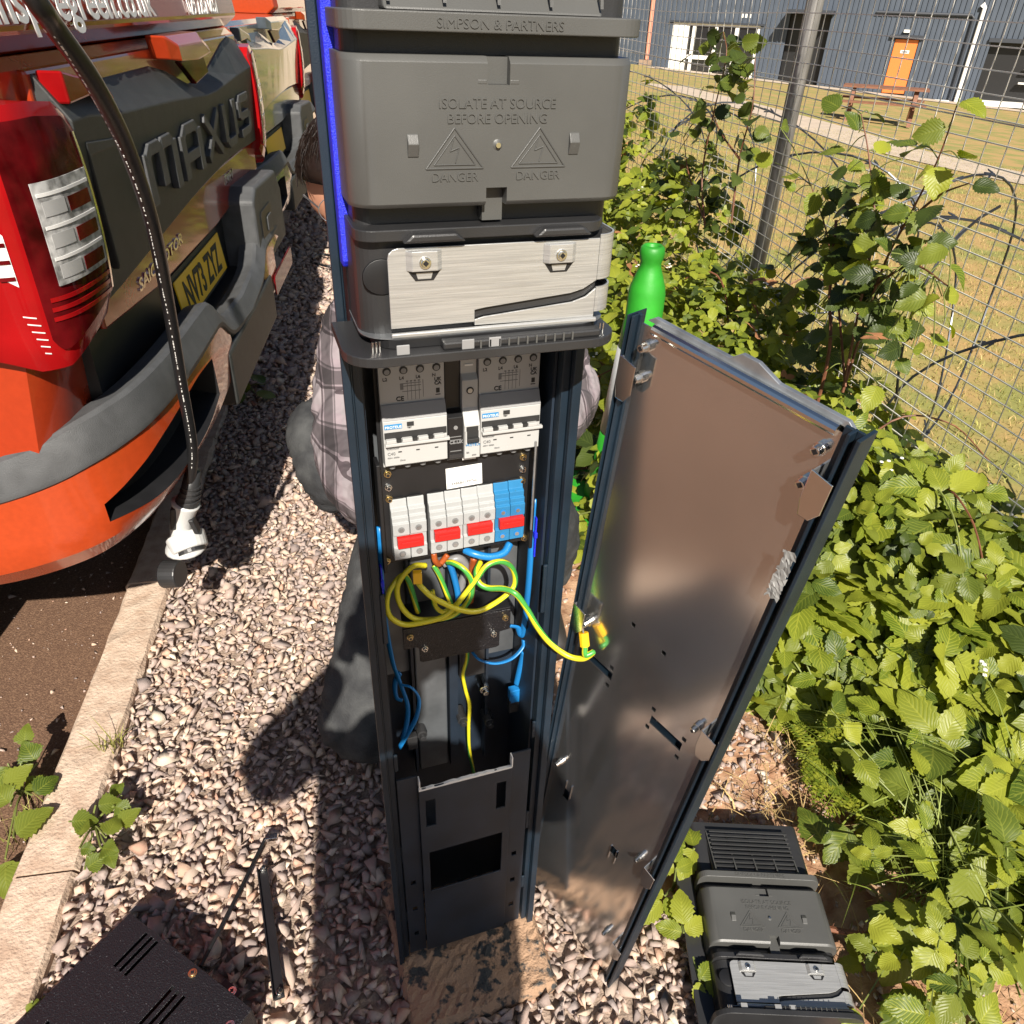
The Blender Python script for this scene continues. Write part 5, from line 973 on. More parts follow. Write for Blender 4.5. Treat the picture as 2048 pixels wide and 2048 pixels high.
    for lohi in (range(16, 37), range(N - 37, N - 16)):
        L_ = list(lohi); vs = []; fs = []
        for i in L_: vs += [P(i, 0.0055, hb[i]), P(i, -0.06, hb[i] + 0.012), P(i, -0.06, ht[i] - 0.004), P(i, 0.0035, ht[i])]
        for a in range(len(L_) - 1): fs += [(a * 4 + k, (a + 1) * 4 + k, (a + 1) * 4 + k + 1, a * 4 + k + 1) for k in range(3)]
        e = (len(L_) - 1) * 4; fs += [(0, 1, 2, 3), (e, e + 3, e + 2, e + 1)]
        MB().add(vs, fs).build('bumper_pocket', 'black', bp)
    vs = []; fs = []                                             # grey pad on top and the black tread behind it
    for i in range(N): vs += [P(i, -0.030, z1[i] - 0.03), P(i, 0.004, z1[i] + 0.0015), P(i, 0.005, z1[i] + 0.012), P(i, -0.018, z2[i] - 0.006), P(i, -0.028, z2[i]), P(i, -0.075, z2[i] - 0.012), P(i, -0.078, z2[i] - 0.05)]
    for i in range(N - 1): fs += [(i * 7 + k, (i + 1) * 7 + k, (i + 1) * 7 + k + 1, i * 7 + k + 1) for k in range(6)]
    MB().add(vs, fs).build('step_pad', 'trim_grey', bp, smooth='auto')
    MB().prism([(0.03, 0.10), (0.09, -0.01), (0.30, -0.012), (0.60, -0.016), (TW - 0.60, -0.016), (TW - 0.09, -0.01), (TW - 0.03, 0.10)], 'z', 0.655, 0.69).build('tread', 'black', bp, bevel=0.004)
    MB().box(0.60, TW - 0.60, -0.095, 0.04, 0.50, 0.655).build('centre_bar', 'trim_dark', bp, bevel=0.01)
    if True:                                                       # step boxes beside the plate
        for s in (0, 1):
            X_ = (lambda a: a) if not s else (lambda a: TW - a)
            x0, x1 = sorted((X_(0.02), X_(0.44))); 
        MB().prism([(1.28, 0.66), (1.28, 0.895), (1.34, 0.93), (1.74, 0.915), (1.82, 0.84), (1.82, 0.66)], 'y', -0.078, 0.05).build('socket_housing', 'trim_grey', bp, bevel=0.012, seg=3)
        MB().prism(rrect(1.35, 1.55, 0.735, 0.845, 0.02), 'y', -0.0815, -0.0785).build('socket_recess', 'black', bp, bevel=0.004)
        MB().prism(rrect(1.44, 1.52, 0.765, 0.815, 0.008), 'y', -0.0865, -0.0817).build('socket_flap', 'trim_grey', bp, bevel=0.004)
        MB().prism(rrect(1.36, 1.78, 0.560, 0.63, 0.02), 'y', -0.096, -0.09).build('reflector', 'lens_dark', bp, bevel=0.004)
    pl = MB().box(0.705, 1.225, 0.0, 0.0, 0, 0) if False else None
    pn = bpy.data.objects.new('number_plate', None); COL.objects.link(pn); pn.parent = t; pn.location = (0.630, 0.012, 0.722); pn.rotation_euler = (RAD(-6), 0, 0)
    MB().box(0, 0.52, -0.004, 0.0, 0, 0.111).build('plate_panel', 'plate_yellow' if full or paint != 'grey_paint' else 'plate_yellow', pn, bevel=0.002)
    MB().box(0.0, 0.52, 0.001, 0.008, -0.01, 0.125).build('plate_mount', 'trim_dark', pn)
    if full: text('NV73 ZYZ', 0.108, (0.26, -0.0048, 0.018), 'ink', pn, 'registration', align='CENTER', ext=0.0004, sx=0.83, bold=0.0025)
    # ---- wheels and underside
    MB().box(0.15, TW - 0.15, 0.25, 5.0, 0.32, 0.45).build('chassis', 'black', t)
    for y in (1.05, 4.25):
        for x0, x1, out in ((-0.0, 0.25, -1), (TW - 0.25, TW, 1)):
            wl = bpy.data.objects.new('wheel', None); COL.objects.link(wl); wl.parent = t; wl.location = ((x0 + x1) / 2, y, 0.315)
            b = MB(); b.cyl((-0.12, 0, 0), (0.12, 0, 0), 0.38, 28); b.build('tyre', 'tyre', wl, bevel=0.03, seg=3)
            b = MB(); b.cyl((out * 0.121, 0, 0), (out * 0.128, 0, 0), 0.23, 20); b.build('rim', 'galv', wl, bevel=0.004)
            MB().prism([(0.47 * math.cos(a), 0.47 * math.sin(a)) for a in np.linspace(-0.5, math.pi + 0.5, 16)], 'x', out * 0.125, out * 0.128).build('wheel_arch', 'trim_dark', wl)
    return t
TH = 3.2; TO = (-0.53, 1.4, -0.065 + 0.065)
make_truck('pickup_truck', 'orange red pickup truck with a dark tailgate panel nearest the camera', 'red_paint', TO, RAD(90 - TH), True)
t2 = make_truck('pickup_truck', 'silver grey pickup truck parked between the two orange trucks', 'grey_paint', (-0.55, 3.78, 0), RAD(90 - 4), False, False)
t3 = make_truck('pickup_truck', 'farthest orange pickup truck with red tail light behind the grey one', 'orange_paint', (-0.52, 6.05, 0), RAD(90 - 4), False, True)
# ================================================================== people
def skin(name, joints, bones, m, parent, root=0, sub=2, fold=0.0):
    me = bpy.data.meshes.new(name); idx = {k: i for i, k in enumerate(joints)}
    me.from_pydata([joints[k][0] for k in joints], [(idx[a], idx[b]) for a, b in bones], [])
    o = bpy.data.objects.new(name, me); COL.objects.link(o); md = o.modifiers.new('skin', 'SKIN'); md.use_smooth_shade = True; md.branch_smoothing = 0.4
    sv = me.skin_vertices[0].data
    for k, i in idx.items():
        r = joints[k][1]; sv[i].radius = r if isinstance(r, tuple) else (r, r); sv[i].use_root = (i == root)
    if sub: ss = o.modifiers.new('sub', 'SUBSURF'); ss.levels = sub; ss.render_levels = sub
    bpy.context.view_layer.update(); dg = bpy.context.evaluated_depsgraph_get(); m2 = bpy.data.meshes.new_from_object(o.evaluated_get(dg)); m2.name = name
    bpy.data.objects.remove(o); bpy.data.meshes.remove(me); m2.materials.clear()
    if fold:
        from mathutils import noise
        m2.update(); nn = [v.normal.copy() for v in m2.vertices]
        for v, q in zip(m2.vertices, nn):
            c = v.co; w_ = noise.noise(Vector((c.x * 9, c.y * 9, c.z * 9))); a = noise.noise(Vector((c.x * 7 + 4, c.y * 7, c.z * 30 + 5 * w_))); b_ = noise.noise(Vector((c.x * 26, c.y * 26 + 3 * w_, c.z * 20)))
            v.co = c + q * fold * ((1 - abs(a) * 2.2) * 0.9 + 0.6 * b_)
    r_ = link(name, m2, m, parent, smooth=True); return r_
def hair(name, c, rad, n, m, parent, ztop, front, fall):
    b = MB()
    for i in range(n):
        a = random.uniform(0, 2 * math.pi); e = random.uniform(0.05, 1.45)
        d = Vector((math.cos(a) * math.cos(e), math.sin(a) * math.cos(e), math.sin(e)))
        if d.dot(front) > 0.45 and d.z < 0.45: continue
        p = Vector(c) + Vector((d.x * rad[0], d.y * rad[1], d.z * rad[2])) * 0.99; t = (front * 0.8 + Vector((random.uniform(-.6, .6), random.uniform(-.6, .6), -0.3))).normalized(); t = (t - d * t.dot(d)).normalized()
        L = random.uniform(0.016, 0.034); b.tube([p, p + t * L * 0.5 + d * 0.004, p + t * L + d * 0.003 + Vector((0, 0, -fall * 0.4))], lambda s: 0.0013 * (1 - 0.7 * s), 3)
    return b.build(name, m, parent)
# electrician kneeling behind the pedestal, facing the camera, head leaning out on the left
pr = thing('person', 'person in a pink and black checked shirt and dark jeans kneeling behind the pedestal', 'person', (0.05, 1.5, 0))
O_ = np.array([0.05, 1.5, 0.0])
def J(p, r): return (tuple(np.array(p) - O_), r)
HC = (-0.049, 1.455, 1.190)
body = {'neck0': J((0.02, 1.50, 1.03), 0.062), 'neck1': J((-0.027, 1.475, 1.075), 0.056), 'jaw': J((-0.035, 1.445, 1.130), (0.066, 0.070)), 'face': J((-0.047, 1.452, 1.190), (0.080, 0.092)), 'crown': J((-0.057, 1.470, 1.250), (0.070, 0.080)),
        'nose0': J((-0.039, 1.375, 1.170), 0.016), 'nose1': J((-0.037, 1.350, 1.155), 0.011), 'earL': J((-0.127, 1.470, 1.180), 0.014), 'earR': J((0.029, 1.465, 1.180), 0.014)}
skin('body', body, [('neck0', 'neck1'), ('neck1', 'jaw'), ('jaw', 'face'), ('face', 'crown'), ('face', 'nose0'), ('nose0', 'nose1'), ('face', 'earL'), ('face', 'earR')], 'skin', pr)
HL = tuple(np.array(HC) - O_)
b = MB(); b.lathe([(0.001, 0.118), (0.045, 0.108), (0.075, 0.082), (0.090, 0.050), (0.093, 0.030), (0.088, 0.018)], HL, 20); cap = b.build('hair', 'hair', pr, smooth=True); cap.rotation_euler = (RAD(-10), 0, 0)
bpy.context.view_layer.update(); cap.rotation_euler = (0, 0, 0); cap.location = (0, 0.012, 0)
hair('fringe', (HL[0], HL[1] + 0.008, HL[2] + 0.022), (0.093, 0.100, 0.102), 2600, 'hair', cap, 0, Vector((0.05, -1, 0)), 0.012)
b = MB()
for s in (-1, 1): b.tube([(HL[0] + 0.006 + s * 0.036 + 0.027 * math.cos(a), HL[1] - 0.105 + 0.004 * s, HL[2] - 0.012 + 0.021 * math.sin(a)) for a in np.linspace(0, 6.28, 20)], 0.0008, 5)
b.tube([(HL[0] - 0.016, HL[1] - 0.107, HL[2] - 0.008), (HL[0] + 0.024, HL[1] - 0.107, HL[2] - 0.008)], 0.0016, 5)
for s in (-1, 1): b.tube([(HL[0] + 0.006 + s * 0.063, HL[1] - 0.10, HL[2] - 0.010), (HL[0] + s * 0.086, HL[1] - 0.02, HL[2] - 0.006), (HL[0] + s * 0.086, HL[1] + 0.03, HL[2] - 0.02)], 0.0018, 5)
b.build('glasses', 'glass_rim', pr)
b = MB()
for s in (-1, 1): b.lathe([(0.0001, 0.003), (0.009, 0.0022), (0.012, 0)], (HL[0] + 0.005 + s * 0.032, HL[1] - 0.090, HL[2] - 0.012), 12)
shirt = {'waist': J((0.10, 1.62, 0.60), (0.165, 0.12)), 'chest': J((0.09, 1.56, 0.85), (0.165, 0.125)), 'collar': J((0.04, 1.515, 1.005), (0.085, 0.075)),
         'shL': J((-0.045, 1.50, 0.945), 0.075), 'uaL': J((-0.066, 1.39, 0.855), 0.068), 'elL': J((-0.078, 1.245, 0.745), 0.064), 'faL': J((-0.055, 1.14, 0.735), 0.060), 'wrL': J((0.0, 1.05, 0.76), 0.045),
         'shR': J((0.265, 1.55, 0.935), 0.078), 'uaR': J((0.345, 1.47, 0.86), 0.068), 'elR': J((0.375, 1.36, 0.80), 0.062), 'faR': J((0.310, 1.23, 0.80), 0.055), 'wrR': J((0.22, 1.08, 0.82), 0.042)}
skin('shirt', shirt, [('waist', 'chest'), ('chest', 'collar'), ('chest', 'shL'), ('shL', 'uaL'), ('uaL', 'elL'), ('elL', 'faL'), ('faL', 'wrL'), ('chest', 'shR'), ('shR', 'uaR'), ('uaR', 'elR'), ('elR', 'faR'), ('faR', 'wrR')], 'plaid', pr, 0, 4, 0.007)
def hand(wr, d, up, side, parent, m='skin'):
    wr, d, up = Vector(wr), Vector(d).normalized(), Vector(up).normalized(); lat = d.cross(up).normalized() * side
    js = {'w': (tuple(wr), 0.026), 'p': (tuple(wr + d * 0.055), (0.036, 0.020))}; bn = [('w', 'p')]
    for k, (o_, L) in enumerate(((-0.027, 0.062), (-0.009, 0.072), (0.010, 0.068), (0.027, 0.055))):
        a = wr + d * 0.085 + lat * o_; js[f'k{k}'] = (tuple(a), 0.0105); js[f'm{k}'] = (tuple(a + d * L * 0.5 - up * L * 0.25), 0.0092); js[f't{k}'] = (tuple(a + d * L * 0.72 - up * L * 0.75), 0.0078); bn += [('p', f'k{k}'), (f'k{k}', f'm{k}'), (f'm{k}', f't{k}')]
    a = wr + d * 0.035 - lat * 0.040; js['tb'] = (tuple(a), 0.012); js['tt'] = (tuple(a + d * 0.04 - lat * 0.012 - up * 0.022), 0.009); bn += [('p', 'tb'), ('tb', 'tt')]
    return skin('hand', js, bn, m, parent, 1, 1)
for o_ in pr.children:
    if o_.name.split('.')[0] in ('body', 'hair', 'glasses'): o_.location = Vector(o_.location) + Vector((0.016, 0.0, -0.022))
hand(np.array((-0.002, 1.045, 0.762)) - O_, (0.75, -0.65, 0.1), (0, 0, 1), 1, pr); hand(np.array((0.215, 1.075, 0.822)) - O_, (-0.6, -0.75, 0.1), (0, 0, 1), -1, pr)
jeans = {'hip': J((0.10, 1.66, 0.55), (0.16, 0.13)), 'thA': J((0.0, 1.36, 0.40), 0.105), 'knA': J((-0.105, 1.10, 0.108), 0.106), 'shA': J((-0.085, 1.36, 0.085), 0.075), 'anA': J((-0.06, 1.58, 0.07), 0.055),
         'thB': J((-0.04, 1.66, 0.50), 0.09), 'knB': J((-0.150, 1.62, 0.415), 0.078), 'kB2': J((-0.200, 1.76, 0.56), 0.062), 'anB': J((-0.14, 1.92, 0.50), 0.055),
         'thC': J((0.30, 1.62, 0.46), 0.10), 'knC': J((0.39, 1.50, 0.40), 0.085), 'shC': J((0.40, 1.56, 0.20), 0.07), 'anC': J((0.40, 1.62, 0.06), 0.05)}
skin('jeans', jeans, [('hip', 'thA'), ('thA', 'knA'), ('knA', 'shA'), ('shA', 'anA'), ('hip', 'thB'), ('thB', 'knB'), ('knB', 'kB2'), ('kB2', 'anB'), ('hip', 'thC'), ('thC', 'knC'), ('knC', 'shC'), ('shC', 'anC')], 'jeans', pr, 0, 4, 0.0065)
b = MB(); b.tube([tuple(np.array(p) - O_) for p in ((0.40, 1.66, 0.045), (0.40, 1.58, 0.05), (0.40, 1.46, 0.04), (0.40, 1.40, 0.032))], lambda t_: 0.048 - 0.012 * t_, 12); b.build('boot', 'boot', pr, smooth=True)
b = MB(); b.tube([tuple(np.array(p) - O_) for p in ((-0.06, 1.57, 0.07), (-0.055, 1.66, 0.075), (-0.05, 1.72, 0.04))], 0.046, 12); b.build('boot', 'boot', pr, smooth=True)

# the person holding the camera: stands behind it, and throws the long shadow over the pedestal foot
ph = thing('person', 'person in dark jacket and jeans standing behind the camera with a raised phone', 'person', (-0.075, -0.40, 0)); O_ = np.array([-0.02, -0.40, 0.0])
bodyP = {'neck0': J((-0.02, -0.38, 1.50), 0.06), 'neck1': J((-0.02, -0.36, 1.56), 0.055), 'jaw': J((-0.02, -0.33, 1.63), (0.066, 0.07)), 'face': J((-0.02, -0.335, 1.69), (0.078, 0.092)), 'crown': J((-0.02, -0.35, 1.755), (0.068, 0.08)), 'nose': J((-0.02, -0.235, 1.67), 0.014), 'earL': J((-0.10, -0.35, 1.68), 0.014), 'earR': J((0.06, -0.35, 1.68), 0.014)}
skin('body', bodyP, [('neck0', 'neck1'), ('neck1', 'jaw'), ('jaw', 'face'), ('face', 'crown'), ('face', 'nose'), ('face', 'earL'), ('face', 'earR')], 'skin', ph)
jk = {'waist': J((0.0, -0.46, 0.80), 0.225), 'belly': J((0.0, -0.46, 1.0), 0.225), 'chest': J((-0.02, -0.45, 1.22), 0.30), 'collar': J((-0.02, -0.39, 1.46), (0.085, 0.075)), 'shL': J((-0.20, -0.40, 1.40), 0.072), 'elL': J((-0.35, -0.28, 1.20), 0.085), 'wrL': J((-0.13, -0.09, 1.36), 0.038), 'shR': J((0.16, -0.40, 1.40), 0.072), 'elR': J((0.23, -0.26, 1.18), 0.056), 'wrR': J((0.13, -0.09, 1.36), 0.038)}
skin('jacket', jk, [('waist', 'belly'), ('belly', 'chest'), ('chest', 'collar'), ('chest', 'shL'), ('shL', 'elL'), ('elL', 'wrL'), ('chest', 'shR'), ('shR', 'elR'), ('elR', 'wrR')], 'jacket', ph)
tr = {'hip': J((-0.02, -0.46, 0.88), 0.13), 'hL': J((-0.115, -0.44, 0.78), 0.092), 'kL': J((-0.14, -0.43, 0.46), 0.068), 'aL': J((-0.15, -0.45, 0.09), 0.05), 'hR': J((0.075, -0.44, 0.78), 0.092), 'kR': J((0.10, -0.43, 0.46), 0.068), 'aR': J((0.12, -0.45, 0.09), 0.05)}
skin('jeans', tr, [('hip', 'hL'), ('hL', 'kL'), ('kL', 'aL'), ('hip', 'hR'), ('hR', 'kR'), ('kR', 'aR')], 'jeans_dark', ph)
for x in (-0.15, 0.12): b = MB(); b.tube([(x + 0.02, -0.10, 0.05), (x + 0.02, 0.0, 0.055), (x + 0.02, 0.10, 0.045), (x + 0.02, 0.16, 0.035)], lambda t_: 0.048 - 0.012 * t_, 12); b.build('boot', 'boot', ph, smooth=True)
b = MB(); b.lathe([(0.001, 0.115), (0.05, 0.105), (0.08, 0.075), (0.092, 0.03), (0.09, -0.01), (0.08, -0.05)], (0.0, 0.045, 1.69), 18); b.build('hair', 'hair', ph, smooth=True)
hand(np.array((-0.125, -0.085, 1.365)) - O_, (0.45, 0.35, 0.85), (0, 1, 0), 1, ph); hand(np.array((0.125, -0.085, 1.365)) - O_, (-0.45, 0.35, 0.85), (0, 1, 0), -1, ph)
fo = thing('smartphone', 'black smartphone held up behind the viewpoint', 'phone', (0.0, -0.045, 1.41)); MB().box(-0.078, 0.078, -0.005, 0.004, 0.0, 0.074).build('phone_body', 'black', fo, bevel=0.003)
# ================================================================== cone, box and loose parts on the gravel
cn = thing('traffic_cone', 'tall bright green traffic cone with a white sleeve behind the cover panel', 'traffic cone', (0.795, 2.15, 0.0)); cn.scale = (0.86, 0.86, 0.93)
MB().lathe([(0.150, 0.03), (0.146, 0.05), (0.128, 0.14), (0.108, 0.30)], (0, 0, 0), 32).build('cone_body', 'cone_green', cn, smooth=True)
MB().lathe([(0.1095, 0.301), (0.095, 0.46), (0.0800, 0.615)], (0, 0, 0), 32).build('reflective_sleeve', 'sleeve_white', cn, smooth=True)
MB().lathe([(0.078, 0.616), (0.070, 0.70), (0.066, 0.715), (0.065, 0.80), (0.060, 0.825), (0.043, 0.87), (0.037, 0.885), (0.036, 0.90), (0.041, 0.912), (0.043, 0.93), (0.040, 0.945), (0.031, 0.952), (0.024, 0.948), (0.022, 0.90)], (0, 0, 0), 32).build('cone_top', 'cone_green', cn, smooth=True)
MB().prism(rrect(-0.21, 0.21, -0.21, 0.21, 0.06, 5), 'z', 0.0, 0.03).build('base', 'cone_green', cn, bevel=0.006)
# black slotted enclosure at the lower left
A = np.array([-0.508, 0.81, 0.0]); ea = np.array([0.77, -0.64, 0]); ea /= np.linalg.norm(ea); eb = np.array([-0.64, -0.77, 0])
bxo = thing('metal_enclosure', 'black speckled metal enclosure box with ventilation slots on the gravel', 'box', tuple(A), math.atan2(ea[1], ea[0]))
Hb = 0.085
slots = [(0.045 + 0.11 * i, 0.105 + 0.11 * i, -(0.055 + 0.012 * k + 0.085 * i) - 0.0055, -(0.055 + 0.012 * k + 0.085 * i)) for i in range(2) for k in range(3)]
m = MB(); m.plate((0.0, 0.30), (-0.34, 0.0), [], 0, 0.002)
def lid():                                                     # plate built lying down: x, depth -> z
    b = MB(); hs_ = []
    for i in range(3):
        for k in range(3):
            cx, cy = (0.075, -0.040) if i == 0 else ((0.185, -0.075) if i == 1 else (0.06, -0.21))
            hs_.append((cx - 0.0065 + 0.0135 * (k - 1) - 0.0028, cx - 0.0065 + 0.0135 * (k - 1) + 0.0028, cy - 0.032, cy + 0.032))
    b.plate((0.0, 0.30), (-0.34, 0.0), hs_, 0.0, 0.0018)
    b.v = [(x, z, Hb - y) for x, y, z in b.v]; return b
lid().build('slotted_lid', 'black_speckle', bxo, bevel=0.0006)
MB().box(0.0, 0.30, -0.0016, 0.0, 0.0, Hb - 0.002).build('side_wall', 'black_speckle', bxo); MB().box(0.0, 0.30, -0.34, -0.3384, 0.0, Hb - 0.002).build('side_wall', 'black_speckle', bxo)
MB().box(0.0, 0.0016, -0.338, -0.002, 0.0, Hb - 0.002).build('side_wall', 'black_speckle', bxo); MB().box(0.2984, 0.30, -0.338, -0.002, 0.0, Hb - 0.002).build('side_wall', 'black_speckle', bxo)
MB().box(0.002, 0.298, -0.337, -0.003, 0.002, 0.006).build('floor_plate', 'black', bxo)
screw(bxo, (0.175, -0.012, Hb), (0, 0, 1), 0.006, 0.003, 'brass', 'rivet'); screw(bxo, (0.288, -0.035, Hb), (0, 0, 1), 0.006, 0.003, 'chrome', 'rivet')
MB().box(0.21, 0.25, 0.0005, 0.018, 0.045, 0.049).build('lug', 'black', bxo); screw(bxo, (0.235, 0.010, 0.049), (0, 0, 1), 0.006, 0.003, 'chrome', 'rivet')
# thin bracket rod and flat bar
rd = thing('bracket_rod', 'thin black metal rod with a bent silver end lying on the gravel', 'rod', (-0.30, 0.965, 0.02))
MB().tube([(0, 0, 0.004), (-0.035, -0.11, 0.012), (-0.082, -0.245, 0.022)], 0.0038, 8).build('rod', 'black', rd); MB().box(0.0, 0.025, -0.006, 0.006, 0.0, 0.010).build('end_tab', 'chrome', rd, bevel=0.001)
fb = thing('flat_bar', 'flat black metal bar with screws at both ends lying beside the rod', 'bar', (-0.300, 0.905, 0.016))
d_ = Vector((0.055, -0.250, 0.008)); L = d_.length; d_.normalize(); s_ = d_.cross(Vector((0, 0, 1))).normalized()
MB().obox(d_ * L / 2, tuple(d_ * L / 2), tuple(s_ * 0.0085), (0, 0, 0.0025)).build('bar', 'black', fb, bevel=0.0008); MB().obox(d_ * L / 2 + s_ * 0.0095 + Vector((0, 0, 0.005)), tuple(d_ * L / 2), tuple(s_ * 0.0012), (0, 0, 0.004)).build('bar_lip', 'black', fb)
for k in (0.02, 0.97): screw(fb, tuple(d_ * L * k + Vector((0, 0, 0.003))), (0.3, 0.2, 1), 0.005, 0.009)
# drain cable and litter behind the trucks
lt = thing('loose_cable', 'thin black cable lying on the ground behind the grey truck', 'cable', (-0.42, 5.2, 0.0)); MB().tube(spline([(0, 0, .02), (.06, .1, .02), (.16, .02, .02), (.22, -.1, .02), (.12, -.18, .02), (.02, -.1, .02)], 6), 0.008, 6).build('sheath', 'cable_black', lt)
# ================================================================== vegetation
def leaflet(L, W_, rows, serr, curl, fold, seed, lobes=0):
    r = random.Random(seed); V = []; F = []; U = []
    cols = [-1, -0.5, 0, 0.5, 1]
    for i in range(rows + 1):
        t = i / rows; w = W_ * 0.5 * max(0.0, math.sin(math.pi * (t ** 0.78))) ** 0.75 if 0 < t < 1 else 0.0
        if lobes: w *= 1 + 0.22 * math.sin(t * math.pi * 2 * lobes)
        for c in cols:
            ww = w * (1 + (serr * (1 if i % 2 else -1) if abs(c) == 1 else 0)); yy_ = t * L - (abs(c) == 1) * serr * L * 0.10 * (1 if i % 2 else 0)
            z = -curl * L * t * t + fold * abs(c) * w + 0.02 * L * math.sin(t * 9 + c * 2 + seed); V.append((c * ww, yy_, z)); U.append((0.5 + 0.5 * c, t))
    for i in range(rows):
        for k in range(4): a = i * 5 + k; F.append((a, a + 1, a + 6, a + 5))
    return np.array(V), np.array(F), np.array(U)
def trifol(kind, rows, seed):
    r = random.Random(seed); parts = []; L = 1.0
    spec = [(0, 1.0, 0.22), (72, 0.82, 0.05), (-72, 0.82, 0.05)] if kind == 'tri' else [(0, 1.0, 0.10)]
    k = 0; Vs = []; Fs = []; Us = []
    for ang, sc_, off in spec:
        V, F, U = leaflet(1.0 * sc_, (0.66 if kind == 'tri' else 0.80) * sc_ * r.uniform(0.9, 1.1), rows, 0.10, r.uniform(0.1, 0.35), r.uniform(0.05, 0.25), seed + int(ang), 1 if kind == 'lobed' else 0)
        a = RAD(-ang + r.uniform(-10, 10)); R_ = np.array([[math.cos(a), -math.sin(a), 0], [math.sin(a), math.cos(a), 0], [0, 0, 1]]); V = V @ R_.T; V += R_ @ np.array([0, off, 0]); tl = r.uniform(-0.2, 0.2); V[:, 2] += tl * np.hypot(V[:, 0], V[:, 1])
        Vs.append(V); Fs.append(F + k); Us.append(U); k += len(V)
    return np.concatenate(Vs), np.concatenate(Fs), np.concatenate(Us)
HI = [trifol('tri', 14, s) for s in range(5)]; HS = [trifol('one', 16, s + 20) for s in range(4)]; LO_ = [trifol('tri', 6, s) for s in range(5)]; HL_ = [trifol('lobed', 16, s + 40) for s in range(3)]
def as_mesh(name, p): V, F, U = p; return fast_mesh(name, V, F, U[F.ravel()])
MH = [as_mesh('leaf', p) for p in HI]; MS = [as_mesh('leaf', p) for p in HS]; ML = [as_mesh('leaf', p) for p in HL_]
for m_ in MH + MS + ML: m_.polygons.foreach_set('use_smooth', [True] * len(m_.polygons))
def frames(nrm_, yaw):                                         # rotation matrices whose third column is the leaf normal
    n = nrm_ / np.linalg.norm(nrm_, axis=1)[:, None]; t = np.column_stack([np.cos(yaw), np.sin(yaw), np.zeros(len(yaw))]); y = t - n * np.sum(t * n, 1)[:, None]; y /= np.linalg.norm(y, axis=1)[:, None]; x = np.cross(y, n); return np.stack([x, y, n], 2)
def leaves_mesh(name, protos, pos, R_, size, seed):
    kind = np.random.default_rng(seed).integers(0, len(protos), len(pos)); Vs = []; Fs = []; Us = []; k = 0
    for q, (pv, pf, pu) in enumerate(protos):
        ix = np.where(kind == q)[0]; v = np.einsum('nij,vj->nvi', R_[ix], pv) * size[ix][:, None, None] + pos[ix][:, None, :]; Vs.append(v.reshape(-1, 3)); Fs.append((pf[None] + (np.arange(len(ix)) * len(pv))[:, None, None] + k).reshape(-1, 4)); Us.append(np.tile(pu[pf.ravel()], (len(ix), 1))); k += v.shape[0] * v.shape[1]
    me = fast_mesh(name, np.concatenate(Vs), np.concatenate(Fs), np.concatenate(Us)); me.polygons.foreach_set('use_smooth', [True] * len(me.polygons)); return me
# ---- bramble thicket between gravel and fence
def bleft(y): return np.interp(y, [0.3, 0.8, 1.1, 1.5, 1.9, 2.6, 4, 7, 12], [1.25, 1.15, 0.98, 0.70, 0.62, 0.74, 0.80, 0.72, 0.70])
def bh(x, y):
    e = np.clip((x - bleft(y)) / 0.35, 0, 1); top = np.interp(y, [0.3, 0.9, 1.3, 1.9, 3, 5, 8, 12], [0.14, 0.20, 0.36, 0.52, 0.66, 0.86, 1.0, 1.05]) * (1 + 0.22 * np.clip((x - 1.1) / 0.4, 0, 1))
    return top * np.sqrt(e) * (0.82 + 0.22 * np.sin(x * 5.1 + y * 3.3) * np.sin(y * 2.1 + 1)) + 0.03
n = 9000; y = 0.35 + 10 * rng.random(n) ** 1.9; x = bleft(y) - 0.04 + (1.66 - bleft(y)) * rng.random(n); dep = rng.random(n) ** 1.7; z = bh(x, y) * (1 - 0.8 * dep) + rng.normal(0, 0.02, n)
pos = np.column_stack([x, y, np.maximum(z, 0.02)]); gx = (bh(x + .03, y) - bh(x - .03, y)) / .06; gy = (bh(x, y + .03) - bh(x, y - .03)) / .06
nm = np.column_stack([-gx * 0.35, -gy * 0.35 - 0.25, np.ones(n)]) + rng.normal(0, 0.46, (n, 3)); nm[:, 2] = np.abs(nm[:, 2]) + 0.15; R_ = frames(nm, rng.uniform(0, 6.28, n)); size = rng.lognormal(-2.80, 0.36, n) * np.interp(y, [0.3, 1.2, 2, 6], [1.0, 1.08, 0.82, 0.85])
br = thing('bramble_thicket', 'sprawling yellow green bramble thicket between the gravel and the fence', 'bramble', (1.1, 2.0, 0)); OB = np.array([1.1, 2.0, 0])
u_, v_ = proj_np(pos); vis = (u_ > 1150) & (u_ < 2048) & (v_ > 100) & (v_ < 2048) & (dep < 0.2); sc_ = np.where(vis, size / np.linalg.norm(pos - CAM, axis=1), 0); top = np.argsort(-sc_)[:300]; rest = np.setdiff1d(np.arange(n), top)
MH2 = []
for q_, m_ in enumerate(MH):
    for mn in ('leaf', 'leaf', 'leaf_deep'):
        c_ = m_.copy(); c_.materials.clear(); c_.materials.append(MATS[mn]); MH2.append(c_)
for i, k in enumerate(top):
    o = link('leaf', MH2[i % len(MH2)], 'leaf', br); M4 = Matrix(R_[k].tolist()).to_4x4(); M4 = Matrix.Translation(Vector(pos[k] - OB)) @ M4 @ Matrix.Scale(size[k], 4); o.matrix_local = M4
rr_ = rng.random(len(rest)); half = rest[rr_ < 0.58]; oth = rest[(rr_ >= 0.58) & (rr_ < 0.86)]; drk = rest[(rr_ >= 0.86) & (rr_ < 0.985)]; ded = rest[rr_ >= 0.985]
o = link('dark_foliage', leaves_mesh('dark_foliage', LO_, pos[drk] - OB, R_[drk], size[drk], 4), 'leaf_dark', br); o['kind'] = 'stuff'
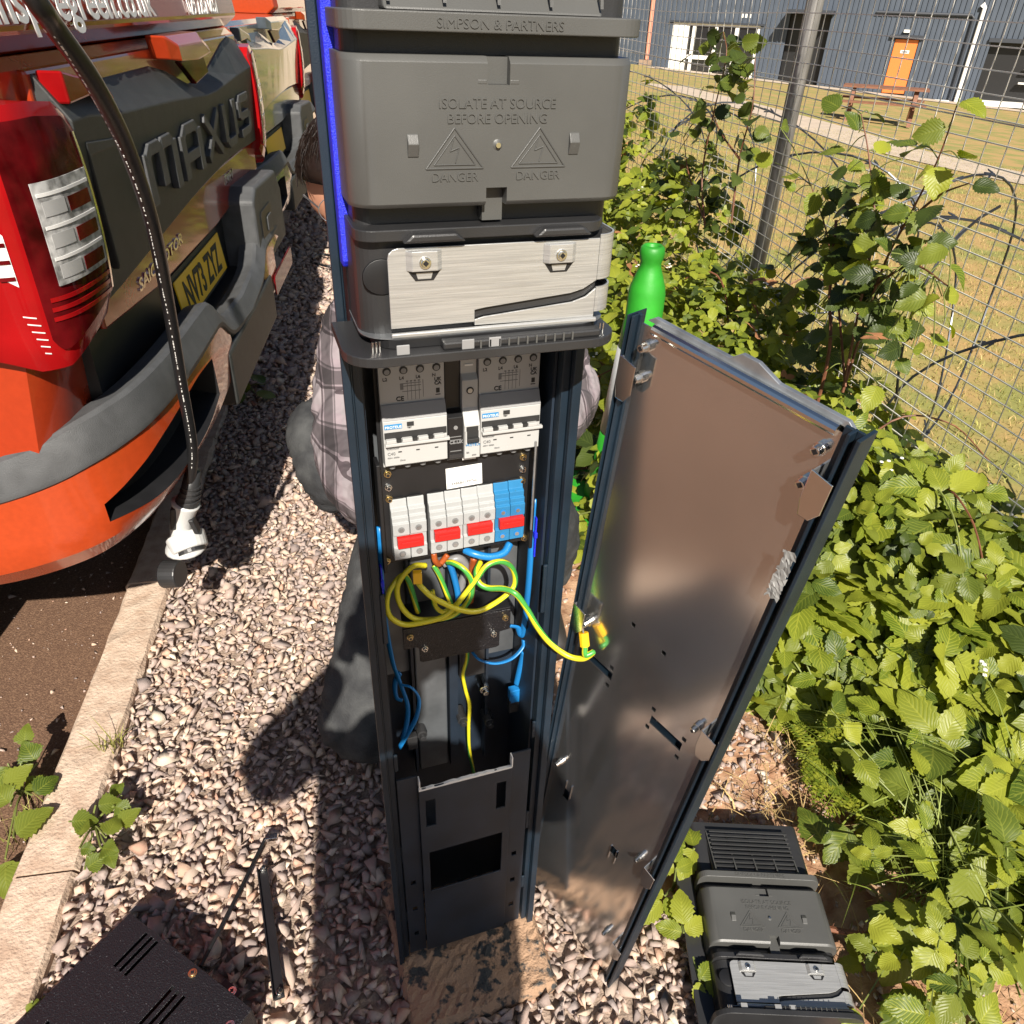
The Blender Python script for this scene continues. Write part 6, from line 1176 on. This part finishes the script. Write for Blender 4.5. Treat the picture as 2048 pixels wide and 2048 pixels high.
o = link('withered_foliage', leaves_mesh('withered_foliage', LO_, pos[ded] - OB, R_[ded], size[ded], 5), 'dead_leaf', br); o['kind'] = 'stuff'
o = link('foliage', leaves_mesh('foliage', LO_, pos[half] - OB, R_[half], size[half], 1), 'leaf', br); o['kind'] = 'stuff'
o = link('deep_green_foliage', leaves_mesh('deep_green_foliage', LO_, pos[oth] - OB, R_[oth], size[oth], 2), 'leaf_deep', br); o['kind'] = 'stuff'  # leaves picked at random for a deeper green
for k in range(26):
    yb = 1.3 + 7.5 * random.random() ** 1.5; xb = random.uniform(float(bleft(yb)), 1.5); a = random.uniform(0, 6.28); L = random.uniform(0.3, 0.6); h = float(bh(np.array(xb), np.array(yb)))
    P = spline([(xb, yb, 0.0), (xb + math.cos(a) * L * .3, yb + math.sin(a) * L * .3, h * 0.9), (xb + math.cos(a) * L * .65, yb + math.sin(a) * L * .65, h * 0.98), (xb + math.cos(a) * L, yb + math.sin(a) * L, h * 0.7)], 6)
    MB().tube([tuple(np.array(p) - OB) for p in P], lambda t: 0.0042 * (1 - 0.6 * t), 5).build('cane', 'cane' if k % 3 else 'cane_green', br)
fl = rng.choice(np.where(dep < 0.12)[0], 60); b = MB()
for k in fl:
    for j in range(4):
        c = pos[k] - OB + rng.normal(0, 0.012, 3) + np.array([0, 0, 0.02]); b.lathe([(0.0001, 0.003), (0.005, 0.002), (0.0055, 0.0), (0.0001, -0.001)], tuple(c), 6)
o = b.build('blossom', 'flower', br); o['kind'] = 'stuff'
# low brambles round the spare unit: single larger leaves placed one by one
def plant(name, label, cat, base, spots, sizes, meshes, m, stem='cane_green', norm=(0, -0.45, 1), jit=0.35, rstem=0.0022, seed=3, twig=True):
    r = random.Random(seed); base = Vector(base); t = thing(name, label, cat, tuple(base))
    for i, p in enumerate(spots):
        p = Vector(p) - base; s = sizes[i % len(sizes)] if isinstance(sizes, (list, tuple)) else sizes * r.uniform(0.75, 1.25)
        nv = np.array([[norm[0] + r.gauss(0, jit), norm[1] + r.gauss(0, jit), norm[2] + abs(r.gauss(0, jit))]]); Rm = frames(nv, np.array([r.uniform(0, 6.28)]))[0]
        o = link('leaf', meshes[i % len(meshes)], m, t); o.matrix_local = Matrix.Translation(p) @ Matrix(Rm.tolist()).to_4x4() @ Matrix.Scale(s, 4)
        if twig: q = Vector((p.x * 0.35, p.y * 0.35, p.z * 0.55)); MB().tube(spline([(0, 0, 0), q, p], 5), rstem, 4).build('stem', stem, t)
    return t
k_ = 1.06
def gp(lst, z): return [tuple(on_z(a * k_, b_ * k_, zz + z)) for a, b_, zz in lst]
plant('bramble_seedling', 'bramble shoot with big leaves at the right edge below the fence', 'bramble', tuple(on_z(1880 * k_, 1420 * k_, 0)), gp([(1780, 1240, .25), (1690, 1090, .30), (1760, 1100, .28), (1880, 1110, .30), (1925, 1170, .28), (1850, 1330, .18), (1920, 1330, .2), (1830, 1190, .26)], 0), 0.105, MH, 'leaf', seed=5, jit=0.25)
plant('bramble_seedling', 'dark leaved bramble at the lower right corner of the picture', 'bramble', tuple(on_z(1880 * k_, 1800 * k_, 0)), gp([(1720, 1720, .12), (1840, 1700, .12), (1830, 1630, .14), (1900, 1600, .14), (1790, 1560, .12), (1850, 1870, .08), (1710, 1850, .07), (1900, 1760, .1), (1780, 1790, .09), (1925, 1880, .08)], 0), 0.105, MS, 'leaf_deep', seed=6, jit=0.22)
plant('broadleaf_weed', 'broad lobed weed growing to the right of the spare unit', 'weed', tuple(on_z(1690 * k_, 1520 * k_, 0)), gp([(1640, 1460, .10), (1700, 1440, .12), (1650, 1530, .08), (1730, 1500, .12), (1760, 1450, .13), (1700, 1560, .08), (1790, 1510, .1), (1610, 1560, .06), (1660, 1620, .06), (1560, 1600, .05)], 0), 0.085, ML, 'leaf_deep', seed=7, jit=0.2)
plant('bramble_seedling', 'young bramble sprig left of the spare unit', 'bramble', tuple(on_z(1268 * k_, 1680 * k_, 0)), gp([(1275, 1640, .08), (1310, 1600, .07), (1290, 1760, .05), (1320, 1850, .04), (1255, 1690, .06), (1360, 1560, .05), (1345, 1900, .03)], 0), 0.062, MH + MS, 'leaf', seed=8)
plant('bramble_seedling', 'bramble sprig standing on bare soil right of the cover panel', 'bramble', tuple(on_z(1560 * k_, 1390 * k_, 0)), gp([(1550, 1280, .12), (1600, 1320, .12), (1520, 1250, .14), (1640, 1360, .1), (1580, 1250, .16), (1680, 1320, .14), (1620, 1240, .18), (1480, 1220, .15)], 0), 0.062, MH, 'leaf', seed=9)
r_ = random.Random(77)
pts_ = []
while len(pts_) < 95:
    a_, b_ = r_.uniform(1560, 1935), r_.uniform(1290, 1935)
    if a_ > 1545 + (b_ - 1290) * 0.12 and r_.random() < 0.35 + 0.65 * (a_ - 1560) / 375: pts_.append((a_, b_, r_.uniform(0.02, 0.17)))
MM = []
for m_ in MS + MH + ML:
    for mn in ('leaf', 'leaf_deep'): c_ = m_.copy(); c_.materials.clear(); c_.materials.append(MATS[mn]); MM.append(c_)
r_.shuffle(MM)
plant('bramble_patch', 'low patch of mixed bramble leaves covering the soil right of the spare unit', 'bramble', tuple(on_z(1780 * k_, 1650 * k_, 0)), gp(pts_, 0), 0.056, MM, 'leaf', seed=31, jit=0.38, rstem=0.0014)
# tall shoots in front of the mesh, by the steel post: a few branching stems, every leaf on a short stalk
def fp(lst, x): return [tuple(on_x(a * k_, b_ * k_, x + dx)) for a, b_, dx in lst]
def shoot(name, label, cat, stems, spots, size, meshes, mats, x, norm, jit, seed, r0=0.0045, x0=0.0):
    r = random.Random(seed); SP = [spline(fp(s_, x), 8) for s_ in stems]; base = SP[0][0]; t = thing(name, label, cat, (base.x, base.y, 0.0)); O0 = Vector((base.x, base.y, 0))
    for s_ in SP: MB().tube([tuple(p - O0) for p in s_], lambda q: r0 * (1 - 0.65 * q), 6).build('stem', 'cane', t)
    allp = [p for s_ in SP for p in s_]
    for i, (a, b_, dx) in enumerate(spots):
        p = Vector(on_x(a * k_, b_ * k_, x + dx)); nb = min(allp, key=lambda q: (q - p).length); nv = np.array([[norm[0] + r.gauss(0, jit), norm[1] + r.gauss(0, jit), norm[2] + r.gauss(0, jit)]]); d = p - nb
        yaw = math.atan2(d.y + 1e-4, d.x) + r.gauss(0, 0.5); Rm = frames(nv, np.array([yaw]))[0]; o = link('leaf', r.choice(meshes), r.choice(mats), t); o.matrix_local = Matrix.Translation(p - O0) @ Matrix(Rm.tolist()).to_4x4() @ Matrix.Scale(size * r.uniform(0.7, 1.25), 4)
        if d.length > 0.01: MB().tube(spline([tuple(nb - O0), tuple((nb + p) / 2 - O0 + Vector((0, 0, 0.01))), tuple(p - O0)], 4), 0.0016, 4).build('leaf_stalk', 'cane_green', t)
    return t
MT = []
for m_ in MS:
    for mn in ('leaf', 'leaf_deep', 'leaf_dark'):
        c_ = m_.copy(); c_.materials.clear(); c_.materials.append(MATS[mn]); MT.append((mn, c_))
def pick(*names): return [m_ for mn, m_ in MT if mn in names]
sh = [(1588, 205, 0), (1640, 215, .02), (1620, 250, 0), (1650, 290, .03), (1600, 285, 0), (1700, 300, .04), (1735, 275, 0), (1770, 310, .02), (1810, 300, .03), (1830, 350, 0), (1770, 385, 0), (1690, 350, .03), (1640, 345, 0), (1590, 350, .04), (1545, 360, 0), (1500, 340, 0), (1560, 400, .04), (1620, 400, 0), (1670, 410, .05), (1720, 400, 0), (1600, 440, .03), (1650, 460, .05), (1700, 470, .03), (1740, 500, 0), (1690, 530, .04), (1640, 520, .02), (1580, 500, .03), (1550, 460, 0), (1600, 560, .05), (1660, 570, .03), (1790, 240, 0), (1810, 190, 0), (1740, 330, .05), (1780, 560, 0), (1720, 560, .02)]
sh += [(random.gauss(1625, 62), random.gauss(500, 95), random.uniform(-.05, .08)) for _ in range(150)]
st = [[(1590, 740, 0), (1625, 560, 0), (1650, 430, .02), (1640, 300, .01), (1625, 215, 0)], [(1590, 740, 0), (1660, 520, .03), (1720, 400, .02), (1770, 300, .02), (1805, 200, 0)], [(1595, 730, 0), (1580, 560, .02), (1560, 440, .02), (1530, 350, 0)], [(1650, 540, .03), (1720, 500, .02), (1790, 540, 0)], [(1700, 430, .02), (1770, 370, .02), (1830, 345, 0)]]
shoot('bramble_shoot', 'tall leafy shoots rising in front of the mesh right of the steel post', 'bramble', st, sh, 0.066, pick('leaf', 'leaf_deep', 'leaf_dark') , ['leaf'], 1.38, (-0.2, -0.45, 0.75), 0.45, 10)  # darker leaf copies mixed in, painted as the shaded leaves of the mass
bs = on_x(1560 * k_, 690 * k_, 1.36); tp_ = on_x(1578 * k_, 415 * k_, 1.36); cs = thing('bramble_cane', 'single reddish upright bramble cane in front of the steel post', 'cane', (bs[0], bs[1], 0.05)); MB().tube([tuple(p - Vector((bs[0], bs[1], 0.05))) for p in spline([(bs[0], bs[1], 0.05), tuple(bs), tuple((bs + tp_) / 2 + np.array([0, 0.01, 0])), tuple(tp_)], 6)], lambda t: 0.0065 - 0.002 * t, 7).build('stem', 'cane', cs)
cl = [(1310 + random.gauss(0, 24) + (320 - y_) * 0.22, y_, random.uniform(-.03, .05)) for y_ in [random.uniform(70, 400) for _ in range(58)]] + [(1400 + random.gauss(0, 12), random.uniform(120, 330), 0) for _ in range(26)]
st = [[(1330, 430, 0), (1325, 330, 0), (1345, 220, 0), (1370, 110, 0), (1365, 60, 0)], [(1330, 420, 0), (1300, 330, 0), (1290, 260, 0)], [(1380, 420, 0), (1395, 300, 0), (1420, 200, 0), (1425, 110, 0)], [(1395, 300, 0), (1360, 250, 0), (1340, 200, 0)]]
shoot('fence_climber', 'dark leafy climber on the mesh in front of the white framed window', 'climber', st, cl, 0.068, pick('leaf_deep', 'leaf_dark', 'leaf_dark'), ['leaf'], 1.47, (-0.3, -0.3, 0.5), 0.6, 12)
# kerbside weeds
plant('kerb_weed', 'green lobed weed on the asphalt left of the kerb', 'weed', tuple(on_z(40 * k_, 1500 * k_, -.06)), gp([(45, 1410, .05), (15, 1440, .04), (70, 1440, .04), (60, 1500, .05), (20, 1520, .05), (80, 1490, .03), (25, 1580, .03), (5, 1490, .06), (10, 1620, .02)], -.03), 0.062, ML, 'leaf', seed=14, jit=0.2)
plant('gravel_weed', 'small withered weed growing from the gravel against the kerb', 'weed', tuple(on_z(180 * k_, 1560 * k_, -.01)), gp([(130, 1550, .05), (180, 1520, .06), (150, 1580, .04), (200, 1580, .05), (220, 1560, .04), (215, 1520, .05), (190, 1600, .03), (150, 1600, .03), (160, 1640, .02), (205, 1610, .03), (230, 1500, .04)], 0), 0.040, ML, 'leaf_deep', seed=15, jit=0.3)
plant('gravel_weed', 'tiny weed at the very bottom of the kerb by the black box', 'weed', tuple(on_z(64 * k_, 1895 * k_, -.01)), gp([(60, 1890, .02), (70, 1905, .02), (75, 1885, .015)], 0), 0.018, MS, 'leaf', seed=16)
plant('gravel_weed', 'small green weed sprouting in the shade of the truck bumper', 'weed', tuple(on_z(470 * k_, 730 * k_, -.01)), gp([(465, 715, .04), (500, 725, .03), (480, 740, .03), (450, 735, .03)], 0), 0.075, MS, 'leaf_deep', seed=17)
plant('yard_weed', 'sunlit yellow green weed on the ground beyond the grey truck', 'weed', tuple(on_z(545 * k_, 315 * k_, 0)), gp([(540, 300, .05), (552, 308, .04), (560, 318, .03), (546, 318, .03)], 0), 0.16, MS, 'leaf', seed=18)
# grass tufts and straw
def tuft(name, label, c, n, rad, h, m='blade', seed=1, lean=0.9, w=0.004):
    r = np.random.default_rng(seed); q = np.column_stack([r.normal(0, rad, n), r.normal(0, rad, n), np.zeros(n)]); o = blades(name, q, r.uniform(0.5, 1.0, n) * h, np.full(n, w), lean, m, seed, None, 4); o.location = c; return tag(o, label, 'grass')
tuft('grass_tuft', 'small grass tuft in the gravel against the kerb', (on_z(225, 1500, -.01)), 26, 0.012, 0.10, seed=21, lean=0.7, w=0.003)
tuft('grass_tuft', 'grass wisps beside the kerb weed on the asphalt', (on_z(75, 1670, -.06)), 60, 0.03, 0.09, seed=22, w=0.003)
tuft('grass_tuft', 'long thin grass arching out of the brambles at the right edge', (on_z(1850 * k_, 1500 * k_, 0)), 46, 0.05, 0.42, 'grass_green', seed=23, lean=1.1, w=0.0045)
tuft('grass_tuft', 'pale straw tuft on the bare soil above the spare unit', (on_z(1500 * k_, 1545 * k_, 0)), 70, 0.05, 0.10, 'straw', 24, 1.2, 0.0028)
tuft('grass_tuft', 'dry grass stalks on the soil beside the cover panel', (on_z(1475 * k_, 1440 * k_, 0)), 30, 0.03, 0.10, 'straw', 25, 1.1, 0.0025)
tuft('grass_tuft', 'green grass clump between the broad weed and the lower right bramble', (on_z(1740 * k_, 1660 * k_, 0)), 120, 0.07, 0.22, 'grass_green', 26, 1.0, 0.004)
n = 1300; q = np.column_stack([rng.uniform(0.62, 1.36, n), rng.uniform(0.35, 3.0, n), np.full(n, 0.0)]); o = blades('ground_straw', q, rng.uniform(0.02, 0.07, n), rng.uniform(0.002, 0.004, n), 2.2, 'straw', 27, soil, 3); o['kind'] = 'stuff'
# feathery weed beside the soil patch
r = random.Random(4); fw_ = thing('feathery_weed', 'feathery fern leaved weed between bare soil and brambles', 'weed', tuple(on_z(1590 * k_, 1480 * k_, 0)))
for i in range(16):
    a = r.uniform(0, 6.28); L = r.uniform(0.10, 0.19); P = spline([(0, 0, 0), (math.cos(a) * L * .5, math.sin(a) * L * .5, 0.06), (math.cos(a) * L, math.sin(a) * L, 0.05)], 8); b = MB(); b.tube([tuple(p) for p in P], 0.0012, 4)
    for j in range(3, len(P) - 1):
        d = (P[j + 1] - P[j]).normalized(); s = d.cross(Vector((0, 0, 1))).normalized(); w = 0.034 * math.sin(math.pi * j / len(P)) + 0.006
        for sg in (-1, 1):
            for q_ in range(3): c = P[j] + s * sg * w * (0.35 + 0.3 * q_); b.add([tuple(c - d * 0.002), tuple(c + s * sg * w * 0.3 + d * 0.008), tuple(c + d * 0.004 + Vector((0, 0, 0.002)))], [(0, 1, 2)]); b.add([tuple(c - s * sg * w * .3), tuple(c + s * sg * w * .05 - d * 0.007), tuple(c + s * sg * w * .2)], [(0, 1, 2)])
    b.build('frond', 'leaf', fw_)
dl = thing('dead_leaf', 'curled brown dead leaf among the bramble tops', 'leaf', tuple(on_x(1660 * k_, 640 * k_, 1.15))); o = link('blade', as_mesh('blade', HI[2]), 'dead_leaf', dl); o.scale = (0.05,) * 3
# arching spiny runner at right
rn = on_z(1640 * k_, 1000 * k_, .36); rn2 = on_z(1790 * k_, 1020 * k_, .30); cs = thing('bramble_runner', 'reddish thorny bramble runner arching over the leaves right of the panel', 'cane', tuple(rn)); D = rn2 - rn
pth = spline([(0, 0, 0), tuple(D * 0.5 + np.array([0, 0, 0.02])), tuple(D)], 10); b = MB().tube(pth, 0.0045, 6)
for p in pth[1:-1]: b.cyl(p, p + Vector((random.uniform(-1, 1), random.uniform(-1, 1), random.uniform(-.3, 1))).normalized() * 0.014, 0.0016, 4, 0.0002)
b.build('stem', 'cane', cs)
rn = on_z(1550 * k_, 1750 * k_, .05); rn2 = on_z(1800 * k_, 1790 * k_, .06); cs = thing('bramble_runner', 'dark red thorny runner lying behind the spare unit', 'cane', tuple(rn)); D = rn2 - rn
pth = spline([(0, 0, 0), tuple(D * 0.33 + np.array([0, -.01, 0.015])), tuple(D * 0.66 + np.array([0, .012, 0.0])), tuple(D)], 10); b = MB().tube(pth, 0.0055, 6)
for p in pth[1:-1]:
    for _ in range(2): b.cyl(p, p + Vector((random.uniform(-1, 1), random.uniform(-1, 1), random.uniform(-.3, 1))).normalized() * 0.013, 0.0016, 4, 0.0002)
b.build('stem', 'cane', cs)
